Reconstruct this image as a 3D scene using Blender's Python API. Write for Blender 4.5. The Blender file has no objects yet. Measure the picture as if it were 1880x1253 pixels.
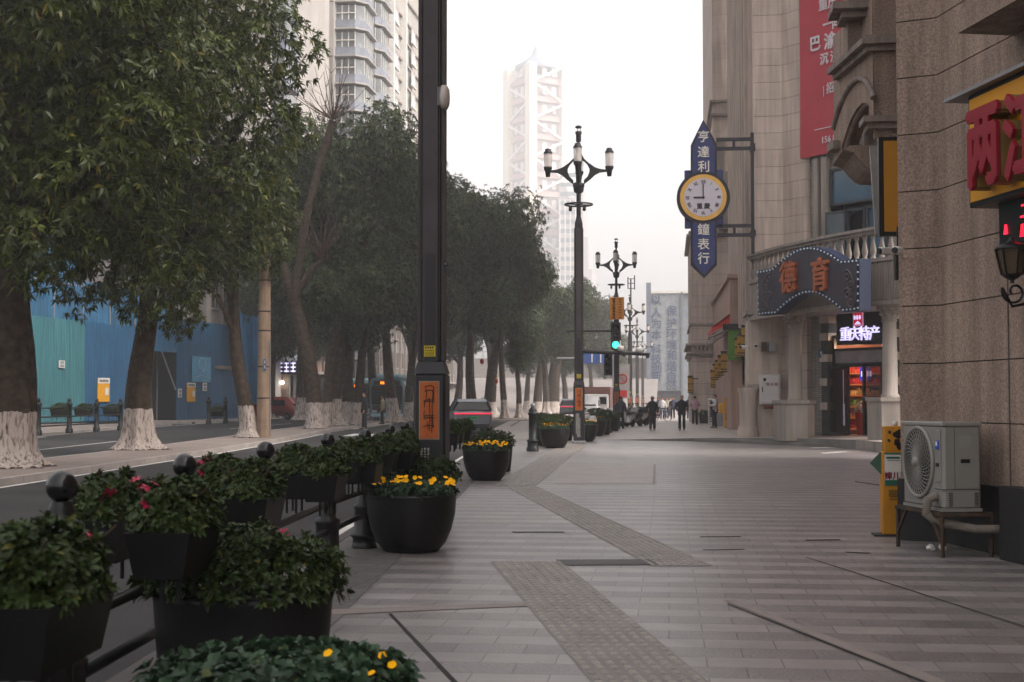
import bpy, math, random
import numpy as np
from mathutils import Vector, Matrix
sc = bpy.context.scene
COL = sc.collection
R = math.radians
# ---------------------------------------------------------------- camera
CAMH = 1.6; FPX = 2611.1; YAW = R(6.25); PIT = math.atan(110/FPX)
cam = bpy.data.cameras.new('camera'); camo = bpy.data.objects.new('camera', cam); COL.objects.link(camo)
cam.sensor_width = 36; cam.lens = 50; cam.clip_start = .1; cam.clip_end = 3000
camo.location = (0, 0, CAMH); camo.rotation_euler = (R(90)+PIT, 0, YAW)
cam.dof.use_dof = True; cam.dof.focus_distance = 24; cam.dof.aperture_fstop = 5.6
sc.camera = camo
# ---------------------------------------------------------------- sky, sun, exposure
SUN_EL = 48; SUN_AZ = 108
w = bpy.data.worlds.new('World'); sc.world = w; w.use_nodes = True
nt = w.node_tree; nt.nodes.clear()
sky = nt.nodes.new('ShaderNodeTexSky'); sky.sky_type = 'NISHITA'; sky.sun_disc = False
sky.sun_elevation = R(SUN_EL); sky.sun_rotation = R(SUN_AZ); sky.air_density = 1.0; sky.dust_density = 6.0; sky.ozone_density = 1.0
hs = nt.nodes.new('ShaderNodeHueSaturation'); hs.inputs['Saturation'].default_value = .16
warm = nt.nodes.new('ShaderNodeMix'); warm.data_type = 'RGBA'; warm.blend_type = 'MULTIPLY'; warm.inputs[0].default_value = 1
warm.inputs[7].default_value = (1.0, .955, .93, 1)
bg = nt.nodes.new('ShaderNodeBackground'); bg.inputs['Strength'].default_value = .15
wo = nt.nodes.new('ShaderNodeOutputWorld')
nt.links.new(sky.outputs[0], hs.inputs['Color']); nt.links.new(hs.outputs[0], warm.inputs[6])
nt.links.new(warm.outputs[2], bg.inputs['Color']); nt.links.new(bg.outputs[0], wo.inputs[0])
sl = bpy.data.lights.new('sun', 'SUN'); sl.energy = .5; sl.angle = R(12); sl.color = (1, .93, .86)
so = bpy.data.objects.new('sun', sl); COL.objects.link(so)
_d = Vector((math.sin(R(SUN_AZ))*math.cos(R(SUN_EL)), math.cos(R(SUN_AZ))*math.cos(R(SUN_EL)), math.sin(R(SUN_EL))))
so.rotation_euler = _d.to_track_quat('Z', 'Y').to_euler(); so.location = (0, 0, 60)
sc.view_settings.view_transform = 'Standard'; sc.view_settings.look = 'None'
sc.view_settings.exposure = 1.42; sc.view_settings.gamma = 1
cy = sc.cycles; cy.max_bounces = 6; cy.diffuse_bounces = 3; cy.glossy_bounces = 3; cy.transmission_bounces = 4
cy.volume_bounces = 2; cy.transparent_max_bounces = 6; cy.use_denoising = True; cy.caustics_reflective = False; cy.caustics_refractive = False
# ---------------------------------------------------------------- projection helpers (photo pixel -> place)
def ray(px, py):
    x = px-940; y = 626.5-py
    fy = FPX*math.cos(PIT)-y*math.sin(PIT); fz = FPX*math.sin(PIT)+y*math.cos(PIT)
    return x*math.cos(YAW)-fy*math.sin(YAW), x*math.sin(YAW)+fy*math.cos(YAW), fz
def G(px, py, z=0):
    X, Y, Z = ray(px, py); t = (z-CAMH)/Z
    return X*t, Y*t
def P(px, py, Y0):
    X, Y, Z = ray(px, py); t = Y0/Y
    return X*t, Z*t+CAMH
def sm(a, b, x):
    t = min(1, max(0, (x-a)/(b-a))); return t*t*(3-2*t)
def road_z(Y): return -.12+.18*sm(45, 78, Y)
def plat(X, Y): return max(0, .035*(X+2.5))+.13*sm(58, 84, Y)
def GP(px, py, fn=plat):
    z = 0
    for _ in range(12): X, Y = G(px, py, z); z = fn(X, Y)
    return X, Y, z
def rail_x(Y): return -2.2-.08*Y
def med_z(Y): return road_z(Y)+.15
# ---------------------------------------------------------------- materials
def C(h):
    h = h.lstrip('#'); v = [int(h[i:i+2], 16)/255 for i in (0, 2, 4)]
    return tuple(x/12.92 if x <= .04045 else ((x+.055)/1.055)**2.4 for x in v)
MATS = {}
def node(nt, t, **k):
    n = nt.nodes.new(t)
    for a, b in k.items(): setattr(n, a, b)
    return n
def M(name, col, rough=.6, metal=0, var=.15, scale=3, bump=0, bscale=60, emit=None, estr=0, spec=.4, streak=0, speck=0, col2=None, alpha=None, coat=0, island=0):
    if name in MATS: return MATS[name]
    if isinstance(col, str): col = C(col)
    m = bpy.data.materials.new(name); m.use_nodes = True; nt = m.node_tree; b = nt.nodes['Principled BSDF']; L = nt.links.new
    b.inputs['Roughness'].default_value = rough; b.inputs['Metallic'].default_value = metal
    b.inputs['Specular IOR Level'].default_value = spec; b.inputs['Coat Weight'].default_value = coat
    tc = node(nt, 'ShaderNodeTexCoord')
    nz = node(nt, 'ShaderNodeTexNoise'); nz.inputs['Scale'].default_value = scale; nz.inputs['Detail'].default_value = 5
    L(tc.outputs['Object'], nz.inputs['Vector'])
    rp = node(nt, 'ShaderNodeValToRGB')
    c2 = col2 if col2 else col
    if isinstance(c2, str): c2 = C(c2)
    rp.color_ramp.elements[0].position = .3; rp.color_ramp.elements[1].position = .7
    rp.color_ramp.elements[0].color = (*[max(0, x*(1-var)) for x in col], 1); rp.color_ramp.elements[1].color = (*[min(1, x*(1+var)) for x in c2], 1)
    L(nz.outputs['Fac'], rp.inputs['Fac']); out = rp.outputs[0]
    if island:
        gi = node(nt, 'ShaderNodeNewGeometry'); mr = node(nt, 'ShaderNodeMapRange'); mr.inputs[3].default_value = 1-island; mr.inputs[4].default_value = 1+island
        L(gi.outputs['Random Per Island'], mr.inputs[0])
        mx = node(nt, 'ShaderNodeVectorMath', operation='SCALE'); L(out, mx.inputs[0]); L(mr.outputs[0], mx.inputs['Scale']); out = mx.outputs[0]
    if streak or speck:
        n2 = node(nt, 'ShaderNodeTexNoise'); n2.inputs['Detail'].default_value = 4
        mp = node(nt, 'ShaderNodeMapping')
        if streak: mp.inputs['Scale'].default_value = (3.5, 3.5, .25); n2.inputs['Scale'].default_value = 1.6
        else: n2.inputs['Scale'].default_value = 90
        L(tc.outputs['Object'], mp.inputs['Vector']); L(mp.outputs[0], n2.inputs['Vector'])
        mr = node(nt, 'ShaderNodeMapRange'); mr.inputs[1].default_value = .35; mr.inputs[2].default_value = .65
        k = streak or speck
        mr.inputs[3].default_value = 1-k; mr.inputs[4].default_value = 1+k*.35
        L(n2.outputs['Fac'], mr.inputs[0])
        mx = node(nt, 'ShaderNodeVectorMath', operation='SCALE'); L(out, mx.inputs[0]); L(mr.outputs[0], mx.inputs['Scale']); out = mx.outputs[0]
        if streak and speck:
            n3 = node(nt, 'ShaderNodeTexNoise'); n3.inputs['Scale'].default_value = 38; n3.inputs['Detail'].default_value = 2; L(tc.outputs['Object'], n3.inputs['Vector'])
            mr = node(nt, 'ShaderNodeMapRange'); mr.inputs[1].default_value = .35; mr.inputs[2].default_value = .65; mr.inputs[3].default_value = 1-speck; mr.inputs[4].default_value = 1+speck*.6
            L(n3.outputs['Fac'], mr.inputs[0]); mx = node(nt, 'ShaderNodeVectorMath', operation='SCALE'); L(out, mx.inputs[0]); L(mr.outputs[0], mx.inputs['Scale']); out = mx.outputs[0]
    L(out, b.inputs['Base Color'])
    if bump:
        bz = node(nt, 'ShaderNodeTexNoise'); bz.inputs['Scale'].default_value = bscale; bz.inputs['Detail'].default_value = 4; L(tc.outputs['Object'], bz.inputs['Vector'])
        bp = node(nt, 'ShaderNodeBump'); bp.inputs['Strength'].default_value = bump; bp.inputs['Distance'].default_value = .02
        L(bz.outputs['Fac'], bp.inputs['Height']); L(bp.outputs[0], b.inputs['Normal'])
    if emit:
        if isinstance(emit, str): emit = C(emit)
        b.inputs['Emission Color'].default_value = (*emit, 1); b.inputs['Emission Strength'].default_value = estr
    if alpha is not None: b.inputs['Alpha'].default_value = alpha
    MATS[name] = m; return m
# ---------------------------------------------------------------- mesh builder
OFF = {}
class MB:
    def __init__(s): s.v = []; s.f = []; s.sm = []
    def add(s, v, f, smooth=False):
        n = len(s.v); s.v += [tuple(p) for p in v]; s.f += [tuple(i+n for i in q) for q in f]; s.sm += [smooth]*len(f); return s
    def box(s, x0, x1, y0, y1, z0, z1, c=0):
        if c <= 0:
            v = [(x, y, z) for z in (z0, z1) for x, y in ((x0, y0), (x1, y0), (x1, y1), (x0, y1))]
            return s.add(v, [(3, 2, 1, 0), (4, 5, 6, 7), (0, 1, 5, 4), (1, 2, 6, 5), (2, 3, 7, 6), (3, 0, 4, 7)])
        a = [(x0+c, y0), (x1-c, y0), (x1, y0+c), (x1, y1-c), (x1-c, y1), (x0+c, y1), (x0, y1-c), (x0, y0+c)]
        b = [(x0+c, y0+c), (x1-c, y0+c), (x1-c, y0+c), (x1-c, y1-c), (x1-c, y1-c), (x0+c, y1-c), (x0+c, y1-c), (x0+c, y0+c)]
        v = [(*p, z0) for p in b]+[(*p, z0+c) for p in a]+[(*p, z1-c) for p in a]+[(*p, z1) for p in b]
        f = [tuple(range(7, -1, -1)), tuple(range(24, 32))]
        for k in range(3):
            for i in range(8): j = (i+1) % 8; f.append((k*8+i, k*8+j, k*8+8+j, k*8+8+i))
        return s.add(v, f)
    def prism(s, poly, y0, y1):           # polygon in (x,z), extruded along y
        n = len(poly); v = [(x, y0, z) for x, z in poly]+[(x, y1, z) for x, z in poly]
        a = sum(poly[i][0]*poly[(i+1) % n][1]-poly[(i+1) % n][0]*poly[i][1] for i in range(n))
        f = [tuple(range(n)), tuple(range(2*n-1, n-1, -1))]+[(i, n+i, n+(i+1) % n, (i+1) % n) for i in range(n)]
        if a < 0: f = [q[::-1] for q in f]
        return s.add(v, f)
    def flat(s, poly, z0, z1):            # polygon in (x,y), extruded along z
        n = len(poly); v = [(x, y, z0) for x, y in poly]+[(x, y, z1) for x, y in poly]
        a = sum(poly[i][0]*poly[(i+1) % n][1]-poly[(i+1) % n][0]*poly[i][1] for i in range(n))
        f = [tuple(range(n-1, -1, -1)), tuple(range(n, 2*n))]+[(i, (i+1) % n, n+(i+1) % n, n+i) for i in range(n)]
        if a < 0: f = [q[::-1] for q in f]
        return s.add(v, f)
    def tube(s, pts, r, n=8, cap=True, closed=False):
        pts = [Vector(p) for p in pts]; m = len(pts); rr = r if isinstance(r, (list, tuple)) else [r]*m; v = []; up = None
        for i, p in enumerate(pts):
            if closed: t = pts[(i+1) % m]-pts[i-1]
            else: t = pts[min(i+1, m-1)]-pts[max(i-1, 0)]
            t.normalize()
            if up is None: up = Vector((0, 0, 1)) if abs(t.z) < .9 else Vector((1, 0, 0))
            a = (up-t*up.dot(t)).normalized(); up = a; b = t.cross(a)
            for k in range(n):
                q = 2*math.pi*k/n; v.append(p+(a*math.cos(q)+b*math.sin(q))*rr[i])
        f = []
        for i in range(m if closed else m-1):
            i2 = (i+1) % m
            for k in range(n): f.append((i*n+k, i*n+(k+1) % n, i2*n+(k+1) % n, i2*n+k))
        s.add(v, f, True)
        if cap and not closed: s.add(v[:n], [tuple(range(n-1, -1, -1))]); s.add(v[-n:], [tuple(range(n))])
        return s
    def lathe(s, prof, n=20, c=(0, 0), sx=1, sy=1, cap=True, smooth=True):
        v = [(c[0]+r*sx*math.cos(2*math.pi*k/n), c[1]+r*sy*math.sin(2*math.pi*k/n), z) for r, z in prof for k in range(n)]
        f = [(i*n+k, i*n+(k+1) % n, (i+1)*n+(k+1) % n, (i+1)*n+k) for i in range(len(prof)-1) for k in range(n)]
        s.add(v, f, smooth)
        if cap: s.add(v[:n], [tuple(range(n-1, -1, -1))]); s.add(v[-n:], [tuple(range(n))])
        return s
    def ball(s, c, r, n=16, sz=1):
        k = n//2; prof = [(max(1e-4, math.sin(math.pi*i/k))*r, c[2]-math.cos(math.pi*i/k)*r*sz) for i in range(k+1)]
        return s.lathe(prof, n, (c[0], c[1]), cap=False)
    def bar(s, a, b, w, h=None):
        a = Vector(a); b = Vector(b); h = h or w; t = (b-a).normalized(); u = Vector((0, 0, 1)) if abs(t.z) < .95 else Vector((0, 1, 0))
        sd = t.cross(u).normalized()*w/2; u = sd.cross(t).normalized()*h/2
        v = [p+q for p in (a, b) for q in (-sd-u, sd-u, sd+u, -sd+u)]
        return s.add(v, [(3, 2, 1, 0), (4, 5, 6, 7), (0, 1, 5, 4), (1, 2, 6, 5), (2, 3, 7, 6), (3, 0, 4, 7)])
    def rot(s, ang, axis='Z', about=(0, 0, 0)):
        m = Matrix.Rotation(ang, 3, axis); a = Vector(about); s.v = [tuple(m @ (Vector(p)-a)+a) for p in s.v]; return s
    def move(s, d): s.v = [(p[0]+d[0], p[1]+d[1], p[2]+d[2]) for p in s.v]; return s
    def join(s, o): return s.add(o.v, o.f) if False else (s._j(o))
    def _j(s, o):
        n = len(s.v); s.v += o.v; s.f += [tuple(i+n for i in q) for q in o.f]; s.sm += o.sm; return s
    def build(s, name, mat, parent=None, off=None):
        o = off if off is not None else (OFF.get(parent.name, (0, 0, 0)) if parent else (0, 0, 0))
        me = bpy.data.meshes.new(name); me.from_pydata([(p[0]-o[0], p[1]-o[1], p[2]-o[2]) for p in s.v], [], s.f)
        me.polygons.foreach_set("use_smooth", s.sm); me.materials.append(mat) if mat else None; me.update()
        return link(name, me, parent, o)
def link(name, me, parent=None, off=(0, 0, 0)):
    ob = bpy.data.objects.new(name, me); COL.objects.link(ob)
    if parent: ob.parent = parent
    OFF[ob.name] = tuple(off); return ob
def tag(o, label=None, cat=None, group=None, kind=None):
    for k, v in (('label', label), ('category', cat), ('group', group), ('kind', kind)):
        if v: o[k] = v
    return o
def thing(name, label, cat, loc=(0, 0, 0), rz=0, group=None, world=False):
    o = bpy.data.objects.new(name, None); COL.objects.link(o); o.location = loc; o.rotation_euler = (0, 0, rz); o.empty_display_size = .2
    OFF[o.name] = tuple(loc) if world else (0, 0, 0)
    return tag(o, label, cat, group)
def struct(name, mb, mat): return tag(mb.build(name, mat), kind='structure')
def copy_tree(o, parent=None):
    c = o.copy(); COL.objects.link(c)
    if parent: c.parent = parent
    for ch in list(o.children): copy_tree(ch, c)
    return c
def dup(o, loc, rz=0, label=None, scale=None, group=None):
    c = copy_tree(o); c.location = loc; c.rotation_euler = (0, 0, rz)
    if label: c['label'] = label
    if group: c['group'] = group
    if scale: c.scale = (scale,)*3 if not isinstance(scale, tuple) else scale
    return c
class Fr:                                  # upright facade plane: local x along it, y into it, z up
    def __init__(s, org, d):
        s.o = org; s.a = math.atan2(d[1], d[0]); s.u = (math.cos(s.a), math.sin(s.a)); s.n = (-s.u[1], s.u[0])
    def uz(s, px, py, off=0):
        X, Y, Z = ray(px, py); ox = s.o[0]-s.n[0]*off; oy = s.o[1]-s.n[1]*off
        t = (ox*s.n[0]+oy*s.n[1])/(X*s.n[0]+Y*s.n[1]); x = X*t-ox; y = Y*t-oy
        return x*s.u[0]+y*s.u[1], CAMH+Z*t
    def w(s, u, y, z): return (s.o[0]+s.u[0]*u+s.n[0]*y, s.o[1]+s.u[1]*u+s.n[1]*y, z)
    def thing(s, name, label, cat, u=0, y=0, z=0, group=None):
        o = thing(name, label, cat, s.w(u, y, z), s.a, group); OFF[o.name] = (u, y, z); return o
def text(body, size, depth, bold=0, cx=0, cz=0, y=0, wscale=1, vertical=False, gap=1.0, shear=0):
    cu = bpy.data.curves.new('lettering', 'FONT'); cu.size = size; cu.extrude = depth/2; cu.offset = 0; cu.shear = shear; cu.resolution_u = 2
    cu.body = '\n'.join(body) if vertical else body
    cu.align_x = 'CENTER'; cu.space_line = gap
    o = bpy.data.objects.new('lettering', cu); COL.objects.link(o)
    dg = bpy.context.evaluated_depsgraph_get(); dg.update()
    me = bpy.data.meshes.new_from_object(o.evaluated_get(dg))
    bpy.data.objects.remove(o); bpy.data.curves.remove(cu)
    n = len(me.vertices); co = np.empty(n*3); me.vertices.foreach_get('co', co); co = co.reshape(-1, 3)
    c0 = (co.min(0)+co.max(0))/2
    mb = MB(); v = [((p[0]-c0[0])*wscale+cx, y-p[2], p[1]-c0[1]+cz) for p in co]
    fs = [tuple(p.vertices) for p in me.polygons]; mb.add(v, fs)
    if bold:
        for k, (dx, dz) in enumerate(((1, 0), (-1, 0), (0, 1), (0, -1))): e = .0007*(k+1); mb.add([(p[0]+dx*bold, p[1]+e, p[2]+dz*bold) for p in v], fs)
    bpy.data.meshes.remove(me); return mb
def npmesh(name, V, F4, mat, parent=None, smooth=False):
    me = bpy.data.meshes.new(name); me.vertices.add(len(V)); me.vertices.foreach_set('co', V.astype(np.float32).ravel())
    k = F4.shape[1]; me.loops.add(F4.size); me.loops.foreach_set('vertex_index', F4.astype(np.int32).ravel())
    me.polygons.add(len(F4)); me.polygons.foreach_set('loop_start', np.arange(0, F4.size, k, dtype=np.int32)); me.polygons.foreach_set('loop_total', np.full(len(F4), k, np.int32))
    me.update(calc_edges=True)
    if smooth: me.polygons.foreach_set('use_smooth', np.ones(len(F4), bool))
    me.materials.append(mat); me.validate(); return link(name, me, parent, OFF.get(parent.name, (0, 0, 0)) if parent else (0, 0, 0))
# ---------------------------------------------------------------- shared materials
mBLACK = M('black_enamel', '#1a191b', .38, .2, .2, 8, .05, 90)
mDGREEN = M('dark_cast_iron', '#1b1f1f', .45, .25, .25, 9, .1, 80)
mCHAR = M('charcoal_paint', '#232226', .5, .1, .2, 3, .03, 60)
mCHARL = M('charcoal_paint_edge', '#3a3436', .5, .1, .2, 3)
mGLASS = M('lantern_glass', (.75, .68, .62), .15, 0, .1, 6, spec=.6, alpha=.55)
mSTONE = M('beige_stone', '#b5a59a', .75, 0, .12, .7, .15, 40, streak=.2, island=.05)
mSTONE2 = M('pale_stone', '#8f857d', .7, 0, .12, .8, .1, 40, streak=.22)
mJOINT = M('joint_mortar', '#4a423e', .9)  # dark mortar tone between the stone courses
mGRAN = M('tan_granite', '#948073', .8, 0, .12, .9, .35, 70, streak=.26, speck=.3, island=.07)
mPLINTH = M('dark_granite', '#1a1919', .55, 0, .25, 2, .05, 50)
mWIN = M('window_glass', '#39505f', .12, 0, .3, .6, spec=.8)
mWIND = M('dark_window_glass', '#1f2226', .12, 0, .3, .6, spec=.8)
mFRAME = M('window_frame', '#30343a', .5)
mWHITE = M('white_paint', '#d6d2cc', .6, 0, .08, 4)
mRED = M('red_cloth', '#a3211c', .7, 0, .2, 5)
mYEL = M('yellow_panel', '#d99a13', .5, 0, .08, 3)
mGREENP = M('green_panel', '#4f7a2a', .6)
mGREY = M('grey_metal', '#8a8b8e', .5, .3, .12, 3)
mSKIN = M('skin', '#b98468', .55, 0, .06, 20)
mHAIR = M('hair', '#191614', .6, 0, .2, 40)
mRUBBER = M('rubber', '#151515', .8)
# ---------------------------------------------------------------- ground
def grid_sheet(name, xl, xr, ys, zf, mat, nx=1, dz=0):
    mb = MB(); v = []; f = []
    for Y in ys:
        a, b = xl(Y), xr(Y)
        for i in range(nx+1): x = a+(b-a)*i/nx; v.append((x, Y, zf(x, Y)+dz))
    for j in range(len(ys)-1):
        for i in range(nx): q = j*(nx+1)+i; f.append((q, q+1, q+nx+2, q+nx+1))
    mb.add(v, f); return struct(name, mb, mat)
mASPH = M('asphalt', (.052, .050, .050), .9, 0, .18, .6, .5, 45, speck=.35, spec=.12)
YS = [-88, 0, 20, 45, 50, 55, 60, 65, 70, 75, 78, 120, 200, 400, 1148]
grid_sheet('ground', lambda Y: -418, lambda Y: 418, YS, lambda x, Y: road_z(Y), mASPH)
def pave_mat():
    m = bpy.data.materials.new('paving'); m.use_nodes = True; nt = m.node_tree; L = nt.links.new; b = nt.nodes['Principled BSDF']
    b.inputs['Roughness'].default_value = .4; b.inputs['Specular IOR Level'].default_value = .62
    tc = node(nt, 'ShaderNodeTexCoord'); sep = node(nt, 'ShaderNodeSeparateXYZ'); L(tc.outputs['Object'], sep.inputs[0])
    br = node(nt, 'ShaderNodeTexBrick', offset=.5, offset_frequency=2, squash=1)
    br.inputs['Scale'].default_value = 1; br.inputs['Brick Width'].default_value = .46; br.inputs['Row Height'].default_value = .335; br.inputs['Mortar Size'].default_value = .0045; br.inputs['Mortar Smooth'].default_value = .3; br.inputs['Bias'].default_value = 0
    br.inputs['Color1'].default_value = (.165, .149, .142, 1); br.inputs['Color2'].default_value = (.22, .198, .189, 1); br.inputs['Mortar'].default_value = (.07, .063, .06, 1)
    L(tc.outputs['Object'], br.inputs['Vector'])
    # alternate rough and smooth rows
    dv = node(nt, 'ShaderNodeMath', operation='DIVIDE'); L(sep.outputs[1], dv.inputs[0]); dv.inputs[1].default_value = .67
    fr = node(nt, 'ShaderNodeMath', operation='FRACT'); L(dv.outputs[0], fr.inputs[0])
    gt = node(nt, 'ShaderNodeMath', operation='GREATER_THAN'); L(fr.outputs[0], gt.inputs[0]); gt.inputs[1].default_value = .5
    n1 = node(nt, 'ShaderNodeTexNoise'); n1.inputs['Scale'].default_value = .35; n1.inputs['Detail'].default_value = 4; L(tc.outputs['Object'], n1.inputs['Vector'])
    n2 = node(nt, 'ShaderNodeTexNoise'); n2.inputs['Scale'].default_value = 48; n2.inputs['Detail'].default_value = 2; L(tc.outputs['Object'], n2.inputs['Vector'])
    n3 = node(nt, 'ShaderNodeTexNoise'); n3.inputs['Scale'].default_value = 2.6; n3.inputs['Detail'].default_value = 6; L(tc.outputs['Object'], n3.inputs['Vector'])
    def rng(src, a, c, x=.3, y=.7):
        q = node(nt, 'ShaderNodeMapRange'); q.inputs[1].default_value = x; q.inputs[2].default_value = y; q.inputs[3].default_value = a; q.inputs[4].default_value = c; L(src, q.inputs[0]); return q.outputs[0]
    def mul(a, c):
        q = node(nt, 'ShaderNodeMath', operation='MULTIPLY'); L(a, q.inputs[0]); L(c, q.inputs[1]); return q.outputs[0]
    rowf = rng(gt.outputs[0], 1.16, .74, 0, 1)
    spk = rng(n2.outputs['Fac'], .55, 1.42)
    one = node(nt, 'ShaderNodeMix'); one.inputs[2].default_value = 1; L(gt.outputs[0], one.inputs[0]); L(spk, one.inputs[3])
    vo = node(nt, 'ShaderNodeTexVoronoi'); vo.inputs['Scale'].default_value = 1.7; L(tc.outputs['Object'], vo.inputs['Vector'])
    gum = rng(vo.outputs['Distance'], .62, 1, .025, .045)
    k = mul(mul(rowf, one.outputs[0]), mul(mul(rng(n1.outputs['Fac'], .76, 1.1), rng(n3.outputs['Fac'], .80, 1.1)), gum))
    sca = node(nt, 'ShaderNodeVectorMath', operation='SCALE'); L(br.outputs['Color'], sca.inputs[0]); L(k, sca.inputs['Scale']); L(sca.outputs[0], b.inputs['Base Color'])
    bp = node(nt, 'ShaderNodeBump'); bp.inputs['Strength'].default_value = .5; bp.inputs['Distance'].default_value = .01
    iv = node(nt, 'ShaderNodeMath', operation='SUBTRACT'); iv.inputs[0].default_value = 1; L(br.outputs['Fac'], iv.inputs[1])
    ad = node(nt, 'ShaderNodeMath', operation='MULTIPLY_ADD'); L(n2.outputs['Fac'], ad.inputs[0]); ad.inputs[1].default_value = .25; L(iv.outputs[0], ad.inputs[2])
    L(ad.outputs[0], bp.inputs['Height']); L(bp.outputs[0], b.inputs['Normal'])
    return m
mPAVE = pave_mat()
def brick_mat(name, c1, c2, mo, w, h, ms, rot=0, rough=.75):
    m = bpy.data.materials.new(name); m.use_nodes = True; nt = m.node_tree; L = nt.links.new; b = nt.nodes['Principled BSDF']; b.inputs['Roughness'].default_value = rough
    tc = node(nt, 'ShaderNodeTexCoord'); mp = node(nt, 'ShaderNodeMapping'); mp.inputs['Rotation'].default_value = rot if isinstance(rot, tuple) else (0, 0, rot); L(tc.outputs['Object'], mp.inputs[0])
    br = node(nt, 'ShaderNodeTexBrick'); br.inputs['Scale'].default_value = 1; br.inputs['Brick Width'].default_value = w; br.inputs['Row Height'].default_value = h; br.inputs['Mortar Size'].default_value = ms
    br.inputs['Color1'].default_value = (*c1, 1); br.inputs['Color2'].default_value = (*c2, 1); br.inputs['Mortar'].default_value = (*mo, 1); L(mp.outputs[0], br.inputs['Vector'])
    nz = node(nt, 'ShaderNodeTexNoise'); nz.inputs['Scale'].default_value = 1.3; nz.inputs['Detail'].default_value = 6; L(tc.outputs['Object'], nz.inputs['Vector'])
    mr = node(nt, 'ShaderNodeMapRange'); mr.inputs[1].default_value = .3; mr.inputs[2].default_value = .7; mr.inputs[3].default_value = .8; mr.inputs[4].default_value = 1.15; L(nz.outputs['Fac'], mr.inputs[0])
    s2 = node(nt, 'ShaderNodeVectorMath', operation='SCALE'); L(br.outputs['Color'], s2.inputs[0]); L(mr.outputs[0], s2.inputs['Scale']); L(s2.outputs[0], b.inputs['Base Color'])
    bp = node(nt, 'ShaderNodeBump'); bp.inputs['Strength'].default_value = .4; bp.inputs['Distance'].default_value = .008; bp.invert = True; L(br.outputs['Fac'], bp.inputs['Height']); L(bp.outputs[0], b.inputs['Normal'])
    return m
mBRICKP = brick_mat('kerb_brick_paving', (.085, .08, .076), (.12, .11, .104), (.035, .032, .03), .5, .16, .008, R(5))
mKERB = brick_mat('kerb_stone', (.30, .265, .24), (.34, .30, .275), (.12, .1, .09), 2.2, 40, .012, R(90))
mMED = M('median_paving', '#82766f', .8, 0, .14, .9, .2, 30, streak=0, speck=.2)
# near pavement, its kerb and the dark brick band along it
YP = [-15, 0, 10, 20, 30, 45, 62, 70, 84, 110, 160, 230]
grid_sheet('pavement', lambda Y: rail_x(Y)-.22, lambda Y: 16, [-15, 0, 10, 20, 30, 45, 62], lambda x, Y: 0, mPAVE)
mb = MB()
for i in range(len(YP)-1):
    a, b = YP[i], YP[i+1]; za, zb = .005+.13*sm(58, 84, a), .005+.13*sm(58, 84, b)
    xa, xb = rail_x(a)-.22, rail_x(b)-.22
    v = [(xa-.14, a, -.3), (xa-.14, a, za), (xa, a, za), (xb-.14, b, -.3), (xb-.14, b, zb), (xb, b, zb)]
    mb.add(v, [(0, 3, 4, 1), (1, 4, 5, 2)])
struct('kerb', mb, M('dark_kerb', '#4a4543', .8, 0, .2, 2, .1, 40))
grid_sheet('brick_band', lambda Y: rail_x(Y)-.2, lambda Y: rail_x(Y)+.62, [-15, 0, 10, 20, 30, 45, 58], lambda x, Y: .004, mBRICKP)
# raised far pavement: sloping platform with steps
EDGE = [(-8, 59.5), (-2.82, 58.6), (1.57, 56.7), (3.52, 54.0), (5.2, 51.2), (6.2, 48.2), (6.85, 43.7), (7.6, 41.6), (16, 41)]
mPLAT = M('platform_stone', '#968d87', .5, 0, .12, .5, .1, 30, speck=.08)
pe = []
for (x0, y0), (x1, y1) in zip(EDGE, EDGE[1:]):
    for k in range(6): t = k/6; pe.append((x0+(x1-x0)*t, y0+(y1-y0)*t))
pe.append(EDGE[-1])
mb = MB(); v = []; f = []
rows = [0, .02, .06, .12, .2, .35, .6, 1]
for (x, y) in pe:
    yy = max(y, 41)
    for r in rows: Y = y+(230-y)*r; v.append((x+( -0.08*(Y-y) if x < -2.9 else 0), Y, plat(x, Y)+.003))
n = len(rows)
for i in range(len(pe)-1):
    for j in range(n-1): f.append((i*n+j, (i+1)*n+j, (i+1)*n+j+1, i*n+j+1))
mb.add(v, f); struct('platform', mb, mPLAT)
mRISER = M('step_stone', '#6d6a66', .7, 0, .25, 1.2, .1, 30)
mb = MB()
for (a, b) in zip(pe, pe[1:]):
    za, zb = plat(*a)+.003, plat(*b)+.003
    mb.add([(a[0], a[1], -.05), (b[0], b[1], -.05), (b[0], b[1], zb), (a[0], a[1], za)], [(0, 1, 2, 3)])
struct('platform_riser', mb, mRISER)
lo = [(x-.25, y-.42) for x, y in EDGE[2:5]]; hi = [(x, y) for x, y in EDGE[2:5]]
mb = MB(); mb.flat([(1.0, 56.75)]+lo+[(5.55, 49.9)]+hi[::-1], -.02, .12); struct('step', mb, mRISER)
mb = MB()
for a, b in ((0, .45), (.5, 1)):
    p0 = (6.2+.65*a-.02, 48.2-4.5*a); p1 = (6.2+.65*b-.02, 48.2-4.5*b)
    mb.add([(*p0, -.05), (*p1, -.05), (*p1, plat(*p1)+.01), (*p0, plat(*p0)+.01)], [(0, 1, 2, 3)])
struct('marble_riser', mb, mSTONE2)
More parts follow.
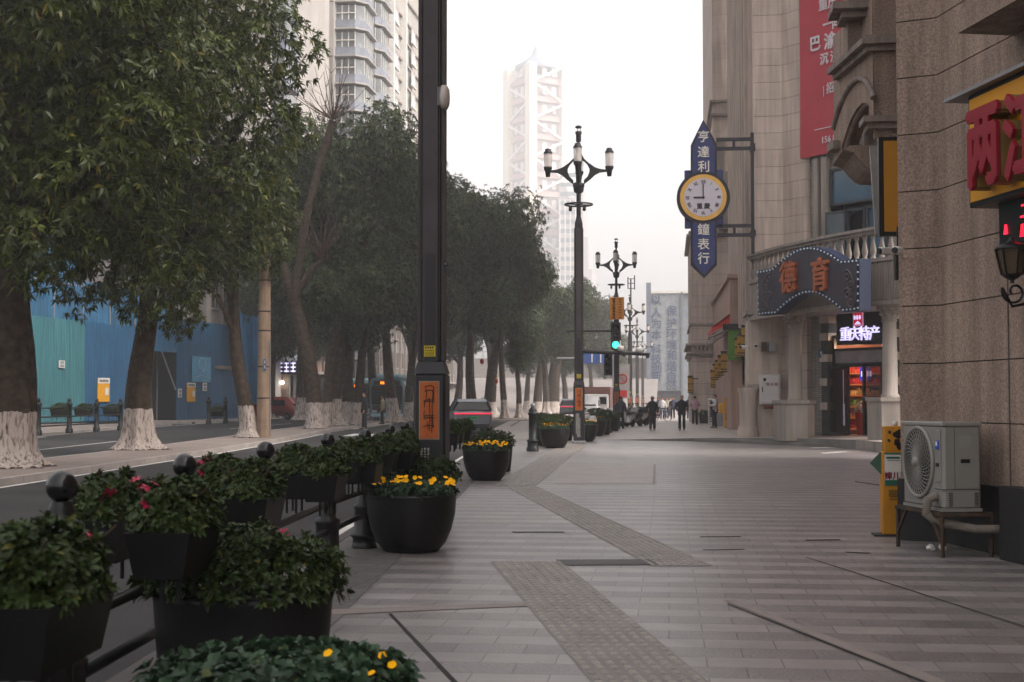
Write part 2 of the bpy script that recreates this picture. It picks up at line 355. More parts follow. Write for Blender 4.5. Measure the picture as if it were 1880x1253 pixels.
# tactile strips: real quads with raised bars
mTAC = M('tactile_base', '#665f5c', .5, 0, .2, 2, .2, 60, spec=.55)
mTACB = M('tactile_bar', '#878078', .5, 0, .22, 3, .5, 90, speck=.3, spec=.55, island=.12)
def tactile(a0, a1, b0, b1, nb):
    a0, a1, b0, b1 = [Vector((*G(*p), 0)) for p in (a0, a1, b0, b1)]
    mb = MB(); q = [a0, b0, b1, a1]; mb.add([(p.x, p.y, .004) for p in q], [(0, 1, 2, 3)]); struct('tactile_strip', mb, mTAC)
    bars = MB(); L = (a1-a0).length; nl = int(L/.155)
    for i in range(nl):
        if i % 4 == 3 and False: continue
        for k in range(nb):
            def pt(s, t, z): p = (a0.lerp(b0, s)).lerp(a1.lerp(b1, s), t); return (p.x, p.y, z)
            s0 = (k+.2)/nb; s1 = (k+.8)/nb; t0 = (i+.1)/nl; t1 = (i+.9)/nl; e = .12/nb; g = .08/nl
            bars.add([pt(s0, t0, .004), pt(s1, t0, .004), pt(s1, t1, .004), pt(s0, t1, .004), pt(s0+e, t0+g, .012), pt(s1-e, t0+g, .012), pt(s1-e, t1-g, .012), pt(s0+e, t1-g, .012)],
                     [(4, 5, 6, 7), (0, 1, 5, 4), (1, 2, 6, 5), (2, 3, 7, 6), (3, 0, 4, 7)])
    struct('tactile_ribs', bars, mTACB)
tactile((1150, 1330), (900, 1032), (1395, 1330), (1032, 1032), 8)
tactile((1195, 1040), (928, 893), (1310, 1040), (985, 893), 8)
tactile((905, 892), (1040, 812), (985, 892), (1082, 812), 7)
# slots, trims and covers in the paving
mSLOT = M('drain_slot', '#2a2725', .9); mTRIM = M('trim_stone', '#7d736e', .6, 0, .1, 2); mLINE = M('road_paint', '#c9c5c0', .7, 0, .15, 3)
def strip(name, pts, mat, z=.006, w=None):
    mb = MB(); q = [G(*p, 0) for p in pts]
    mb.add([(x, y, z) for x, y in q], [tuple(range(len(q)))]); return struct(name, mb, mat)
strip('drain_slot', [(713, 1128), (719, 1128), (846, 1260), (836, 1260)], mSLOT)
strip('drain_slot', [(1334, 1110), (1338, 1110), (1722, 1262), (1714, 1262)], mSLOT)
strip('trim_strip', [(1328, 1103), (1346, 1102), (1764, 1262), (1723, 1262)], mTRIM, .005)
strip('trim_strip', [(606, 1120), (716, 1116), (970, 1108), (970, 1114), (712, 1125), (610, 1130)], mTRIM, .005)
strip('paving_joint', [(1478, 1024), (1481, 1024), (1890, 1153), (1890, 1156)], M('joint_line', '#454039', .9), .005)
for q in ([(940, 977), (1036, 977), (1036, 978.5), (940, 978.5)], [(1290, 1010), (1366, 1009), (1368, 1010.5), (1290, 1011)], [(1285, 986), (1360, 985.5), (1360, 987), (1285, 987)], [(1570, 884), (1660, 897), (1660, 899), (1570, 886)], [(1478, 992), (1540, 991), (1545, 993), (1480, 994)], [(1550, 1014), (1600, 1016), (1595, 1018), (1555, 1016)]):
    strip('paving_joint', q, M('joint_line', '#454039', .9), .005)
strip('drain_grate', [(1020, 1029), (1200, 1028), (1210, 1038), (1028, 1039)], M('grate_iron', '#3d3a38', .6, .2, .3, 20), .007)
strip('cover_frame', [(1028, 853), (1205, 853), (1205, 889), (1018, 889)], M('cover_paving', '#7d746f', .45, 0, .16, 1.5, spec=.6), .005)
strip('cover_edge', [(1200, 853), (1204, 853), (1203, 889), (1198, 889)], mTRIM, .009)
for q in ([(1488, 822), (1535, 821), (1535, 823), (1488, 824)], [(1508, 832), (1553, 829), (1556, 831), (1510, 834)]): strip('stone_offcut', q, M('offcut_stone', '#a8a09a', .7), .007)
# road markings
def line(pts, wd, name='road_line'):
    mb = MB()
    for (xa, ya), (xb, yb) in zip(pts, pts[1:]):
        mb.add([(xa-wd/2, ya, road_z(ya)+.005), (xa+wd/2, ya, road_z(ya)+.005), (xb+wd/2, yb, road_z(yb)+.005), (xb-wd/2, yb, road_z(yb)+.005)], [(0, 1, 2, 3)])
    struct(name, mb, mLINE)
RY = [14.5, 25, 45, 55, 62]
line([(rail_x(y)-.58, y) for y in RY], .15)
line([(-11.0-.08*y, y) for y in (4, 20, 45, 55, 65, 78, 95)], .15)
line([(-21.9-.1*y, y) for y in (10, 45, 60, 78, 100)], .15)
line([(-18.0-.08*y, y) for y in (40, 45, 60, 78, 95)], .12)
for k in range(6):
    y = 18+k*7; line([(-7.2-.08*y, y), (-7.2-.08*(y+2.6), y+2.6)], .13)
for k in range(9): x = -6.6-k*1.0; line([(x, 64), (x-.2, 67.4)], .5, 'crosswalk_bar')
for k in range(9): x = -6.8-k*1.0; line([(x, 84), (x-.2, 87)], .5, 'crosswalk_bar')
# median and far pavement with kerbs
def slab(name, xl, xr, ys, mat, kname, front=True, back=True):
    grid_sheet(name, xl, xr, ys, lambda x, Y: med_z(Y), mat)
    mb = MB()
    for a, b in zip(ys, ys[1:]):
        for fx, sgn, on in ((xr, 1, front), (xl, -1, back)):
            if not on: continue
            p = [(fx(a)+sgn*.18, a, road_z(a)-.02), (fx(a)+sgn*.16, a, med_z(a)+.004), (fx(a), a, med_z(a)+.004)]; q = [(fx(b)+sgn*.18, b, road_z(b)-.02), (fx(b)+sgn*.16, b, med_z(b)+.004), (fx(b), b, med_z(b)+.004)]
            f = [(0, 1, 4, 3), (1, 2, 5, 4)]; mb.add(p+q, f if sgn < 0 else [t[::-1] for t in f])
    for Y, s in ((ys[0], -1), (ys[-1], 1)):
        mb.add([(xl(Y), Y, road_z(Y)), (xr(Y), Y, road_z(Y)), (xr(Y), Y, med_z(Y)+.004), (xl(Y), Y, med_z(Y)+.004)], [(0, 1, 2, 3)])
    struct(kname, mb, mKERB)
MYS = [2, 20, 45, 50, 55, 60, 65, 70, 75, 78, 98]
slab('median', lambda Y: -14.1-.075*Y, lambda Y: -11.3-.08*Y, MYS, mMED, 'median_kerb')
slab('median', lambda Y: -16.5, lambda Y: -10.3, [104, 130, 215], mMED, 'median_kerb')
slab('far_pavement', lambda Y: -60, lambda Y: -22.3-.1*Y, [20, 45, 50, 55, 60, 65, 70, 75, 78, 86], mMED, 'far_kerb', back=False)
slab('far_pavement', lambda Y: -60, lambda Y: -22.3-.1*Y, [92, 110, 150, 215], mMED, 'far_kerb', back=False)
# ---------------------------------------------------------------- foliage tools
def leaf_mesh(cen, axs, nper, L, W, seed=0, tilt=(35, 95), droop=.25, six=False, fold=.15):
    rg = np.random.default_rng(seed); N = len(cen)
    cen = np.repeat(cen, nper, 0); ax = np.repeat(axs, nper, 0); n = len(cen)
    ax = ax/np.linalg.norm(ax, axis=1, keepdims=True)
    ref = np.where(np.abs(ax[:, 2:3]) < .9, np.array([[0, 0, 1.]]), np.array([[1., 0, 0]]))
    a = np.cross(ax, ref); a /= np.linalg.norm(a, axis=1, keepdims=True); b = np.cross(ax, a)
    az = np.tile(np.arange(nper)*2.39996, N)+np.repeat(rg.uniform(0, 6.28, N), nper)+rg.normal(0, .25, n)
    ti = np.radians(rg.uniform(tilt[0], tilt[1], n))[:, None]
    d = ax*np.cos(ti)+(a*np.cos(az)[:, None]+b*np.sin(az)[:, None])*np.sin(ti)
    s = np.cross(d, ax+rg.normal(0, .25, (n, 3))); s /= np.linalg.norm(s, axis=1, keepdims=True)+1e-9
    up = np.cross(s, d); l = (L*rg.uniform(.65, 1.2, n))[:, None]; w = (W*rg.uniform(.75, 1.2, n))[:, None]/2
    g = np.array([[0, 0, -1.]])
    p = lambda t, k, q, dr: cen+d*l*t+s*w*k+up*w*q+g*l*droop*dr
    if six:
        V = np.stack([p(.02, 0, 0, 0), p(.35, -1, fold*2, .1), p(.35, 1, fold*2, .1), p(.72, -.8, fold*2, .45), p(.72, .8, fold*2, .45), p(1, 0, 0, 1), p(.5, 0, 0, .25)], 1).reshape(-1, 3)
        base = np.arange(n)[:, None]*7; T = np.array([[0, 6, 1], [0, 2, 6], [1, 6, 3], [2, 4, 6], [3, 6, 5], [4, 5, 6]])
        F = (base[:, :, None]+T[None]).reshape(-1, 3)
    else:
        V = np.stack([p(0, 0, 0, 0), p(.45, -1, fold, .2), p(1, 0, 0, 1), p(.45, 1, fold, .2)], 1).reshape(-1, 3)
        F = np.arange(n*4).reshape(-1, 4)
    return V, F
def leafmat(name, c1, c2, rough=.45, tr=.12, isl=.35):
    m = M(name, c1, rough, 0, .2, 1.2, col2=c2, island=isl, spec=.22)
    nt = m.node_tree; b = nt.nodes['Principled BSDF']; out = nt.nodes['Material Output']
    t = node(nt, 'ShaderNodeBsdfTranslucent'); mx = node(nt, 'ShaderNodeMixShader'); mx.inputs[0].default_value = tr
    src = b.inputs['Base Color'].links[0].from_socket
    gi = node(nt, 'ShaderNodeNewGeometry'); gt = node(nt, 'ShaderNodeMath', operation='GREATER_THAN'); gt.inputs[1].default_value = .972; nt.links.new(gi.outputs['Random Per Island'], gt.inputs[0])
    my = node(nt, 'ShaderNodeMix', data_type='RGBA'); my.inputs[7].default_value = (c2[0]*2.4, c2[1]*1.6, c2[2]*1.3, 1); nt.links.new(gt.outputs[0], my.inputs[0]); nt.links.new(src, my.inputs[6]); src = my.outputs[2]; nt.links.new(src, b.inputs['Base Color'])
    nt.links.new(src, t.inputs['Color'])
    nt.links.new(b.outputs[0], mx.inputs[1]); nt.links.new(t.outputs[0], mx.inputs[2]); nt.links.new(mx.outputs[0], out.inputs['Surface']); return m
def dome(n, rx, ry, h, seed, z0=0, deep=.25):
    rg = np.random.default_rng(seed); th = rg.uniform(0, 2*np.pi, n); ph = np.arccos(rg.uniform(-.1, 1, n)); r = 1-rg.uniform(0, 1, n)**2*deep
    nn = np.stack([np.sin(ph)*np.cos(th), np.sin(ph)*np.sin(th), np.cos(ph)], 1); lump = 1+.13*np.sin(th*3+seed)*np.sin(ph*4+seed*2)+rg.normal(0, .05, n)
    p = nn*(r*lump)[:, None]*np.array([[rx, ry, h]]); p[:, 2] += z0; nn[:, 2] += .35; return p, nn
# ---------------------------------------------------------------- walls laid in courses
def offset_path(path, d):
    out = []
    for i, p in enumerate(path):
        ns = []
        if i > 0: ns.append((path[i-1], p))
        if i < len(path)-1: ns.append((p, path[i+1]))
        nn = []
        for a, b in ns:
            l = math.hypot(b[0]-a[0], b[1]-a[1]); nn.append((-(b[1]-a[1])/l, (b[0]-a[0])/l))
        nx = sum(q[0] for q in nn)/len(nn); ny = sum(q[1] for q in nn)/len(nn); k = nx*nx+ny*ny
        out.append((p[0]+nx/k*d, p[1]+ny/k*d))
    return out
def courses(path, z0, z1, h, gap=.013, thick=.3, zs=None):
    inn = offset_path(path, thick); back = offset_path(path, .03); mb = MB(); n = len(path)
    poly = list(path)+inn[::-1]; z = z0
    while z < z1-.02:
        t = min(z+h, z1); mb.flat(poly, z+gap/2, t-gap/2); z = t
    bk = MB(); bk.flat(list(back)+offset_path(path, thick-.02)[::-1], z0, z1)
    return mb, bk
def path_box(mb, path, d0, d1, z0, z1):    # moulding running along a path, from d0 (outside, negative) to d1 (inside)
    return mb.flat(offset_path(path, d0)+offset_path(path, d1)[::-1], z0, z1)
# ---------------------------------------------------------------- near corner building
C2 = (3.10, 16.68); C1 = (2.67, 16.85)
FN = Fr(C2, (.245, -.969)); FC = Fr(C1, (C2[0]-C1[0], C2[1]-C1[1]))
def fnw(u, off=0): x, y, _ = FN.w(u, -off, 0); return (x, y)
nb = thing('corner_building', 'tan granite corner building with dark plinth and arched upper bay beside the air conditioner', 'building', (*C2, 0), 0, world=True)
NP = [(7.3, 40.0), (3.5, 18.8), C1, C2, fnw(40)]
a, b = courses(NP, .7, 26, .665); w_ = a.build('wall', mGRAN, nb); b.build('mortar', mJOINT, w_)
mb = MB(); path_box(mb, NP, -.035, .3, -.2, .7); u0, _ = FN.uz(1835, 960, .22)
mb.flat([fnw(u0, .22), fnw(u0+5, .22), fnw(u0+5, 0.03), fnw(u0, 0.03)], -.2, .74); mb.build('plinth', mPLINTH, nb)
u0, _ = FN.uz(1853, 700); mb = MB(); mb.flat([fnw(u0-.012, .004), fnw(u0+.012, .004), fnw(u0+.012, -.01), fnw(u0-.012, -.01)], .72, 3.1); mb.build('wall_crack', mJOINT, w_)
u0, z0 = FN.uz(1758, 62, .62); mb = MB(); mb.flat([fnw(u0, .62), fnw(u0+6, .62), fnw(u0+6, -.02), fnw(u0, -.02)], z0, z0+.22); mb.flat([fnw(u0+.1, .5), fnw(u0+6, .5), fnw(u0+6, -.02), fnw(u0+.1, -.02)], z0+.22, z0+.4); mb.build('canopy_slab', mGRAN, nb)
# arched bay further along the same building
FBY = Fr((3.05, 26.4), (3.415-3.05, 24.0-26.4)); BL = math.hypot(.365, 2.4)
inner = [FBY.uz(*p) for p in ((1545, 272), (1549, 256), (1556, 235), (1564, 215), (1573, 200), (1582, 190), (1590, 189), (1597, 196), (1602, 210), (1604.5, 226), (1605, 240))]
zb = 5.95; ztop = 13
bay = MB()
def fby(u, y, z): return FBY.w(u, y, z)
def frame_prism(F, poly, y0, y1, mb):
    t = MB(); t.prism(poly, y0, y1); t.v = [F.w(*p) for p in t.v]; return mb._j(t)
frame_prism(FBY, [(0, zb)]+[(inner[0][0], zb)]+inner+[(inner[-1][0], zb)]+[(BL, zb), (BL, 8.3), (0, 8.3)], 0, .3, bay)
frame_prism(FBY, [(0, 6.0), (BL, 6.0), (BL, 8.3), (0, 8.3)], .55, .9, bay)
bx1 = P(1652, 100, 24.0)[0]; bx0 = 3.415
bay.box(bx0, bx1+.8, 24.0, 24.5, 6.28, ztop); bay.flat([FBY.w(0, .3, 0)[:2], FBY.w(BL, .3, 0)[:2], (5.2, 24.5), (5.6, 27)], 7.6, ztop)
bay.box(P(1556, 60, 24.6)[0], P(1609, 60, 24.6)[0], 24.6, 25.2, 7.6, ztop)
bay.prism([P(*p, 24.55) for p in ((1549, 275), (1568, 281), (1580, 297), (1592, 308), (1602, 313), (1662, 315), (1662, 264), (1560, 268))], 24.52, 26.2)
bob = bay.build('bay', mGRAN, nb)
mMOULD = M('weathered_moulding', '#877a72', .8, 0, .2, 2, .1, 40, streak=.3)
mb = MB(); outer = [FBY.uz(*p) for p in ((1532, 236), (1537, 216), (1545, 193), (1554, 172), (1563, 157), (1573, 147), (1582, 144), (1591, 148), (1598, 158), (1603, 170), (1606, 180))]
mb.tube([FBY.w(u, -.02, z) for u, z in outer], .055, 8); mb.tube([FBY.w(u, .1, z) for u, z in inner], .06, 8); mb.build('arch_moulding', mMOULD, bob)
mb = MB()
zc = P(1620, 95, 24)[1]
for k, (o, z0, z1) in enumerate(((.10, zc, zc+.1), (.20, zc+.1, zc+.2), (.14, zc+.2, zc+.26))):
    mb.flat([FBY.w(.3, -o, 0)[:2], (3.415-o*.95, 24-o), (bx1+.5, 24-o), (bx1+.5, 24.3), FBY.w(.3, .35, 0)[:2]], z0, z1)
zc2 = P(1570, 22, 24)[1]
for o, z0, z1 in ((.1, zc2, zc2+.12), (.22, zc2+.12, zc2+.24)):
    xl, xr = P(1557, 20, 24.5)[0], P(1609, 20, 24.5)[0]; mb.box(xl-o*1.3, xr+.02, 24.4-o, 25, z0, z1)
mb.build('cornice', mMOULD, bob)
mb = MB(); z3 = P(1620, 238, 24)[1]
mb.box(3.415-.1, bx1+.3, 23.88, 24.4, z3, z3+.1); mb.box(3.415-.18, bx1+.3, 23.8, 24.4, z3+.1, z3+.2); mb.build('pilaster_cap', mMOULD, bob)
mb = MB(); u, z = FBY.uz(1540, 270); t = MB(); t.box(u-.3, u+.12, -.14, .2, z-.05, z+.1); t.v = [FBY.w(*p) for p in t.v]; mb._j(t); mb.build('impost', mMOULD, bob)
# ---------------------------------------------------------------- shop building with balcony
FA = Fr((0, 56), (1, 0)); FD = Fr((4.5, 56), (.62, -.785))
sb = thing('shop_building', 'beige stone shop building with curved balcony, columns and a lit corner shop', 'building', (4.5, 56, .2), 0, world=True)
UP = [(3.95, 87.0), (3.42, 57.0), (3.37, 56.0), (4.5, 56.0), FD.w(1.25, 0, 0)[:2], FD.w(1.3, .25, 0)[:2]]
a, b = courses(UP, .1, 38, .665); wl = a.build('wall', mSTONE, sb); b.build('mortar', mJOINT, wl)
mBRG = brick_mat('grey_brick', C('#7c7772'), C('#8d8781'), C('#4e4a47'), .24, .07, .008, (R(90), 0, 0))
mb = MB(); t = MB(); t.box(1.28, 2.15, .2, .5, 6.0, 38); t.box(5.35, 8.5, .2, .5, .2, 38); t.box(1.28, 8.5, .3, .55, 9.6, 38); t.box(1.28, 2.3, .2, .5, .2, 5); t.v = [FD.w(*p) for p in t.v]; mb._j(t); mb.build('brick_wall', mBRG, sb)
mb = MB(); t = MB(); t.box(1.62, 1.86, .02, .25, 6, 10.8); t.box(2.05, 2.3, .02, .25, 6, 10.8); t.v = [FD.w(*p) for p in t.v]; mb._j(t); mb.build('window_jamb', mSTONE2, sb)
# first-floor window, one leaf open
fr = MB(); gl = MB()
zt = 10.4; zs = 6.2
for (u0, u1, z0, z1, dk) in ((2.4, 5.2, 8.9, 10.3, 0), (2.4, 3.2, 6.2, 8.7, 2), (3.2, 4.15, 6.2, 8.7, 1), (4.2, 5.2, 6.2, 8.7, 0)):
    if dk != 1: gl.add([(u0+.06, .22, z0), (u1-.06, .22, z0), (u1-.06, .22, z1), (u0+.06, .22, z1)], [(0, 1, 2, 3)])
    for q in ((u0, u0+.08, z0, z1), (u1-.08, u1, z0, z1), (u0, u1, z1-.08, z1), (u0, u1, z0, z0+.08)): fr.box(q[0], q[1], .14, .3, q[2], q[3])
for m_ in (fr, gl): m_.v = [FD.w(*p) for p in m_.v]
f_ = fr.build('window', mFRAME, sb); gl.build('pane', mWIN, f_)
mb = MB(); t = MB(); t.box(.9, 5.35, .6, .7, 6, 10.5); t.box(1.2, 1.28, .3, .6, 6, 10.5); t.v = [FD.w(*p) for p in t.v]; mb._j(t); mb.build('dark_room', mWIND, sb)
fr = MB(); gl = MB(); fr.box(0, .06, -.03, .03, 0, 2.4); fr.box(.74, .8, -.03, .03, 0, 2.4); fr.box(0, .8, -.03, .03, 2.34, 2.4); fr.box(0, .8, -.03, .03, 0, .06); gl.box(.06, .74, -.01, .01, .06, 2.34)
for m_ in (fr, gl): m_.rot(R(-160)).move((3.2, .12, 6.25)); m_.v = [FD.w(*p) for p in m_.v]
f_ = fr.build('open_sash', mFRAME, sb); gl.build('pane', M('clear_glass', '#4e5a60', .1, spec=.8, alpha=.6), f_)
# ground floor, shop front
mDKST = M('dark_slate_pier', '#3d3f3d', .8, 0, .3, 3, .2, 25)
fz = plat(6.5, 53.5)
for u0, u1 in ((1.95, 2.33), (5.2, 5.65)):
    t = MB(); t.box(u0, u1, .05, .5, fz-.2, 4.8); t.v = [FD.w(*p) for p in t.v]; pier = t.build('shop_pier', mDKST, sb)
    for z in (.95, 1.85, 2.75, 3.55, 4.2): t = MB(); t.box(u0-.05, u1+.05, 0, .4, fz+z, fz+z+.28); t.v = [FD.w(*p) for p in t.v]; t.build('quoin_block', mSTONE, pier)
door = thing('shop_entrance', 'black framed glass shop doors, left leaf open, warm red shelves inside', 'shop front', FD.w(3.8, .2, fz), FD.a); OFF[door.name] = (3.8, .2, fz)
U0, U1 = 2.38, 5.15
fr = MB()
for q in ((U0, U0+.1, fz, 4.0), (U1-.1, U1, fz, 4.0), (U0, U1, 3.45, 3.55), (U0, U1, 2.85, 3.0), (U0, U1, 3.95, 4.05), (3.88, 3.98, fz, 2.9), (4.78, 4.85, fz, 2.9)): fr.box(q[0], q[1], .2, .32, q[2], q[3])
fr.build('door_frame', mBLACK, door)
gl = MB(); gl.box(U0+.1, U1-.1, .25, .26, 3.0, 3.45); gl.build('transom_glass', M('transom', '#7d7f86', .2, spec=.6, alpha=.8), door)
gl = MB(); gl.box(3.98, 4.8, .25, .26, fz+.05, 2.85); gl.build('door_glass', M('door_glass', '#2a1d1f', .1, spec=.7, alpha=.55), door)
fr = MB(); gl = MB(); hd = MB(); W_ = .9; H_ = 2.55; uh = FD.uz(1553, 700)[0]
for q in ((0, .08, 0, H_), (W_-.08, W_, 0, H_), (0, W_, 0, .12), (0, W_, H_-.1, H_)): fr.box(q[0], q[1], -.03, .03, q[2], q[3])
gl.box(.08, W_-.08, -.01, .01, .1, H_-.1); hd.tube([(W_*.3, .07, .35), (W_*.3, .07, 1.15)], .035, 8); hd.tube([(W_*.3, .05, 1.15), (W_*.3, .05, 2.4)], .015, 6)
for m_ in (fr, gl, hd): m_.rot(R(-104)).move((uh, .16, fz+.03))
lf = fr.build('door_leaf', mBLACK, door); gl.build('leaf_glass', M('leaf_glass', '#1c1215', .08, spec=.5, alpha=.6), lf); hd.build('handle', M('pale_handle', '#b9b2d0', .4), lf)
gl = MB(); gl.box(U0+.1, uh-.05, .25, .26, fz+.05, 2.85); gl.build('side_glass', M('door_glass', '#2a1d1f', .1, spec=.7, alpha=.55), door)
mb = MB(); mb.box(U0, U1, 3.2, 3.3, fz, 4); mb.box(U0-.35, U0-.3, .35, 3.2, fz, 4); mb.box(U1, U1+.05, .35, 3.2, fz, 4); mb.box(U0-.3, U1, .35, 3.2, 3.9, 4); mb.box(U0-.3, U1, .3, 3.2, fz-.1, fz+.01); mb.build('shop_room', M('shop_room', '#6a4030', .6), door)
rng = random.Random(4); mSHELF = M('painted_glow_shelf', '#a8642f', .5, emit='#ff8a40', estr=.10)  # faint emission on the shelves stands in for the shop lighting
GC = [(.45, .05, .03), (.5, .24, .08), (.12, .22, .07), (.5, .34, .12), (.45, .04, .05), (.4, .05, .03)]
for k in range(6):
    z = fz+.2+k*.42; mb = MB(); mb.box(U0-.3, U0+.1, .4, 3.1, z, z+.04); mb.build('shelf', mSHELF, door); y = .45; gd = MB()
    while y < 2.9: w_2 = rng.uniform(.08, .2); gd.box(U0-.25, U0+.08, y, y+w_2-.02, z+.05, z+rng.uniform(.14, .33)); y += w_2
    gd.build('packaged_goods', M(f'goods{k}', GC[k], .45, var=.6, scale=7, island=.5), door)
mb = MB(); mb.tube([(3.78, .5, fz+1.0), (3.78, .5, 2.75)], .025, 6); mb.build('light_strip', M('amber_strip', '#ff7a20', .4, emit='#ff6a10', estr=1.6), door)
mb = MB(); mb.lathe([(.34, fz), (.42, fz+.85)], 18, (3.35, .95)); mb.build('red_tub', M('red_tub', '#9a2413', .5), door)
p, nn = dome(70, .4, .4, .45, 5, fz+.9); p += np.array([[3.35, .95, 0]]); V, F = leaf_mesh(p-np.array([OFF[door.name]]), nn, 7, .12, .06, 3); npmesh('bouquet', V, F, M('pale_flowers', '#a8a0a0', .6, island=.5), door)
mb = MB(); mb.box(uh+.02, 3.7, .7, .76, 2.35, 2.85); sg = mb.build('menu_screen', M('blue_screen', '#2a2a90', .3, emit='#3a3ab8', estr=.45), door)
for k in range(4): mb = MB(); mb.box(uh+.1+k*.14, uh+.19+k*.14, .68, .69, 2.5, 2.7); mb.build('screen_mark', M('screen_white', '#ffffff', emit='#e8e8ff', estr=.4), sg)
for k, (u_, y_) in enumerate(((3.0, .9), (3.0, 2.2), (4.2, 1.2))):
    l_ = bpy.data.lights.new('shop_ceiling_light', 'POINT'); l_.energy = 26; l_.color = (1, .62, .36); l_.shadow_soft_size = .15; o = bpy.data.objects.new('shop_ceiling_light', l_); COL.objects.link(o); o.parent = door; o.location = (u_-3.8, y_-.2, 3.6-fz)
# shop sign over the door
hs_ = FD.thing('shop_sign', 'black arched sign box reading in lit white characters over the shop door', 'sign', 3.8, -.05, 4.05)
pts = [FD.uz(*p, .2) for p in ((1536, 634), (1536, 578), (1550, 566), (1570, 558), (1600, 560), (1622, 572), (1622, 632))]
mb = MB(); mb.prism(pts, -.2, .1); mb.build('board', M('sign_black', '#0c0c0e', .5), hs_)
zsg = FD.uz(1575, 613, .25)[1]
mTXW = M('lit_white_letters', '#ffffff', .5, emit='#cfc6ff', estr=.4)
for i, ch in enumerate('重庆特产'):
    u, z = FD.uz((1551, 1567.5, 1586, 1604.5)[i], 613-(i*.6), .25); text(ch, .54, .05, .008, u, z, -.24, .98).build('character', mTXW, hs_)
u, z = FD.uz(1574.5, 584, .25); mb = MB(); mb.box(u-.24, u+.24, -.24, -.2, z-.3, z+.3); lo_ = mb.build('logo_plate', M('lit_pink', '#e6a6c0', emit='#d890b8', estr=.15), hs_)
mb = MB(); mb.box(u-.2, u+.2, -.255, -.24, z-.26, z+.26); mb.build('logo_field', M('lit_red', '#c01024', emit='#c01024', estr=.2), lo_)
mb = MB()
for k in range(3): mb.box(u-.17+k*.125, u-.1+k*.125, -.268, -.255, z-.06, z+.09); mb.box(u-.19+k*.125, u-.08+k*.125, -.266, -.255, z, z+.025)
mb.add([(u-.17, -.262, z-.24), (u+.17, -.262, z-.24), (u+.1, -.262, z-.16), (u, -.262, z-.11), (u-.08, -.262, z-.17)], [(0, 1, 2, 3, 4)]); mb.build('logo_mark', mTXW, lo_)
# columns with plinths and capitals
def shop_column(px, base_y, Y, pw, label):
    X = P(px, 700, Y)[0]; z0 = plat(X, Y); zt = 4.75
    c = sb
    mb = MB(); mb.flat([(X-pw, Y+.35), (X-pw*.55, Y-.45), (X+pw*.55, Y-.45), (X+pw, Y+.35), (X+pw, Y+.9), (X-pw, Y+.9)], z0-.1, z0+1.25)
    o = mb.build('column_pedestal', mSTONE2, c)
    mb = MB(); k = 1.1; mb.flat([(X-pw*k, Y+.4), (X-pw*.55*k, Y-.53), (X+pw*.55*k, Y-.53), (X+pw*k, Y+.4), (X+pw*k, Y+.95), (X-pw*k, Y+.95)], z0+1.25, z0+1.38); mb.build('pedestal_cap', mSTONE2, o)
    mb = MB(); mb.lathe([(.3, z0+1.38), (.3, z0+1.45), (.25, z0+1.5), (.245, z0+2.4), (.22, zt-.55)], 24, (X, Y)); s_ = mb.build('column', mSTONE2, c)
    mb = MB(); mb.lathe([(.24, zt-.56), (.26, zt-.53), (.23, zt-.5), (.27, zt-.36), (.25, zt-.34), (.33, zt-.2), (.3, zt-.18), (.42, zt-.04), (.42, zt)], 20, (X, Y))
    for q in range(8):
        an = q*math.pi/4; mb.ball((X+.34*math.cos(an), Y+.34*math.sin(an), zt-.12), .07, 8); mb.ball((X+.28*math.cos(an+.39), Y+.28*math.sin(an+.39), zt-.3), .06, 8)
    mb.build('capital', mSTONE2, s_)
shop_column(1460, 799, 52.6, .72, '')
shop_column(1634, 803, 47.6, .62, '')
# balcony
B0 = Vector((3.2, 56.3)); B2 = Vector((7.75, 46.0)); Bm = Vector((4.95, 51.0)); B1 = Bm*2-(B0+B2)/2
BP = [tuple(B0*(1-t)**2+B1*2*t*(1-t)+B2*t*t) for t in [i/24 for i in range(25)]]
mb = MB(); path_box(mb, BP, 0, .3, 4.95, 6.15); path_box(mb, BP, .0, 3.0, 4.8, 4.95); path_box(mb, BP, -.12, .35, 4.72, 4.86); pb = mb.build('balcony', mSTONE2, sb)
mb = MB()
for i in range(0, 24):
    for k in range(4):
        t = k/4; x = BP[i][0]+(BP[i+1][0]-BP[i][0])*t; y = BP[i][1]+(BP[i+1][1]-BP[i][1])*t; mb.tube([(x-.0, y, 4.9), (x, y, 6.1)], .035, 6)
mb.build('fluting', mSTONE2, pb)
mb = MB(); path_box(mb, BP, -.08, .28, 6.15, 6.27); mb.build('balcony_ledge', mSTONE2, pb)
mb = MB(); path_box(mb, BP, -.06, .26, 7.1, 7.2); path_box(mb, BP, -.14, .34, 7.2, 7.3); mb.build('handrail', mSTONE2, pb)
mb = MB(); mb.lathe([(.09, 6.27), (.09, 6.33), (.06, 6.36), (.1, 6.5), (.105, 6.56), (.055, 6.85), (.05, 6.95), (.08, 7.0), (.08, 7.1)], 12)
bl = mb.build('baluster', mSTONE2, pb, off=(0, 0, 0)); L_ = [0]
for p, q in zip(BP, BP[1:]): L_.append(L_[-1]+math.hypot(q[0]-p[0], q[1]-p[1]))
nbal = int(L_[-1]/.42)
for k in range(nbal):
    s_ = (k+.5)/nbal*L_[-1]; i = max(j for j in range(24) if L_[j] <= s_); t = (s_-L_[i])/(L_[i+1]-L_[i])
    x = BP[i][0]+(BP[i+1][0]-BP[i][0])*t+.06; y = BP[i][1]+(BP[i+1][1]-BP[i][1])*t+.08
    o = bl if k == 0 else bl.copy()
    if k: COL.objects.link(o)
    o.location = (x-4.5, y-56, -.2)
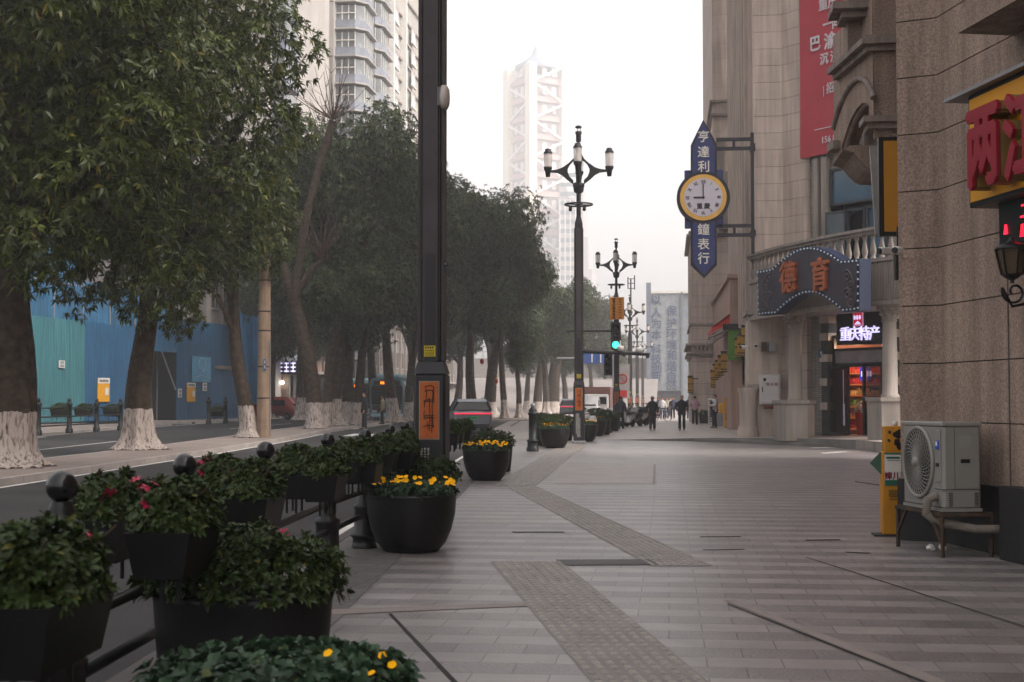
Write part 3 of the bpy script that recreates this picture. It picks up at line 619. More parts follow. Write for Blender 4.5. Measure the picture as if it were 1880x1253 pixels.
# pilaster footing, wall ledges on the ground floor
mb = MB(); path_box(mb, [(3.12, 58.2), (3.12, 55.9), (4.3, 55.9)], -.12, .3, 0, .55); path_box(mb, [(3.12, 58.2), (3.12, 55.9), (4.3, 55.9)], 0, .3, .55, 5.0)
for x, y in ((3.08, 57.6), (3.05, 56.7), (3.2, 55.85)): mb.lathe([(.3, .1), (.33, .35), (.28, .6)], 14, (x, y)); mb.lathe([(.24, .6), (.24, 1.9), (.3, 2.0), (.3, 2.1)], 14, (x, y))
mb.build('footing', mSTONE, sb)
mb = MB()
for z in (2.1, 4.95): path_box(mb, [(3.1, 58.3), (3.1, 55.8), (4.35, 55.8)], -.1, .2, z, z+.14)
mb.build('string_course', mSTONE2, sb)
# street side: pilaster strips and windows on the upper floors
FL2 = Fr((3.95, 87.0), (3.42-3.95, 57.0-87.0))
mb = MB()
for k in range(10):
    u = 1.5+k*3.0; t = MB(); t.box(u, u+.55, -.3, .1, 5, 38); t.box(u+.7, u+.9, -.16, .1, 5, 38); t.v = [FL2.w(*p) for p in t.v]; mb._j(t)
mb.build('pilaster', mSTONE, sb)
mb0 = MB(); mb0.box(-.75, .75, -.02, .05, 0, 1.7); wp = mb0.build('window', mWIND, sb, off=(0, 0, 0)); t = MB(); t.box(-.85, .85, -.2, .05, -.16, 0); t.build('sill', mSTONE2, wp, off=(0, 0, 0)); t = MB(); t.box(0, .75, -.035, -.02, 0, 1.7); t.rot(R(-35), 'Z', (.75, 0, 0)); t.build('open_sash', mWIND, wp, off=(0, 0, 0))
first = True
for k in range(9):
    for fl in range(9):
        o = wp if first else copy_tree(wp, sb)
        first = False; x, y, z = FL2.w(3.2+k*3.0, -.02, 7.6+fl*3.3); o.location = (x-4.5, y-56, z-.2); o.rotation_euler = (0, 0, FL2.a)
# storefront projecting to the street
mPINK = M('pinkish_render', '#a08478', .8, 0, .12, .8, .1, 30, streak=.18)
mb = MB(); mb.flat([(2.75, 86.9), (2.95, 68), (3.5, 68), (3.9, 86.9)], 0, 7.4); mb.flat([(2.6, 86.9), (2.82, 67.85), (3.5, 67.85), (3.9, 86.9)], 7.4, 7.6); mb.build('storefront', mPINK, sb)
# ---------------------------------------------------------------- far wing and tall block behind
fw = thing('stone_wing', 'tall pale stone building end standing behind the shop building', 'building', (2.6, 87, .25), 0, world=True)
a, b = courses([(1.42, 99), (1.42, 87.0), (4.2, 87.0)], 0, 11.8, .665); wl = a.build('wall', mSTONE, fw); b.build('mortar', mJOINT, wl)
a, b = courses([(2.8, 110), (2.8, 87.3), (4.2, 87.3)], 11.8, 46, .9); wl = a.build('tower_wall', mSTONE, fw); b.build('mortar', mJOINT, wl)
mb = MB()
for z, o in ((4.3, .12), (4.45, .25), (4.95, .3), (11.6, .25), (11.8, .12), (6.2, .1), (19, .1), (19.8, .18)): path_box(mb, [(1.42 if z < 13 else 2.8, 99), (1.42 if z < 13 else 2.8, 87.0), (4.2, 87.0)], -o, .2, z, z+.14)
for k in range(11): mb.box(1.5+k*.24, 1.62+k*.24, 86.8, 87, 4.6, 4.95)
mb.box(3.0, 3.5, 86.7, 87.3, 15.5, 17.6); mb.box(3.1, 3.9, 86.6, 87.3, 12, 15.5); mb.build('moulding', mSTONE2, fw)
# ---------------------------------------------------------------- grey panelled hall with the slogan
hl = thing('slogan_hall', 'grey panelled hall with two columns of blue characters, far down the street', 'building', (.5, 240, .2), 0, world=True)
mPANEL = brick_mat('wall_panel', C('#84898d'), C('#8b9094'), C('#73787d'), 4.4, 60, .05, (R(90), 0, 0))
x0 = P(1191, 600, 240)[0]; x1 = P(1252, 600, 240)[0]; x2 = P(1330, 600, 240)[0]; zt = P(1200, 537, 240)[1]; zl = P(1200, 718, 240)[1]
mb = MB(); mb.box(x0, x1, 240, 270, zl, zt); mb.build('wall', mPANEL, hl)
mb = MB(); mb.box(x1, x2, 240.5, 270, 0, zt-.2); mb.build('side_wall', mPANEL, hl)
mb = MB(); mb.box(x0-.4, x0+.4, 239.6, 241, 0, zt+1.6); mb.box(x1-.17, x1+.17, 239.7, 240.5, 0, zt); mb.build('pier', M('blue_grey_trim', '#6a727f', .6), hl)
mb = MB(); mb.box(x0, x2, 241.5, 270, 0, zl); mb.build('base', M('dark_base', '#5a5f66', .7), hl)
mb = MB(); mb.box(x0-.1, x2, 239.8, 270, zt-.2, zt+.2); mb.build('roof_edge', mWHITE, hl)
mSLO = M('blue_letters', '#43526e', .6, 0, .05)
for txt, px, ys in (('以人为本科技创新', 1205, (551, 574, 594, 615, 641, 659, 676, 691)), ('保护环境和谐自然', 1233, (571, 593, 613, 633, 653, 673, 692, 707))):
    for ch, y in zip(txt, ys):
        x, z = P(px, y, 239.9); text(ch, 1.85, .06, .03, x, z, 239.9).build('character', mSLO, hl)
mAZ = leafmat('azalea_leaf', (.022, .042, .012), (.042, .066, .018))
mPANS = leafmat('pansy_leaf', (.026, .056, .030), (.05, .09, .05))
mSTEM = M('shrub_stem', '#3a2c22', .8)
mSOIL = M('soil', '#211a15', .95, 0, .3, 20, .5, 40)
mFLR = M('azalea_petal', '#96123a', .5, 0, .2, 30, island=.2); mFLY = M('pansy_petal', '#ffc200', .6, 0, .1, 40, col2='#ffa800', spec=.1); mFLC = M('pansy_eye', '#3a1a0a', .6)
# ---------------------------------------------------------------- railing along the kerb
rl = thing('railing', 'black cast iron railing with ball-topped posts and hung planter boxes along the kerb', 'railing', (rail_x(13), 13, 0))
POSTY = [3.6, 6.0, 8.0, 10.5, 13.35, 15.3, 18.4, 21, 23.6, 26.2, 29.0]
BALLPX = {6.0: 115, 8.0: 340, 10.5: 488, 13.35: 602, 15.3: 670, 18.4: 716}
RX = lambda Y: P(BALLPX[Y], 800, Y)[0] if Y in BALLPX else rail_x(Y)-(.0 if Y < 20 else .12*(Y-20)/4)
pm = MB(); pm.lathe([(.135, 0), (.14, .03), (.13, .05), (.13, .11), (.15, .13), (.15, .16), (.115, .18), (.11, .42), (.12, .44), (.12, .47), (.085, .49), (.082, 1.0), (.1, 1.02), (.1, 1.06), (.06, 1.08), (.06, 1.12), (.045, 1.16)], 20)
post = pm.build('post', mBLACK, rl); bm = MB(); bm.ball((0, 0, 1.225), .07, 20); ballo = bm.build('ball_finial', M('ball_gloss', '#141417', .22, .2, .1, 5, spec=.6), post)
first = True
for Y in POSTY:
    o = post if first else copy_tree(post, rl)
    first = False; o.location = (RX(Y)-rl.location.x, Y-13, 0)
for z in (.36, .62):
    for a, b in zip(POSTY, POSTY[1:]):
        mb = MB(); mb.tube([(RX(a)-rl.location.x, a-13, z), (RX(b)-rl.location.x, b-13, z)], .03, 10); mb.build('rail', mBLACK, rl, off=(0, 0, 0))
# separate cast-iron posts further along
cp = thing('cast_bollard', 'dark green cast iron bollard with ball finial beside the third yellow flower bowl', 'bollard', (*G(978, 829), 0))
mb = MB(); mb.lathe([(.2, 0), (.2, .12), (.17, .14), (.17, .3), (.19, .32), (.19, .36), (.13, .38), (.125, 1.15), (.16, 1.17), (.16, 1.22), (.12, 1.24), (.13, 1.3), (.06, 1.4)], 18); mb.build('shaft', mDGREEN, cp)
mb = MB(); mb.ball((0, 0, 1.46), .08, 14); mb.build('ball_finial', mGREY, cp)
# ---------------------------------------------------------------- planter boxes on the railing
def azalea_flower(parent, p, s, seed):
    mb = MB(); rg = random.Random(seed)
    for k in range(5):
        a = k*1.2566+rg.random()*.3; t = MB(); t.add([(0, 0, 0), (.45*s, -.3*s, .12*s), (s, -.22*s, .1*s), (s*1.05, .2*s, .08*s), (.45*s, .3*s, .14*s)], [(0, 1, 2, 3, 4)]); t.rot(a); mb._j(t)
    mb.rot(rg.uniform(-.9, .9), 'X').rot(rg.uniform(.2, 1.0), 'Y').move(p); return mb.build('flower', mFLR, parent, off=(0, 0, 0))
def make_box(seed, nfl, six=True, n=430):
    t = thing('planter_box', 'x', 'planter box')
    mb = MB(); a, b, h = .155, .33, .22
    v = [(-a*.75, -b*.88, 0), (a*.75, -b*.88, 0), (a*.75, b*.88, 0), (-a*.75, b*.88, 0), (-a, -b, h), (a, -b, h), (a, b, h), (-a, b, h), (-a*.92, -b*.96, h), (a*.92, -b*.96, h), (a*.92, b*.96, h), (-a*.92, b*.96, h)]
    mb.add(v, [(3, 2, 1, 0), (0, 1, 5, 4), (1, 2, 6, 5), (2, 3, 7, 6), (3, 0, 4, 7), (4, 5, 9, 8), (5, 6, 10, 9), (6, 7, 11, 10), (7, 4, 8, 11)])
    mb.build('box', M('planter_black', '#0f0f10', .5, 0, .4, 6, spec=.3), t)
    mb = MB(); mb.add([(-a*.93, -b*.96, h-.02), (a*.93, -b*.96, h-.02), (a*.93, b*.96, h-.02), (-a*.93, b*.96, h-.02)], [(0, 1, 2, 3)]); mb.build('soil', mSOIL, t)
    for y in (-.14, .14):
        mb = MB(); mb.bar((-.02, y, 0), (-.02, y, -.13), .02, .01); mb.bar((.06, y, 0), (.06, y, -.13), .02, .01); mb.build('hanger', mBLACK, t)
    p, nn = dome(n, .19, .31, .2, seed, h+.02); V, F = leaf_mesh(p, nn, 8, .048, .019, seed, six=six, tilt=(25, 85), droop=.2); npmesh('foliage', V, F, mAZ, t)
    mb = MB(); rg = random.Random(seed)
    for k in range(16):
        x, y = rg.uniform(-.06, .06), rg.uniform(-.2, .2); mb.tube([(x, y, h-.02), (x*2, y*1.2, h+.14), (x*3, y*1.4, h+.2)], [.007, .005, .004], 5)
    mb.build('stem', mSTEM, t)
    for k in range(nfl):
        an = rg.uniform(0, 6.28); e = rg.uniform(.35, 1.2); azalea_flower(t, (.21*math.cos(an)*math.cos(e), .32*math.sin(an)*math.cos(e), h+.04+.2*math.sin(e)), .035, seed*31+k)
    return t
boxes = [make_box(11, 7), make_box(12, 2), make_box(13, 0), make_box(14, 3)]
BOXES = [(3.9, 0, 'nearest hung box, its azalea bush with red buds at the left edge'), (4.75, 1, 'planter box just before the first ball-topped post, leafy bush over its rim'),
 (6.55, 0, 'box just past the first ball post with many crimson azalea flowers'), (7.4, 3, 'box with pale slanted side panel under a bush dotted with red flowers'),
 (8.55, 3, 'box just past the second ball post, tall bush with red tip flowers'), (9.65, 1, 'box with light side panel and rounded green bush before the third ball post'),
 (11.2, 1, 'box just past the third ball post holding a loose green bush'), (12.5, 2, 'box whose round green bush stands before the fourth ball post'),
 (14.0, 2, 'box past the fourth ball post with a dense all-green bush'), (14.75, 1, 'box hung right before the fifth ball post'), (16.2, 2, 'box past the fifth ball post with wide bush'), (17.4, 3, 'box before the sixth ball post left of the big lamp base'), (19.4, 2, 'box half hidden behind the big lamp base'), (20.4, 1, 'box directly behind the big lamp base')]
used = set()
def put(proto, loc, rz, label, group):
    if proto.name not in used: used.add(proto.name); o = proto; o.location = loc; o.rotation_euler = (0, 0, rz); o['label'] = label; o['group'] = group; return o
    return dup(proto, loc, rz, label, group=group)
GB = 'black planter boxes hung along the railing'
rg_ = random.Random(3)
BXP = {3.9: None, 4.75: 72, 6.55: 205, 7.4: 322, 8.55: 405, 9.65: 466, 11.2: 545, 12.5: 597, 14.0: 640, 14.75: 672, 16.2: 705, 17.4: 742, 19.4: 752, 20.4: 768}
BYY = {4.75: 4.4, 6.55: 7.4, 7.4: 6.8, 8.55: 9.7, 9.65: 9.1, 11.2: 12.2, 12.5: 11.9, 14.0: 14.4, 14.75: 14.6, 16.2: 16.8, 17.4: 17.6}
for Y, k, lb in BOXES:
    y = BYY.get(Y, Y); x = P(BXP[Y], 900, y)[0] if BXP[Y] else rail_x(y)+.1
    put(boxes[k], (x, y, .76), R(4.6)+(math.pi if rg_.random() < .5 else 0), lb, GB)
for j, (px, Y) in enumerate(((838, 26.8), (848, 28.2), (862, 30.5))): dup(boxes[(1, 3, 2)[j]], (P(px, 800, Y)[0]-.1, Y, .765), R(5), ('light green box bush just right of the big lamp base', 'yellow-green box bush left of the grey car', 'last box bush of the near railing, below the grey car')[j], group=GB)
# ---------------------------------------------------------------- oval tubs
def make_tub(seed, nfl, n=720):
    t = thing('oval_planter', 'x', 'planter'); mb = MB(); mb.lathe([(.36, 0), (.4, .02), (.43, .3), (.45, .56), (.46, .6), (.42, .6), (.42, .55), (.001, .54)], 36, sx=1.05, sy=.62); mb.build('tub', M('tub_black', '#0e0e0f', .42, 0, .4, 5, spec=.35), t)
    p, nn = dome(n, .53, .36, .3, seed, .62); V, F = leaf_mesh(p, nn, 8, .052, .022, seed, six=True, tilt=(25, 85), droop=.2); npmesh('foliage', V, F, mAZ, t)
    mb = MB(); rg = random.Random(seed)
    for k in range(14): x, y = rg.uniform(-.3, .3), rg.uniform(-.15, .15); mb.tube([(x, y, .53), (x*1.2, y*1.2, .8)], .006, 5)
    mb.build('stem', mSTEM, t)
    for k in range(nfl): an = rg.uniform(0, 6.28); e = rg.uniform(.25, 1.1); azalea_flower(t, (.52*math.cos(an)*math.cos(e), .36*math.sin(an)*math.cos(e), .64+.3*math.sin(e)), .03, seed*7+k)
    return t
tubs = [make_tub(21, 3), make_tub(22, 0), make_tub(23, 3)]
GT = 'oval black planter tubs'
put(tubs[0], (P(446, 1100, 7.3)[0], 7.3, 0), R(3), 'large oval black tub with dark green bush in front, nearest of the oval tubs', GT)
put(tubs[1], (P(768, 870, 18.0)[0], 17.9, 0), R(5), 'oval tub with all-green bush between the first yellow flower bowl and the lamp base', GT)
put(tubs[2], (P(903, 815, 32)[0], 32, 0), R(5), 'oval tub with a few red flowers behind the second yellow flower bowl', GT)
for px, Y, lb in ((1012, 50, 'oval tub behind the third yellow flower bowl'), (1028, 57.5, 'oval tub left of the second lamp, seen over the third bowl'), (1000, 62, 'oval tub with tall bush beside the cast iron bollard'), (1118, 72, 'oval tub with bush right before the traffic light pole'), (1100, 66, 'dark oval tub between the second lamp and the traffic light pole'), (1095, 80, 'far oval tub left of the traffic light pole')):
    dup(tubs[1], (P(px, 780, Y)[0], Y, plat(-3, Y)), R(5), lb, 1.15, group=GT)
# ---------------------------------------------------------------- round flower bowls
def pansy(parent, p, s, rx, ry, seed):
    mb = MB(); rg = random.Random(seed)
    for k in range(5):
        a = k*1.2566; t = MB(); rr = s*.62; t.add([(s*.5+rr*math.cos(q*1.047)*.95, rr*math.sin(q*1.047), .12*s*math.cos(q*1.047)+rg.uniform(0, .06)*s) for q in range(6)], [tuple(range(6))]); t.rot(a); mb._j(t)
    mb.rot(rx, 'X').rot(ry, 'Y').move(p); o = mb.build('flower', mFLY, parent, off=(0, 0, 0)); return o
def make_bowl(seed, nfl, fl_zone=None):
    t = thing('flower_bowl', 'x', 'flower bowl'); mb = MB()
    mb.lathe([(.27, 0), (.3, .015), (.37, .1), (.43, .24), (.468, .4), (.478, .55), (.48, .585), (.485, .6), (.475, .61), (.45, .6), (.44, .54), (.001, .52)], 48); mb.build('bowl', M('bowl_black', '#0e0d0e', .4, 0, .4, 4, spec=.4), t)
    rg = np.random.default_rng(seed); n = 420; th = rg.uniform(0, 6.28, n); r = np.sqrt(rg.uniform(0, 1, n))*.47
    hgt = .60+.09*np.sqrt(np.clip(1-(r/.5)**2, 0, 1))+rg.uniform(-.03, .045, n); p = np.stack([r*np.cos(th), r*np.sin(th), hgt], 1); nn = np.stack([r*np.cos(th)*1.2, r*np.sin(th)*1.2, np.full(n, .7)], 1)+rg.normal(0, .15, (n, 3))
    V, F = leaf_mesh(p, nn, 7, .058, .034, seed, six=True, tilt=(20, 95), droop=.3); npmesh('foliage', V, F, mPANS, t)
    rr = random.Random(seed)
    for k in range(nfl):
        a = rr.uniform(0, 6.28); q = math.sqrt(rr.random())*.46
        if fl_zone: a = rr.uniform(*fl_zone); q = rr.uniform(.35, .46)
        pansy(t, (q*math.cos(a), q*math.sin(a), .68+.06*math.sqrt(max(0, 1-(q/.5)**2))+rr.uniform(-.02, .06)), .025 if not fl_zone else .016, rr.uniform(.2, 1.3), rr.uniform(-.5, .5), seed*50+k)
    return t
GW = 'round black bowls of yellow pansies'
b0 = make_bowl(31, 4, (-.9, .2)); b0.location = (P(508, 1200, 4.95)[0], 4.95, -.02); tag(b0, 'nearest flower bowl, mostly green leaves at the bottom edge of the view', 'flower bowl', GW)
b1 = make_bowl(32, 44); b1.location = (*G(755, 1012), 0); tag(b1, 'large black bowl of yellow pansies nearest to the big lamp base', 'flower bowl', GW)
b2 = make_bowl(33, 66); b2.location = (*G(893, 882), 0); tag(b2, 'black bowl thick with yellow pansies, second along the paving', 'flower bowl', GW)
dup(b2, (*G(1018, 823), 0), 2.0, 'third pansy bowl, between the cast iron bollard and the second lamp', 1.08)
dup(b1, (P(1073, 800, 56)[0], 56, 0), 1.0, 'pansy bowl half hidden behind the second lamp base', 1.1)
dup(b1, (P(1092, 780, 64)[0], 64, plat(-3, 64)), 2.2, 'far pansy bowl just right of the second lamp', 1.15)
# ---------------------------------------------------------------- street lamps
mORP = M('orange_panel', '#a5521a', .6, 0, .12, 6)
mGLYPH = M('dark_brush_strokes', '#2a1a10', .7)
HEADZ = 8.4
def make_lamp():
    t = thing('street_lamp', 'x', 'street lamp')
    mb = MB(); mb.box(-.24, .24, -.24, .24, 0, .1, .015); mb.build('base_plate', mGREY, t)
    mb = MB(); mb.box(-.21, .21, -.21, .21, .1, 1.95, .03); mb.add([(-.21, -.21, 1.95), (.21, -.21, 1.95), (.21, .21, 1.95), (-.21, .21, 1.95), (-.165, -.165, 2.1), (.165, -.165, 2.1), (.165, .165, 2.1), (-.165, .165, 2.1)], [(0, 1, 5, 4), (1, 2, 6, 5), (2, 3, 7, 6), (3, 0, 4, 7), (4, 5, 6, 7)])
    base = mb.build('base_cabinet', mCHAR, t)
    pn = MB(); pn.box(-.12, .12, -.222, -.208, 1.12, 1.84); p_ = pn.build('orange_panel', mORP, base)
    pn = MB(); pn.box(-.135, .135, -.216, -.206, 1.105, 1.855); pn.build('panel_frame', M('panel_rim', '#8a7a66', .5, .3), base)
    gm = MB(); rg = random.Random(2); zz_ = lambda z: 1.12+(z-1.02)*.75
    for z in (1.9, 1.82): z = zz_(z); gm.tube([(-.06, -.226, z), (0.02, -.226, z+.02), (.06, -.226, z-.0), (.062, -.226, z-.1)], .006, 5)
    for x, z0, z1 in ((-.045, 1.88, 1.7), (0, 1.72, 1.15), (.05, 1.85, 1.2), (-.06, 1.5, 1.38), (.03, 1.42, 1.12), (-.02, 1.3, 1.18), (-.065, 1.65, 1.55)): z0, z1 = zz_(z0), zz_(z1); gm.tube([(x, -.226, z0), (x+rg.uniform(-.012, .012), -.226, (z0+z1)/2), (x+.005, -.226, z1)], .0055, 5)
    for z in (1.6, 1.58, 1.4, 1.37, 1.27): gm.tube([(-.07, -.226, z), (-.02, -.226, z+.02), (.07, -.226, z+.01)], .006, 5)
    gm.build('brush_drawing', mGLYPH, p_)
    for k in range(4):
        gm = MB(); x = -.1+k*.045; z = 1.0 if k < 3 else .86
        while z > .22+.1*(k == 0): gm.box(x-.012, x+.012, -.216, -.209, z-.024, z); z -= .034
        gm.build('text_column', M('pale_text', '#b9b5b0', .6), base)
    pl = MB(); pl.lathe([(.185, 2.1), (.178, 5.2), (.165, 6.3), (.16, 7.35), (.09, 7.6)], 8, smooth=False); pl.rot(math.pi/8); pole = pl.build('pole', mCHAR, t)
    pr = MB()
    for q in range(4):
        s_ = MB(); s_.box(-.1, .1, -.168, -.14, 2.12, 7.2); s_.box(-.125, -.115, -.172, -.14, 2.12, 7.2); s_.box(.115, .125, -.172, -.14, 2.12, 7.2); s_.rot(q*math.pi/2); pr._j(s_)
    pr.build('pole_rib', mCHARL, pole)
    st = MB(); st.box(-.075, .075, -.178, -.168, 2.17, 2.31); s_ = st.build('sticker', M('yellow_sticker', '#b8a51e', .6), pole)
    st = MB()
    for z, n_ in ((2.285, 4), (2.25, 6), (2.22, 9), (2.195, 8)):
        for k in range(n_): w_ = .11/n_; st.box(-.06+k*.12/n_, -.06+k*.12/n_+w_*.7, -.181, -.178, z-.012, z+.012*(n_ < 6))
    st.build('sticker_text', mGLYPH, s_)
    nk = MB(); nk.lathe([(.085, 7.5), (.085, 8.45)], 14); nk.build('neck', mCHAR, t)
    rn = MB(); rn.tube([(.52*math.cos(a), .52*math.sin(a), 8.0) for a in [k*math.pi/16 for k in range(32)]], .03, 8, closed=True)
    for q in range(4): rn.tube([(0, 0, 8.0), (.52*math.cos(q*math.pi/2+.4), .52*math.sin(q*math.pi/2+.4), 8.0)], .022, 6)
    ring = rn.build('ring', mCHAR, t)
    for x, y, l in ((-.3, -.2, .22), (.22, -.25, .16)):
        c = MB(); c.box(x-.06, x+.06, y-.12, y+.1, 7.78, 7.94, .02); c.ball((x, y-.1, 7.8), .07, 10); c.build('ring_camera', mBLACK, ring)
    co = MB(); co.lathe([(.1, 8.38), (.17, 8.42), (.2, 8.52), (.19, 8.56), (.22, 8.6), (.22, 8.7), (.14, 8.74)], 18); co.build('collar', mCHAR, t)
    # four vesica arms: upper and lower curve meeting at the lantern, with an oval opening
    for q in range(4):
        up = [(0.06, 9.62), (.2, 9.55), (.38, 9.4), (.58, 9.27), (.8, 9.19), (1.06, 9.16)]; lw = [(1.06, 9.1), (.8, 9.07), (.6, 8.98), (.44, 8.84), (.3, 8.66), (.2, 8.72)]
        hole = [(.2, 8.78), (.32, 8.9), (.39, 9.05), (.41, 9.17), (.37, 9.3), (.27, 9.42), (.06, 9.5)]
        a = MB(); outl = up+lw; b_ = MB()
        # split the arm in strips between outer and inner outlines
        o_ = [(0.06, 9.62), (.2, 9.55), (.38, 9.4), (.62, 9.25), (.62, 8.99), (.44, 8.84), (.2, 8.68)]; i_ = [(.06, 9.5), (.2, 9.46), (.33, 9.34), (.41, 9.2), (.41, 9.1), (.34, 8.94), (.2, 8.82)]
        for k in range(6): a.prism([o_[k], o_[k+1], i_[k+1], i_[k]], -.045, .045)
        a.prism([(.62, 9.25), (.8, 9.19), (1.06, 9.165), (1.06, 9.095), (.8, 9.07), (.62, 8.99)], -.045, .045)
        a.rot(q*math.pi/2); a.build('arm', mCHAR, t)
        L1 = MB(); L1.lathe([(.06, 8.94), (.08, 8.95), (.11, 9.14), (.13, 9.16), (.16, 9.22), (.16, 9.28)], 16, (1.16, 0)); L1.rot(q*math.pi/2); ln = L1.build('lantern', mCHAR, t)
        L2 = MB(); L2.lathe([(.145, 9.28), (.155, 9.5), (.16, 9.72)], 16, (1.16, 0), cap=False); L2.rot(q*math.pi/2); L2.build('lantern_glass', mGLASS, ln)
        L3 = MB(); L3.lathe([(.165, 9.72), (.17, 9.77), (.12, 9.82), (.11, 9.88), (.06, 9.9)], 16, (1.16, 0)); L3.rot(q*math.pi/2); L3.build('lantern_cap', mCHAR, ln)
        L4 = MB(); L4.lathe([(.04, 9.28), (.05, 9.34), (.05, 9.58), (.03, 9.62)], 10, (1.16, 0)); L4.rot(q*math.pi/2); L4.build('bulb', mWHITE, ln)
    ct = MB(); ct.lathe([(.1, 8.7), (.11, 9.3), (.13, 9.6), (.13, 9.66), (.09, 9.72), (.09, 9.84), (.13, 9.88), (.12, 9.92), (.05, 9.98), (.05, 10.0)], 16); ct.build('centre_post', mCHAR, t)
    f = MB(); f.lathe([(.05, 9.98), (.05, 10.12)], 12)
    for k in range(5): f.lathe([(.09, 10.12+k*.05), (.11, 10.14+k*.05), (.09, 10.165+k*.05)], 14)
    f.lathe([(.12, 10.38), (.125, 10.46), (.1, 10.47)], 14)
    for a_ in range(3): f.tube([(.07*math.cos(a_*2.1), .07*math.sin(a_*2.1), 10.45), (.07*math.cos(a_*2.1), .07*math.sin(a_*2.1), 10.58)], .012, 5)
    f.lathe([(.1, 10.58), (.125, 10.6), (.125, 10.63), (.08, 10.66)], 14); f.build('sensor_finial', mCHAR, t); return t
lamp = make_lamp(); GL = 'four-armed street lamps along the kerb'
def lampz(px, Y, py_ring):  # pole scale so the ring sits where it should
    return (P(px, py_ring, Y)[1]-plat(-3, Y))/8.0
LP = [(793, 18.2, None, 'nearest street lamp, thick dark pole and base with orange panel rising out of view'), (1063, 53.4, 376, 'second street lamp with four lanterns and a signal arm'), (1132, 90, 523, 'third street lamp carrying the traffic light and orange notice'), (1157, 122, 598, 'fourth street lamp with an aerial frame on top'), (1170, 152, 628, 'fifth street lamp, small and hazy'), (1180, 185, 652, 'sixth street lamp, faint and farthest of the row')]
lamps = []
for i, (px, Y, ry, lb) in enumerate(LP):
    x = P(px, 700, Y)[0]; zz = 0 if i < 2 else plat(-3, Y)
    sc_ = 1.0 if ry is None else (P(px, ry, Y)[1]-zz)/8.0
    o = lamp if i == 0 else copy_tree(lamp); o.location = (x, Y, zz); o.rotation_euler = (0, 0, R((0, 2, 0, -3, 2, 0)[i])); tag(o, lb, 'street lamp', GL); o.scale = (1.0 if i else .98, 1.0 if i else .98, sc_); lamps.append(o)
# things on the lamps
an = thing('antenna_box', 'white finned antenna box bolted high on the nearest lamp pole', 'antenna', (*[0]*3,)); x, z = P(822, 182, 18.2); an.location = (x-.03, 18.1, z)
mb = MB(); mb.lathe([(.02, -.16), (.05, -.16), (.09, -.1), (.1, 0), (.09, .1), (.05, .15), (.02, .15)], 14, sx=.75, sy=1.2); mb.build('cover', M('off_white_plastic', '#b5aaa3', .5), an)
mb = MB(); [mb.box(-.075+k*.012, -.07+k*.012, -.1, .1, -.12, .12) for k in range(4)]; mb.box(-.14, -.06, -.03, .03, .08, .11); mb.box(-.14, -.06, -.03, .03, -.11, -.08); mb.build('fin', mGREY, an)
mb = MB(); mb.tube([(-.01, 0, -.15), (.01, 0, -.22), (-.04, 0, -.28), (-.1, 0, -.3)], .006, 5); mb.build('cable', mBLACK, an)
x, z = P(820, 486, 18.2); c_ = thing('pole_camera', 'tiny black camera on the right of the nearest lamp pole', 'camera', (x, 18.15, z)); mb = MB(); mb.ball((0, 0, 0), .03, 10); mb.box(-.06, 0, -.01, .01, -.01, .01); mb.build('body', mBLACK, c_); mb = MB(); mb.lathe([(.015, 0), (.015, .02)], 8); mb.rot(R(90), 'X').move((0, -.02, 0)); mb.build('lens', mGREY, c_)
# signal arms, traffic lights, notice
def arm(px0, py0, px1, py1, Y, name, label, parts):
    x0, z0 = P(px0, py0, Y); x1, z1 = P(px1, py1, Y); t = thing(name, label, 'camera arm', (x0, Y, z0), world=True)
    mb = MB(); mb.tube([(x0, Y, z0), (x1, Y, z1)], [.085, .06], 10); mb.box(x0-.12, x0+.06, Y-.1, Y+.1, z0-.12, z0+.12); mb.build('boom', mCHAR, t)
    for px, py, kind in parts:
        x, z = P(px, py, Y); mb = MB()
        if kind == 'dome': mb.lathe([(.05, z+.06), (.13, z+.04), (.13, z-.03), (.1, z-.1), (.04, z-.14)], 14, (x, Y-.05)); mb.tube([(x, Y-.05, z+.05), (x, Y-.05, z+.25)], .02, 6); mb.build('dome_camera', mWHITE, t)
        else: mb.box(x-.06, x+.06, Y-.2, Y+.1, z-.06, z+.05, .02); mb.build('small_camera', mBLACK, t)
    return t
arm(1066, 645, 1193, 651, 53.3, 'camera_arm', 'dark horizontal boom with cameras reaching right from the second lamp', [(1139, 638, 'dome'), (1174, 641, 'dome'), (1189, 655, 'bar'), (1146, 652, 'bar')])
arm(1131, 608, 1040, 608, 90, 'camera_arm', 'thin boom reaching left from the third lamp with a hanging dome camera', [(1096, 620, 'dome')])
def traffic_light(px, py, Y, lit, label, s=1.0):
    x, z = P(px, py, Y); t = thing('traffic_light', label, 'traffic light', (x, Y-.3, z)); mb = MB(); mb.box(-.26*s, .26*s, -.15, .15, -.72*s, .72*s, .04); mb.build('housing', M('signal_black', '#16171a', .5), t)
    for k in range(3):
        zz = (.46-.46*k)*s; on = lit and k == 2
        mb = MB(); mb.lathe([(.18*s, 0), (.17*s, .03), (.001, .05)], 18); mb.rot(R(90), 'X').move((0, -.15, zz)); mb.build('lens', M('green_lit', '#40ffc0', .3, emit='#38f5c0', estr=1.5) if on else M('lens_dark', '#141012', .25), t)
        mb = MB(); m_ = 16; v = [(.2*s*math.cos(a), y, zz+.2*s*math.sin(a)) for y in (-.15, -.36) for a in [R(-20)+R(220)*q/m_ for q in range(m_+1)]]; mb.add(v, [(q, q+1, q+m_+2, q+m_+1) for q in range(m_)]); mb.build('visor', mBLACK, t)
traffic_light(1131, 618, 89.6, True, 'traffic light showing green on the third lamp pole', 1.2)
traffic_light(1117, 670, 80.5, False, 'unlit dark traffic light hanging left of the third lamp pole', .85)
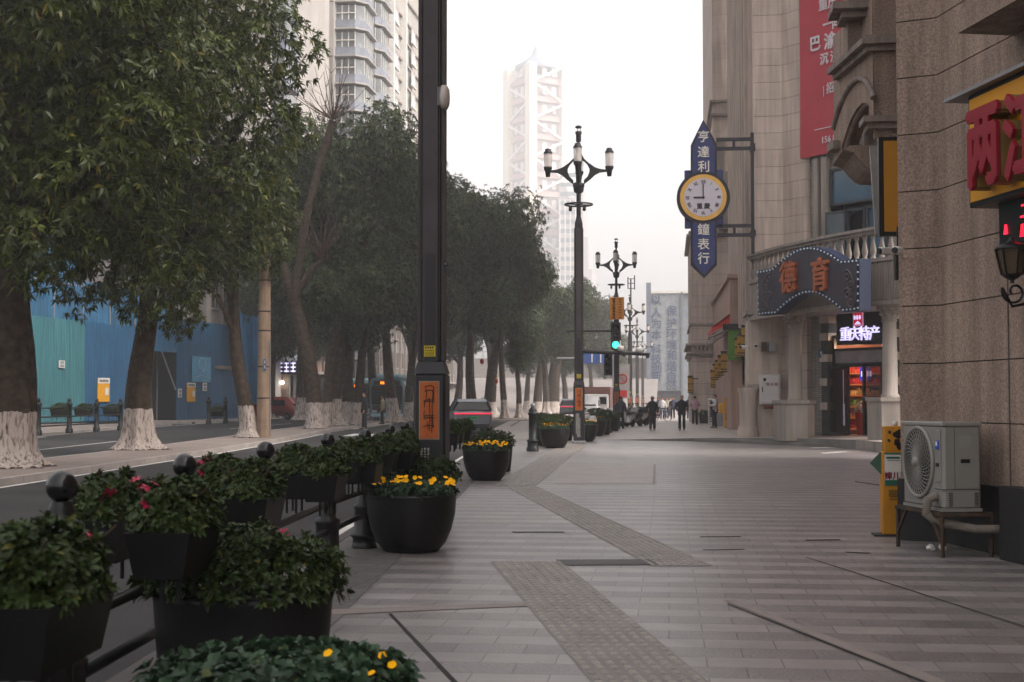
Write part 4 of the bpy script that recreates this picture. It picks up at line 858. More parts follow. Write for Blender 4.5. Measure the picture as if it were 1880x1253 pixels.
x0, z0 = P(1119, 587, 89.6); x1, z1 = P(1146, 546, 89.6); ns = thing('notice_sign', 'orange notice panel with two columns of dark characters on the third lamp', 'sign', ((x0+x1)/2, 89.6, z0)); OFF[ns.name] = ((x0+x1)/2, 89.6, z0)
mb = MB(); mb.box(x0, x1, 89.55, 89.62, z0, z1, .02); mb.build('panel', M('orange_notice', '#d98a22', .55), ns)
for k, ch in enumerate('信号灯报修电话'): text(ch, .2, .01, .006, x0+(x1-x0)*.3, z1-.13-k*.19, 89.54).build('character', mGLYPH, ns)
for k, ch in enumerate('63753319'):
    q = text(ch, .23, .01, .006, 0, 0, 0); q.rot(R(90), 'Y').move((x0+(x1-x0)*.72, 89.54, z1-.13-k*.165)); q.build('digit', mGLYPH, ns)
# aerial on the fourth lamp
x, z = P(1157, 560, 122); ae = thing('aerial_frame', 'thin ladder-like aerial standing on the fourth lamp', 'aerial', (x, 122, P(1157, 555, 122)[1])); OFF[ae.name] = tuple(ae.location); zt = P(1157, 512, 122)[1]; zb_ = P(1157, 575, 122)[1]
mb = MB(); mb.tube([(x+.06, 122, zb_), (x+.06, 122, zt)], .06, 6); mb.build('mast', mCHAR, ae)
mb = MB(); x2 = P(1165, 520, 122)[0]; mb.tube([(x2, 122, P(0, 542, 122)[1]), (x2, 122, P(0, 517, 122)[1])], .045, 6)
x3 = P(1153, 520, 122)[0]; mb.tube([(x3, 122, P(0, 540, 122)[1]), (x3, 122, P(0, 520, 122)[1])], .045, 6)
for py in (540, 531, 523): z = P(0, py, 122)[1]; mb.tube([(x3, 122, z), (x2, 122, z)], .03, 6)
mb.build('element', mCHAR, ae)
# road sign gantry panel
x0, z0 = P(1072, 668, 130); x1, z1 = P(1122, 648, 130); rs = thing('road_sign', 'blue overhead road sign seen between the second and third lamps', 'sign', ((x0+x1)/2, 130, z0)); OFF[rs.name] = tuple(rs.location)
mb = MB(); mb.box(x0, x1, 129.9, 130, z0, z1); mb.build('panel', M('road_blue', '#274a86', .5), rs); mb = MB()
for k in (.3, .62): mb.box(x0+(x1-x0)*k-.05, x0+(x1-x0)*k+.05, 129.84, 129.9, z0+.1, z1-.1)
mb.build('divider', mWHITE, rs); mb = MB(); mb.tube([(x1+.2, 130.1, 0), (x1+.2, 130.1, z1)], .1, 8); mb.tube([(x0-2.5, 130.1, (z0+z1)/2), (x1+.2, 130.1, (z0+z1)/2)], .08, 8); mb.build('post', mGREY, rs)
# prohibition sign further on
x, z = P(1143, 700, 112); rs = thing('street_sign', 'white traffic sign with red ring and red block between the lamps', 'sign', (x, 112, .1)); OFF[rs.name] = (x, 112, .1)
mb = MB(); mb.box(x-.55, x+.55, 111.9, 111.96, P(0, 732, 112)[1], P(0, 672, 112)[1]); mb.build('panel', M('sign_pale', '#8f8c8a', .7), rs); mb = MB(); zz = P(0, 698, 112)[1]; mb.tube([(x+.36*math.cos(a), 111.86, zz+.36*math.sin(a)) for a in [k*math.pi/12 for k in range(24)]], .05, 6, closed=True); mb.bar((x-.26, 111.86, zz+.26), (x+.26, 111.86, zz-.26), .08, .04); mb.build('ring', mRED, rs)
mb = MB(); mb.box(x-.35, x+.35, 111.84, 111.88, P(0, 730, 112)[1], P(0, 718, 112)[1]); mb.build('red_block', mRED, rs); mb = MB(); mb.tube([(x, 112.1, 0), (x, 112.1, P(0, 672, 112)[1])], .06, 8); mb.build('post', mGREY, rs)
# ---------------------------------------------------------------- trees
mTL1 = leafmat('ficus_leaf', (.021, .034, .006), (.062, .080, .012), .4, .14)
mTL2 = leafmat('dark_leaf', (.015, .028, .009), (.050, .068, .024), .45, .12, .6)
def bark_mat(name, painted=True):
    m = M(name, '#302822', .9, 0, .3, 5, .9, 14, col2='#42382f', spec=.15); nt = m.node_tree; L = nt.links.new; b = nt.nodes['Principled BSDF']
    if not painted: return m
    src = b.inputs['Base Color'].links[0].from_socket; tc = node(nt, 'ShaderNodeTexCoord'); sp = node(nt, 'ShaderNodeSeparateXYZ'); L(tc.outputs['Object'], sp.inputs[0])
    nz = node(nt, 'ShaderNodeTexNoise'); nz.inputs['Scale'].default_value = 6; nz.inputs['Detail'].default_value = 6; L(tc.outputs['Object'], nz.inputs['Vector'])
    ad = node(nt, 'ShaderNodeMath', operation='MULTIPLY_ADD'); L(nz.outputs['Fac'], ad.inputs[0]); ad.inputs[1].default_value = .22; L(sp.outputs[2], ad.inputs[2])
    lt = node(nt, 'ShaderNodeMath', operation='LESS_THAN'); L(ad.outputs[0], lt.inputs[0]); lt.inputs[1].default_value = 1.42
    g2 = node(nt, 'ShaderNodeMath', operation='GREATER_THAN'); L(ad.outputs[0], g2.inputs[0]); g2.inputs[1].default_value = .14
    n2 = node(nt, 'ShaderNodeTexNoise'); n2.inputs['Scale'].default_value = 7; n2.inputs['Detail'].default_value = 8; mp_ = node(nt, 'ShaderNodeMapping'); mp_.inputs['Scale'].default_value = (2.2, 2.2, .5); L(tc.outputs['Object'], mp_.inputs[0]); L(mp_.outputs[0], n2.inputs['Vector'])
    mr = node(nt, 'ShaderNodeMapRange'); mr.inputs[1].default_value = .3; mr.inputs[2].default_value = .52; L(n2.outputs['Fac'], mr.inputs[0])
    m1 = node(nt, 'ShaderNodeMath', operation='MULTIPLY'); L(lt.outputs[0], m1.inputs[0]); L(g2.outputs[0], m1.inputs[1]); m2 = node(nt, 'ShaderNodeMath', operation='MULTIPLY'); L(m1.outputs[0], m2.inputs[0]); L(mr.outputs[0], m2.inputs[1])
    mx = node(nt, 'ShaderNodeMix', data_type='RGBA'); L(m2.outputs[0], mx.inputs[0]); L(src, mx.inputs[6]); mx.inputs[7].default_value = (.40, .34, .305, 1); L(mx.outputs[2], b.inputs['Base Color']); return m
mBARK = bark_mat('whitewashed_bark'); mBARK2 = bark_mat('plain_bark', False); mTWIG = M('bare_twig', '#4a3a33', .9, spec=.1)
def fluted(mb, pts, rad, n=20, seed=0, flare=1.7, flute=.12):
    rg = random.Random(seed); ph = [rg.uniform(0, 6.28) for _ in range(3)]; m = len(pts); v = []
    for i, (x, y, z) in enumerate(pts):
        fl = 1+(flare-1)*math.exp(-z/.22) if z < 3 else 1; am = 1.7*flute*max(.25, math.exp(-z/2.2))
        for k in range(n):
            a = 2*math.pi*k/n; r = rad[i]*fl*(1+am*(math.sin(5*a+ph[0]+z*.3)*.6+math.sin(8*a+ph[1])*.4+.5*math.sin(2*a+ph[2])))
            v.append((x+r*math.cos(a), y+r*math.sin(a), z))
    return mb.add(v, [(i*n+k, i*n+(k+1) % n, (i+1)*n+(k+1) % n, (i+1)*n+k) for i in range(m-1) for k in range(n)], True)
def crown_points(lobes, n, seed, zmin):
    rg = np.random.default_rng(seed); P_, A_ = [], []
    wts = np.array([l[3]*l[3]*max(l[4], .5) for l in lobes]); wts = wts/wts.sum()
    for l, wt in zip(lobes, wts):
        k = int(n*wt)+1; d = rg.normal(0, 1, (k, 3)); d /= np.linalg.norm(d, axis=1, keepdims=True); r = rg.uniform(.2, 1, (k, 1))**.4
        r *= 1+.18*np.sin(d[:, :1]*7+seed)*np.sin(d[:, 2:]*6+seed)+rg.normal(0, .06, (k, 1)); p = np.array(l[:3])+d*r*np.array([l[3], l[3], l[4]])
        a = d*1.0+np.array([0, 0, -.15])+rg.normal(0, .25, (k, 3)); P_.append(p); A_.append(a)
    p = np.concatenate(P_); a = np.concatenate(A_); k = p[:, 2] > zmin; return p[k], a[k]
def make_tree(name, seed, H, r0, R_, zc, nl, nspr, leaf, mat, lean=(0, 0), zmin=3, bark=None, fork=None, offx=0, lobes=None, L=.25, W=.078):
    rg = random.Random(seed); t = thing(name, 'x', 'tree'); fz = fork or H*.3
    mb = MB(); pts = []; rad = []
    for i in range(12):
        z = [0, .08, .2, .4, .8, 1.3, 2, 2.8, fz*.8, fz, fz*1.3, fz*1.7][i] if fz > 3.6 else fz*i/11
        q = z/fz; pts.append((lean[0]*q+.06*math.sin(z*1.3+seed), lean[1]*q+.05*math.cos(z+seed), z)); rad.append(r0*(1-.32*min(1, q)-.15*max(0, q-1)))
    pts.sort(key=lambda p: p[2]); fluted(mb, pts, rad, 28, seed, 1.9, .15); top = Vector(pts[-2])
    if lobes is None:
        lobes = []
        for k in range(nl):
            a = k*2.4+rg.uniform(-.4, .4); q = math.sqrt((k+.5)/nl); hh = rg.uniform(-1, 1)
            lobes.append((lean[0]+offx+R_*.72*q*math.cos(a), lean[1]+R_*.72*q*math.sin(a), zc+(H-zc)*.75*hh*math.sqrt(max(.1, 1-q*q*.7)), R_*rg.uniform(.3, .46), R_*rg.uniform(.26, .4)))
    for k, l in enumerate(lobes[:14]):
        e = Vector(l[:3]); st = Vector(pts[rg.choice((-1, -2, -3))]); mid = st.lerp(e, .5)+Vector((rg.uniform(-.5, .5), rg.uniform(-.5, .5), rg.uniform(0, .8)))
        mb.tube([st, st.lerp(mid, .5)+Vector((0, 0, .2)), mid, mid.lerp(e, .6), e], [r0*.42, r0*.34, r0*.24, r0*.15, .03], 7)
    mb.build('trunk', bark or mBARK, t)
    p, a = crown_points(lobes, nspr, seed, zmin); V, F = leaf_mesh(p, a, leaf, L, W, seed, tilt=(30, 100), droop=.35); npmesh('crown', V, F, mat, t); return t
# big hero trees of the near median
def med(px, py): X, Y = G(px, py, .03); return (X, Y, med_z(Y))
GT_ = 'whitewashed ficus trees on the median'
x, y, z = med(20, 858)
t1 = make_tree('ficus_tree', 5, 15, .56, 5.2, 8.8, 16, 8600, 9, mTL1, (0, 0), 3.3, fork=4.6, lobes=[(0, 0, 9, 3.0, 3.5), (2.2, -.5, 6.4, 1.9, 1.6), (3.2, .8, 5.0, 1.2, .8), (1.2, -1.5, 5.2, 1.5, 1.0), (-2.5, 0, 7, 2.2, 2), (2.6, 1, 9.2, 2.2, 1.8), (1.4, -1.5, 11, 2.4, 2.2), (-2, 1, 11.5, 2.6, 2.4), (2.8, .5, 12.2, 2.2, 1.8), (0, 1, 14.2, 2.8, 1.9), (-1.6, -1.8, 4.6, 1.4, .9), (3.4, -.6, 7.6, 1.4, 1.2)])
t1.location = (x, y, z); tag(t1, 'large whitewashed ficus at the left edge, its fluted trunk cut by the frame', 'tree', GT_)
x, y, z = med(250, 826)
t2 = make_tree('ficus_tree', 8, 16, .44, 5.6, 9.4, 18, 10000, 9, mTL1, (.3, 0), 3.4, fork=4.4, lobes=[(0, 0, 9.5, 3.2, 3.6), (1.0, -.8, 5.2, 1.7, 1.5), (2.6, .3, 6.4, 1.6, 1.3), (-1.6, -.5, 5.9, 1.7, 1.5), (3.4, -.5, 8.2, 1.8, 1.5), (3.9, .6, 10.4, 1.7, 1.4), (-3, .4, 8.3, 2.2, 1.8), (-2.8, -1, 10.6, 2.3, 2), (2.2, -1.8, 11.6, 2.2, 1.8), (4.2, .2, 13, 1.8, 1.6), (.2, 1.2, 13.4, 3, 2.2), (-2.6, .6, 14, 2.6, 2), (2.6, .8, 15.2, 2.4, 1.8), (.4, -2.2, 7.6, 1.9, 1.7), (1.2, .6, 4.4, .9, .8), (.0, -2.4, 9.8, 1.7, 1.6)])
t2.location = (x, y, z); tag(t2, 'tall whitewashed ficus with flaring roots and a crown filling the upper left', 'tree', GT_)
x, y, z = med(458, 806)
t3 = make_tree('ficus_tree', 13, 11, .36, 3.4, 8.4, 9, 4200, 9, mTL1, (-.7, .3), 5.2, fork=4.2, lobes=[(-1.6, 0, 8.4, 1.8, 1.5), (.3, .2, 9.2, 1.6, 1.3), (-2.8, .3, 7.0, 1.4, 1.1), (.8, -.3, 7.8, 1.1, .9), (-.6, 0, 10.6, 1.9, 1.4), (-2.4, .4, 10, 1.7, 1.3)])
t3.location = (x, y, z); tag(t3, 'leaning forked whitewashed tree next to the concrete pole', 'tree', GT_)
# pollarded tree with bare shoots
def bare_tree(name, label, loc, limbs, heads, r0, group=None, twig=.022, paint=True, seed=1, shoots=16, ln=2.6):
    t = thing(name, label, 'tree', loc, 0, group); mb = MB(); fluted(mb, limbs[0][0], limbs[0][1], 16, seed, 1.4, .08)
    for p, r in limbs[1:]: mb.tube(p, r, 10)
    mb.build('trunk', mBARK if paint else mBARK2, t); rg = random.Random(seed)
    for h in heads:
        b = MB()
        for k in range(shoots):
            a = rg.uniform(0, 6.28); el = rg.uniform(.15, 1.5); l = ln*rg.uniform(.5, 1.15); d = Vector((math.cos(a)*math.cos(el), math.sin(a)*math.cos(el), math.sin(el))); p = Vector(h); bd = Vector((rg.uniform(-.3, .3), rg.uniform(-.3, .3), .25)); q = [p+d*l*s+bd*l*s*s for s in (0, .25, .5, .75, 1)]
            b.tube(q, [twig*1.6, twig*1.3, twig, twig*.7, twig*.4], 5)
            for _ in range(2): s = rg.randint(1, 3); e = Vector((rg.uniform(-1, 1), rg.uniform(-1, 1), rg.uniform(.2, 1))).normalized()*l*.3; b.tube([q[s], q[s]+e*.5, q[s]+e], [twig*.7, twig*.5, twig*.3], 4)
        b.build('branch', mTWIG, t)
    return t
x, y, z = med(578, 793)
def loc_(px, py, dy=0): X, Z = P(px, py, y+dy); return (X-x, dy, Z-z)
l0 = [(0, 0, 0), (0, 0, .3), (0, 0, 1.2), loc_(573, 715), loc_(566, 660), loc_(552, 600), loc_(538, 545)]
bare_tree('pollarded_tree', 'pollarded leaning tree with bare upright shoots bursting from its cut limb', (x, y, z), [(l0, [.45, .43, .42, .42, .4, .36, .32]), ([loc_(540, 550), loc_(520, 490), loc_(498, 430), loc_(480, 400)], [.3, .27, .22, .1]), ([loc_(540, 550), loc_(550, 480), loc_(562, 400), loc_(590, 290), loc_(611, 222)], [.28, .24, .22, .2, .2]), ([loc_(543, 540), loc_(568, 500), loc_(592, 477)], [.18, .15, .13])],
          [loc_(611, 220), loc_(592, 477), loc_(500, 425)], .45, GT_, shoots=20, seed=6)
bare_tree('bare_tree', 'thin bare tree with a fan of leafless twigs before the grey apartment block', (P(550, 700, 105)[0], 105, .1), [([(0, 0, 0), (0, 0, .5), (.1, 0, 6), (0, 0, 14), (.3, 0, 18)], [.3, .28, .24, .2, .14]), ([(.1, 0, 15), (1, .2, 18), (1.6, 0, 21)], [.12, .09, .05]), ([(.1, 0, 14), (-1.2, .2, 17.5), (-2, 0, 20.5)], [.12, .09, .05])],
          [(.3, 0, 18), (1.6, 0, 21), (-2, 0, 20.5), (.8, .1, 17), (-1, 0, 17)], .3, paint=False, seed=9, shoots=14, ln=3.6, twig=.035)
# the row of bushy trees behind
pA = make_tree('street_tree', 41, 17.5, .42, 5.4, 10.5, 20, 9500, 8, mTL2, (.3, 0), 3.2, fork=5.0, L=.26, W=.085)
pB = make_tree('street_tree', 42, 16.5, .38, 5.0, 10.2, 18, 9000, 8, mTL2, (-.5, .2), 4.2, fork=5.5, L=.26, W=.085)
pC = make_tree('street_tree', 43, 15.5, .4, 5.4, 10.0, 16, 8500, 8, mTL2, (.8, 0), 4.6, fork=5.0, L=.28, W=.09)
TR = [(pA, 612, 78, 17.9, 'dense tall street tree right of the pollarded tree, dark trunk pair at its foot', 1), (pB, 640, 84, 15.0, 'bushy street tree with leaning whitewashed trunk left of the bus', 1), (pC, 722, 91, 16.6, 'broad street tree with thick fluted trunk hiding the bus front', 1),
      (pA, 556, 99, 19.5, 'tall street tree rising behind the pollarded tree', 1), (pB, 500, 112, 15.5, 'street tree filling the gap behind the concrete pole', .95), (pC, 690, 112, 19, 'street tree crown above the bus roof', 1), (pB, 790, 104, 17.2, 'street tree directly behind the nearest lamp pole', 1),
      (pA, 866, 108, 18.6, 'tallest street tree right of the nearest lamp pole, above the grey car', 1.0), (pC, 927, 112, 15.6, 'street tree with a slim trunk just right of the grey car', .72), (pB, 955, 116, 13.2, 'small street tree with whitewashed trunk between car and second lamp', .62), (pC, 905, 140, 19, 'street tree behind the grey car, mid distance', 1.0),
      (pA, 1003, 152, 17.5, 'hazy street tree left of the second lamp pole', .98), (pB, 1040, 176, 18, 'hazy street tree behind the second lamp pole', .95), (pC, 1088, 205, 17.5, 'faint street tree under the orange notice', .9), (pB, 965, 178, 17.5, 'hazy far street tree under the lattice tower', 1.0), (pA, 840, 150, 18, 'far street tree left of the lattice tower base', 1.0), (pC, 760, 140, 19, 'far street tree behind the bus', 1.05),
      (pC, 452, 128, 15, 'street tree beside the blue hoarding end', .95), (pA, 640, 140, 19, 'far street tree before the apartment block', 1.05), (pB, 575, 132, 20, 'far street tree left of the apartment balconies', 1.0), (pA, 1112, 235, 16.5, 'palest small tree beneath the blue road sign', .8)]
us = set()
for i, (p, px, Y, ht, lb, s) in enumerate(TR):
    X = P(px, 700, Y)[0]; base = {41: 17.5, 42: 16.5, 43: 15.5}[{pA: 41, pB: 42, pC: 43}[p]]
    k = ht/base*(1.12 if Y < 125 else 1.0); o = p if p not in us else copy_tree(p); us.add(p); o.location = (X, Y, med_z(Y)); o.rotation_euler = (0, 0, i*2.1); o.scale = (s, s, k); tag(o, lb, 'tree', 'bushy street trees down the road')
# two dark trunks beside each other at the far kerb
def plain_trunk(px, Y, top, r, lb):
    X = P(px, 700, Y)[0]; t = thing('tree', lb, 'tree', (X, Y, med_z(Y))); mb = MB(); fluted(mb, [(0, 0, 0), (0, 0, .3), (.1, 0, 1.5), (.3, 0, 4), (.9, 0, top)], [r, r, r*.95, r*.85, r*.6], 14, int(px), 1.4); mb.build('trunk', mBARK, t)
    p, a = crown_points([(.9, 0, top+1, 2.4, 1.6), (-.6, .5, top+1.6, 1.8, 1.4), (2.2, -.4, top+1.8, 1.6, 1.3)], 1800, int(px), top-1.5); V, F = leaf_mesh(p, a, 8, .26, .085, int(px), tilt=(30, 100), droop=.35); npmesh('crown', V, F, mTL2, t)
plain_trunk(597, 76, 6, .3, 'slim tree with dark trunk beside the pollarded tree'); plain_trunk(655, 80, 6.5, .28, 'leaning tree with pale painted foot beside the man in black'); plain_trunk(748, 96, 7, .3, 'grey-trunked tree at the left of the lamp base')
plain_trunk(897, 118, 7, .5, 'leaning dark tree trunk above the grey car roof'); plain_trunk(985, 160, 8, .5, 'thick dark tree trunk left of the second lamp base'); plain_trunk(1012, 165, 8, .8, 'broad forked tree trunk beside the second lamp pole')
# concrete pole
x, y, z = med(484, 806); cp_ = thing('concrete_pole', 'tapering brown concrete pole with a small blue number plate on the median', 'pole', (x, y, z))
mb = MB(); mb.lathe([(.3, 0), (.29, 1), (.265, 4), (.235, 7), (.2, 10.5)], 20); mb.build('shaft', M('concrete', '#8d7763', .85, 0, .2, 2, .3, 20, streak=.25), cp_)
for k in (1.6, 2.9, 4.4, 5.2, 6.5, 7.8, 8.9): mb = MB(); r = .295-k*.0085; mb.lathe([(r, k), (r+.012, k+.01), (r+.012, k+.05), (r, k+.06)], 20, cap=False); mb.build('band', mPLINTH, cp_)
mb = MB(); mb.box(.05, .17, -.3, -.275, 2.75, 3.25, .01); pl_ = mb.build('number_plate', M('plate_blue', '#2d5a86', .5), cp_)
for k in range(2): mb = MB(); [mb.box(.08, .14, -.31, -.3, 2.86+k*.2+j*.035, 2.875+k*.2+j*.035) for j in range(4)]; mb.box(.105, .115, -.31, -.3, 2.85+k*.2, 2.99+k*.2); mb.build('plate_mark', mWHITE, pl_)
mb = MB(); mb.tube([(.3, -.1, 0), (.29, -.1, 1.7), (.27, -.1, 4)], .02, 6); mb.build('conduit', mGREY, cp_)
# ---------------------------------------------------------------- building wrapped for construction, hoarding
def corr_mat(name, col, ang=0):
    m = M(name, col, .6, .05, .14, .5, streak=.22); nt = m.node_tree; b = nt.nodes['Principled BSDF']; tc = node(nt, 'ShaderNodeTexCoord'); wv = node(nt, 'ShaderNodeTexWave'); wv.bands_direction = 'X'; wv.inputs['Scale'].default_value = 1.6; nt.links.new(tc.outputs['Object'], wv.inputs[0]); bp = node(nt, 'ShaderNodeBump'); bp.inputs['Strength'].default_value = .6; bp.inputs['Distance'].default_value = .04; nt.links.new(wv.outputs['Fac'], bp.inputs['Height']); nt.links.new(bp.outputs[0], b.inputs['Normal']); return m
mBLU = corr_mat('blue_hoarding', '#22577c'); mTEAL = corr_mat('teal_hoarding', '#3a747c'); mNET = M('blue_netting', '#2c6488', .8, 0, .3, .6, .4, 8, streak=.3)  # hoarding and netting colours darkened to take in the tree shade
FH = Fr((-37.6, 70), (2.9, 39))
hz = road_z(90)+.14
hd = FH.thing('site_hoarding', 'blue and teal corrugated site hoarding with a dark gateway, behind the median trees', 'hoarding', 20, 0, hz)
uS = FH.uz(134, 700)[0]; uG0 = FH.uz(273, 700)[0]; uG1 = FH.uz(325, 700)[0]; uE = FH.uz(437, 700)[0]
edges = [-12]; 
while edges[-1] < uS-1.5: edges.append(edges[-1]+2.4)
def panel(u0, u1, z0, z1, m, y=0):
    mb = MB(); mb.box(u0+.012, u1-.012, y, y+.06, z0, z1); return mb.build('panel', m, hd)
u = -12
while u < uG0-.1:
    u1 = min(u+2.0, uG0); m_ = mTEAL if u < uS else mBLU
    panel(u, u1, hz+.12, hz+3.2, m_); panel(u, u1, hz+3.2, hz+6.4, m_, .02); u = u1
u = uG1
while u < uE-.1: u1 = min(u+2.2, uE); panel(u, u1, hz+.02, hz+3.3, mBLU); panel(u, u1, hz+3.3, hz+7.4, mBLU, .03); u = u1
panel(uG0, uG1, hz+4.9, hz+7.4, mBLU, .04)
mb = MB(); mb.box(uG0, uG1, 3.5, 3.7, hz, hz+5); mb.box(uG0-.1, uG0, .06, 3.6, hz, hz+5); mb.box(uG1, uG1+.1, .06, 3.6, hz, hz+5); mb.box(uG0, uG1, .06, 3.6, hz+4.9, hz+5.0); mb.build('gateway', M('gate_dark', '#0d1216', .9), hd)
mb = MB(); mb.bar((uG0+2.2, .1, hz+5), (uG1, .1, hz+2.2), .08); mb.build('gate_brace', mGREY, hd)
def poster(px0, py0, px1, py1, name, label, mat, extra=None):
    u0, z1 = FH.uz(px0, py0, .05); u1, z0 = FH.uz(px1, py1, .05); t = FH.thing(name, label, 'poster', (u0+u1)/2, -.05, z0); mb = MB(); mb.box(u0, u1, -.09, -.04, z0, z1); mb.build('board', mat, t)
    if extra: extra(t, u0, u1, z0, z1)
    return t
def yp(t, u0, u1, z0, z1):
    h = z1-z0; mb = MB(); mb.box(u0, u1, -.1, -.09, z0+h*.77, z1); q = mb.build('header', mWHITE, t); mb = MB(); mb.box(u0+(u1-u0)*.62, u0+(u1-u0)*.9, -.1, -.09, z0+h*.28, z0+h*.58); mb.build('white_note', mWHITE, t)
    mb = MB(); [mb.box(u0+(u1-u0)*(.12+k*.13), u0+(u1-u0)*(.2+k*.13), -.11, -.1, z0+h*.83, z0+h*.93) for k in range(6)]; mb.build('heading_marks', mGLYPH, q)
poster(179, 694, 200, 738, 'site_notice', 'yellow site notice with white header on the blue hoarding left of the gateway', mYEL, yp)
poster(343, 703, 358, 738, 'site_notice', 'yellow site notice with white header right of the dark gateway', mYEL, yp)
def pale(t, u0, u1, z0, z1):
    mb = MB(); c, w_, zc_ = (u0+u1)/2, (u1-u0)/2, (z0+z1)/2; mb.tube([(c+w_*.38*math.cos(a), -.1, zc_+.35+.5*math.sin(a)) for a in [k*math.pi/10 for k in range(20)]], .03, 5, closed=True); mb.tube([(u0+.1, -.1, z0+.3), (c, -.1, z0+.5), (u1-.1, -.1, z0+.25)], .02, 5); mb.build('drawing', M('pale_grey_blue', '#9db6c4', .7), t)
poster(353, 654, 386, 702, 'site_picture', 'pale blue picture sheet high on the hoarding right of the gateway', M('pale_blue_sheet', '#5f9bbd', .7), pale)
def wm(t, u0, u1, z0, z1): mb = MB(); h = (z1-z0); [mb.box(u0+.1, u1-.1, -.1, -.09, z0+h*.1+k*h*.45, z0+h*.45+k*h*.45) for k in range(2)]; mb.build('print', mGREY, t)
poster(108, 662, 118, 676, 'small_notice', 'small white double notice high on the teal hoarding', mWHITE, wm); poster(372, 703, 379, 718, 'small_notice', 'small pale notice beside the yellow one right of the gateway', mWHITE, wm); poster(327, 714, 333, 730, 'small_notice', 'narrow pale notice at the right edge of the gateway', mWHITE, wm)
wb = thing('wrapped_building', 'building wrapped in blue construction netting behind the hoarding', 'building', (-43, 80, .1), 0, world=True)
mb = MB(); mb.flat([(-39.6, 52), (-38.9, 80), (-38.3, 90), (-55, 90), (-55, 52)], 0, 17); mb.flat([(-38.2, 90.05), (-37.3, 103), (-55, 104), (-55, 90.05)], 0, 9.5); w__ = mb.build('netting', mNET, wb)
sc_ = MB()
for k in range(12): Y = 60+k*4; x = -39.2+(Y-60)*.045; sc_.tube([(x+.5, Y, .1), (x+.5, Y, 17 if Y < 90 else 9.5)], .05, 6)
for z in (4, 6.5, 9, 11.5, 14): sc_.tube([(-38.9, 52, z), (-37.6, 90, z)], .05, 6)
sc_.build('scaffold', mGREY, wb)
x0, z0 = P(436, 742, 104); x1, z1 = P(476, 568, 104); tp = thing('blue_tarpaulin', 'hanging blue tarpaulin behind the leaning tree and the concrete pole', 'tarpaulin', (x0, 104, z0)); OFF[tp.name] = tuple(tp.location); mb = MB(); v = []; 
for i in range(9):
    for j in range(7): a = i/8; b = j/6; v.append((x0+(x1-x0)*a, 104+.25*math.sin(a*9+b*2), z0+(z1-z0)*b-(.5*b*math.sin(a*3.1))))
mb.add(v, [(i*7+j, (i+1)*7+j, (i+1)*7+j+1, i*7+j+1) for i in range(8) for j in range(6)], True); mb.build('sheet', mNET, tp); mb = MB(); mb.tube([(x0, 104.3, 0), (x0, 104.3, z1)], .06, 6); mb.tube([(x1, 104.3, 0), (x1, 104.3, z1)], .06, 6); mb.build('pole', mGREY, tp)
# ---------------------------------------------------------------- old shop houses along the far pavement
def facade_block(name, label, xf, y0, y1, H, depth, mat, fl=3.4, wstep=3.2, g=True, storey0=4.6):
    t = thing(name, label, 'building', (xf, y0, .1), 0, world=True); mb = MB(); mb.box(xf-depth, xf, y0, y1, 0, H); mb.build('wall', mat, t)
    mb = MB(); mb.box(xf-depth, xf+.35, y0-.2, y1+.2, H-.5, H); mb.box(xf-.2, xf+.9, y0, y1, storey0-.5, storey0-.25); mb.build('cornice', mSTONE2, t)
    n = int((y1-y0)/wstep); first = None
    for k in range(n):
        for f in range(int((H-storey0-1)/fl)):
            if first is None:
                m1 = MB(); m1.box(-.03, .04, -.7, .7, 0, 1.8); first = m1.build('window', mWIND, t, off=(0, 0, 0)); m2 = MB(); m2.box(-.02, .12, -.8, .8, -.12, 0); m2.box(-.02, .1, -.05, .05, 0, 1.8); m2.build('sill', mSTONE2, first, off=(0, 0, 0)); o = first
            else: o = copy_tree(first, t)
            o.location = (.02, (k+.5)*wstep, storey0+.9+f*fl-.1)
        m3 = MB(); m3.box(xf-.05, xf+.25, y0+k*wstep-.2, y0+k*wstep+.2, 0, H-.5); m3.build('pilaster', mSTONE2, t)
    return t
facade_block('shop_house', 'old grey shop house rising above the blue tarpaulin', -35.5, 107, 122, 16, 12, M('grey_render', '#7d756f', .85, 0, .15, .8, streak=.25))
sh = facade_block('shop_house', 'beige pillared shop house with lit sign, seen between the pole and the tree trunks', -33.5, 123, 150, 13, 12, mPINK)
mb = MB(); mb.box(-33.45, -33.2, 124, 149, .4, 3.9); mb.build('shop_opening', mWIND, sh)
x, z = P(527, 675, 123); sg = thing('lit_sign', 'small lit white shop sign glowing between trunks at left', 'sign', (x, 122.8, z)); mb = MB(); [mb.box(-.8+k*.6, -.35+k*.6, -.1, -.06, -.4+j*.35, -.28+j*.35) for k in range(3) for j in range(3)]; [mb.box(-.62+k*.6, -.52+k*.6, -.1, -.06, -.42, .42) for k in range(3)]; mb.build('lit_marks', mTXW, sg); mb = MB(); mb.box(-1.1, 1.1, -.06, .1, -.6, .6); mb.build('board', mWIND, sg)
x, z = P(521, 703, 123); lp_ = thing('shop_lamp', 'single round white lamp glowing under the shop house eaves', 'lamp', (x, 122.5, z)); mb = MB(); mb.ball((0, 0, 0), .17, 12); mb.build('globe', M('lamp_white', '#ffffff', emit='#fff4e0', estr=4), lp_); mb = MB(); mb.tube([(0, 0, .15), (0, 0, .6)], .03, 6); mb.build('stem', mBLACK, lp_)
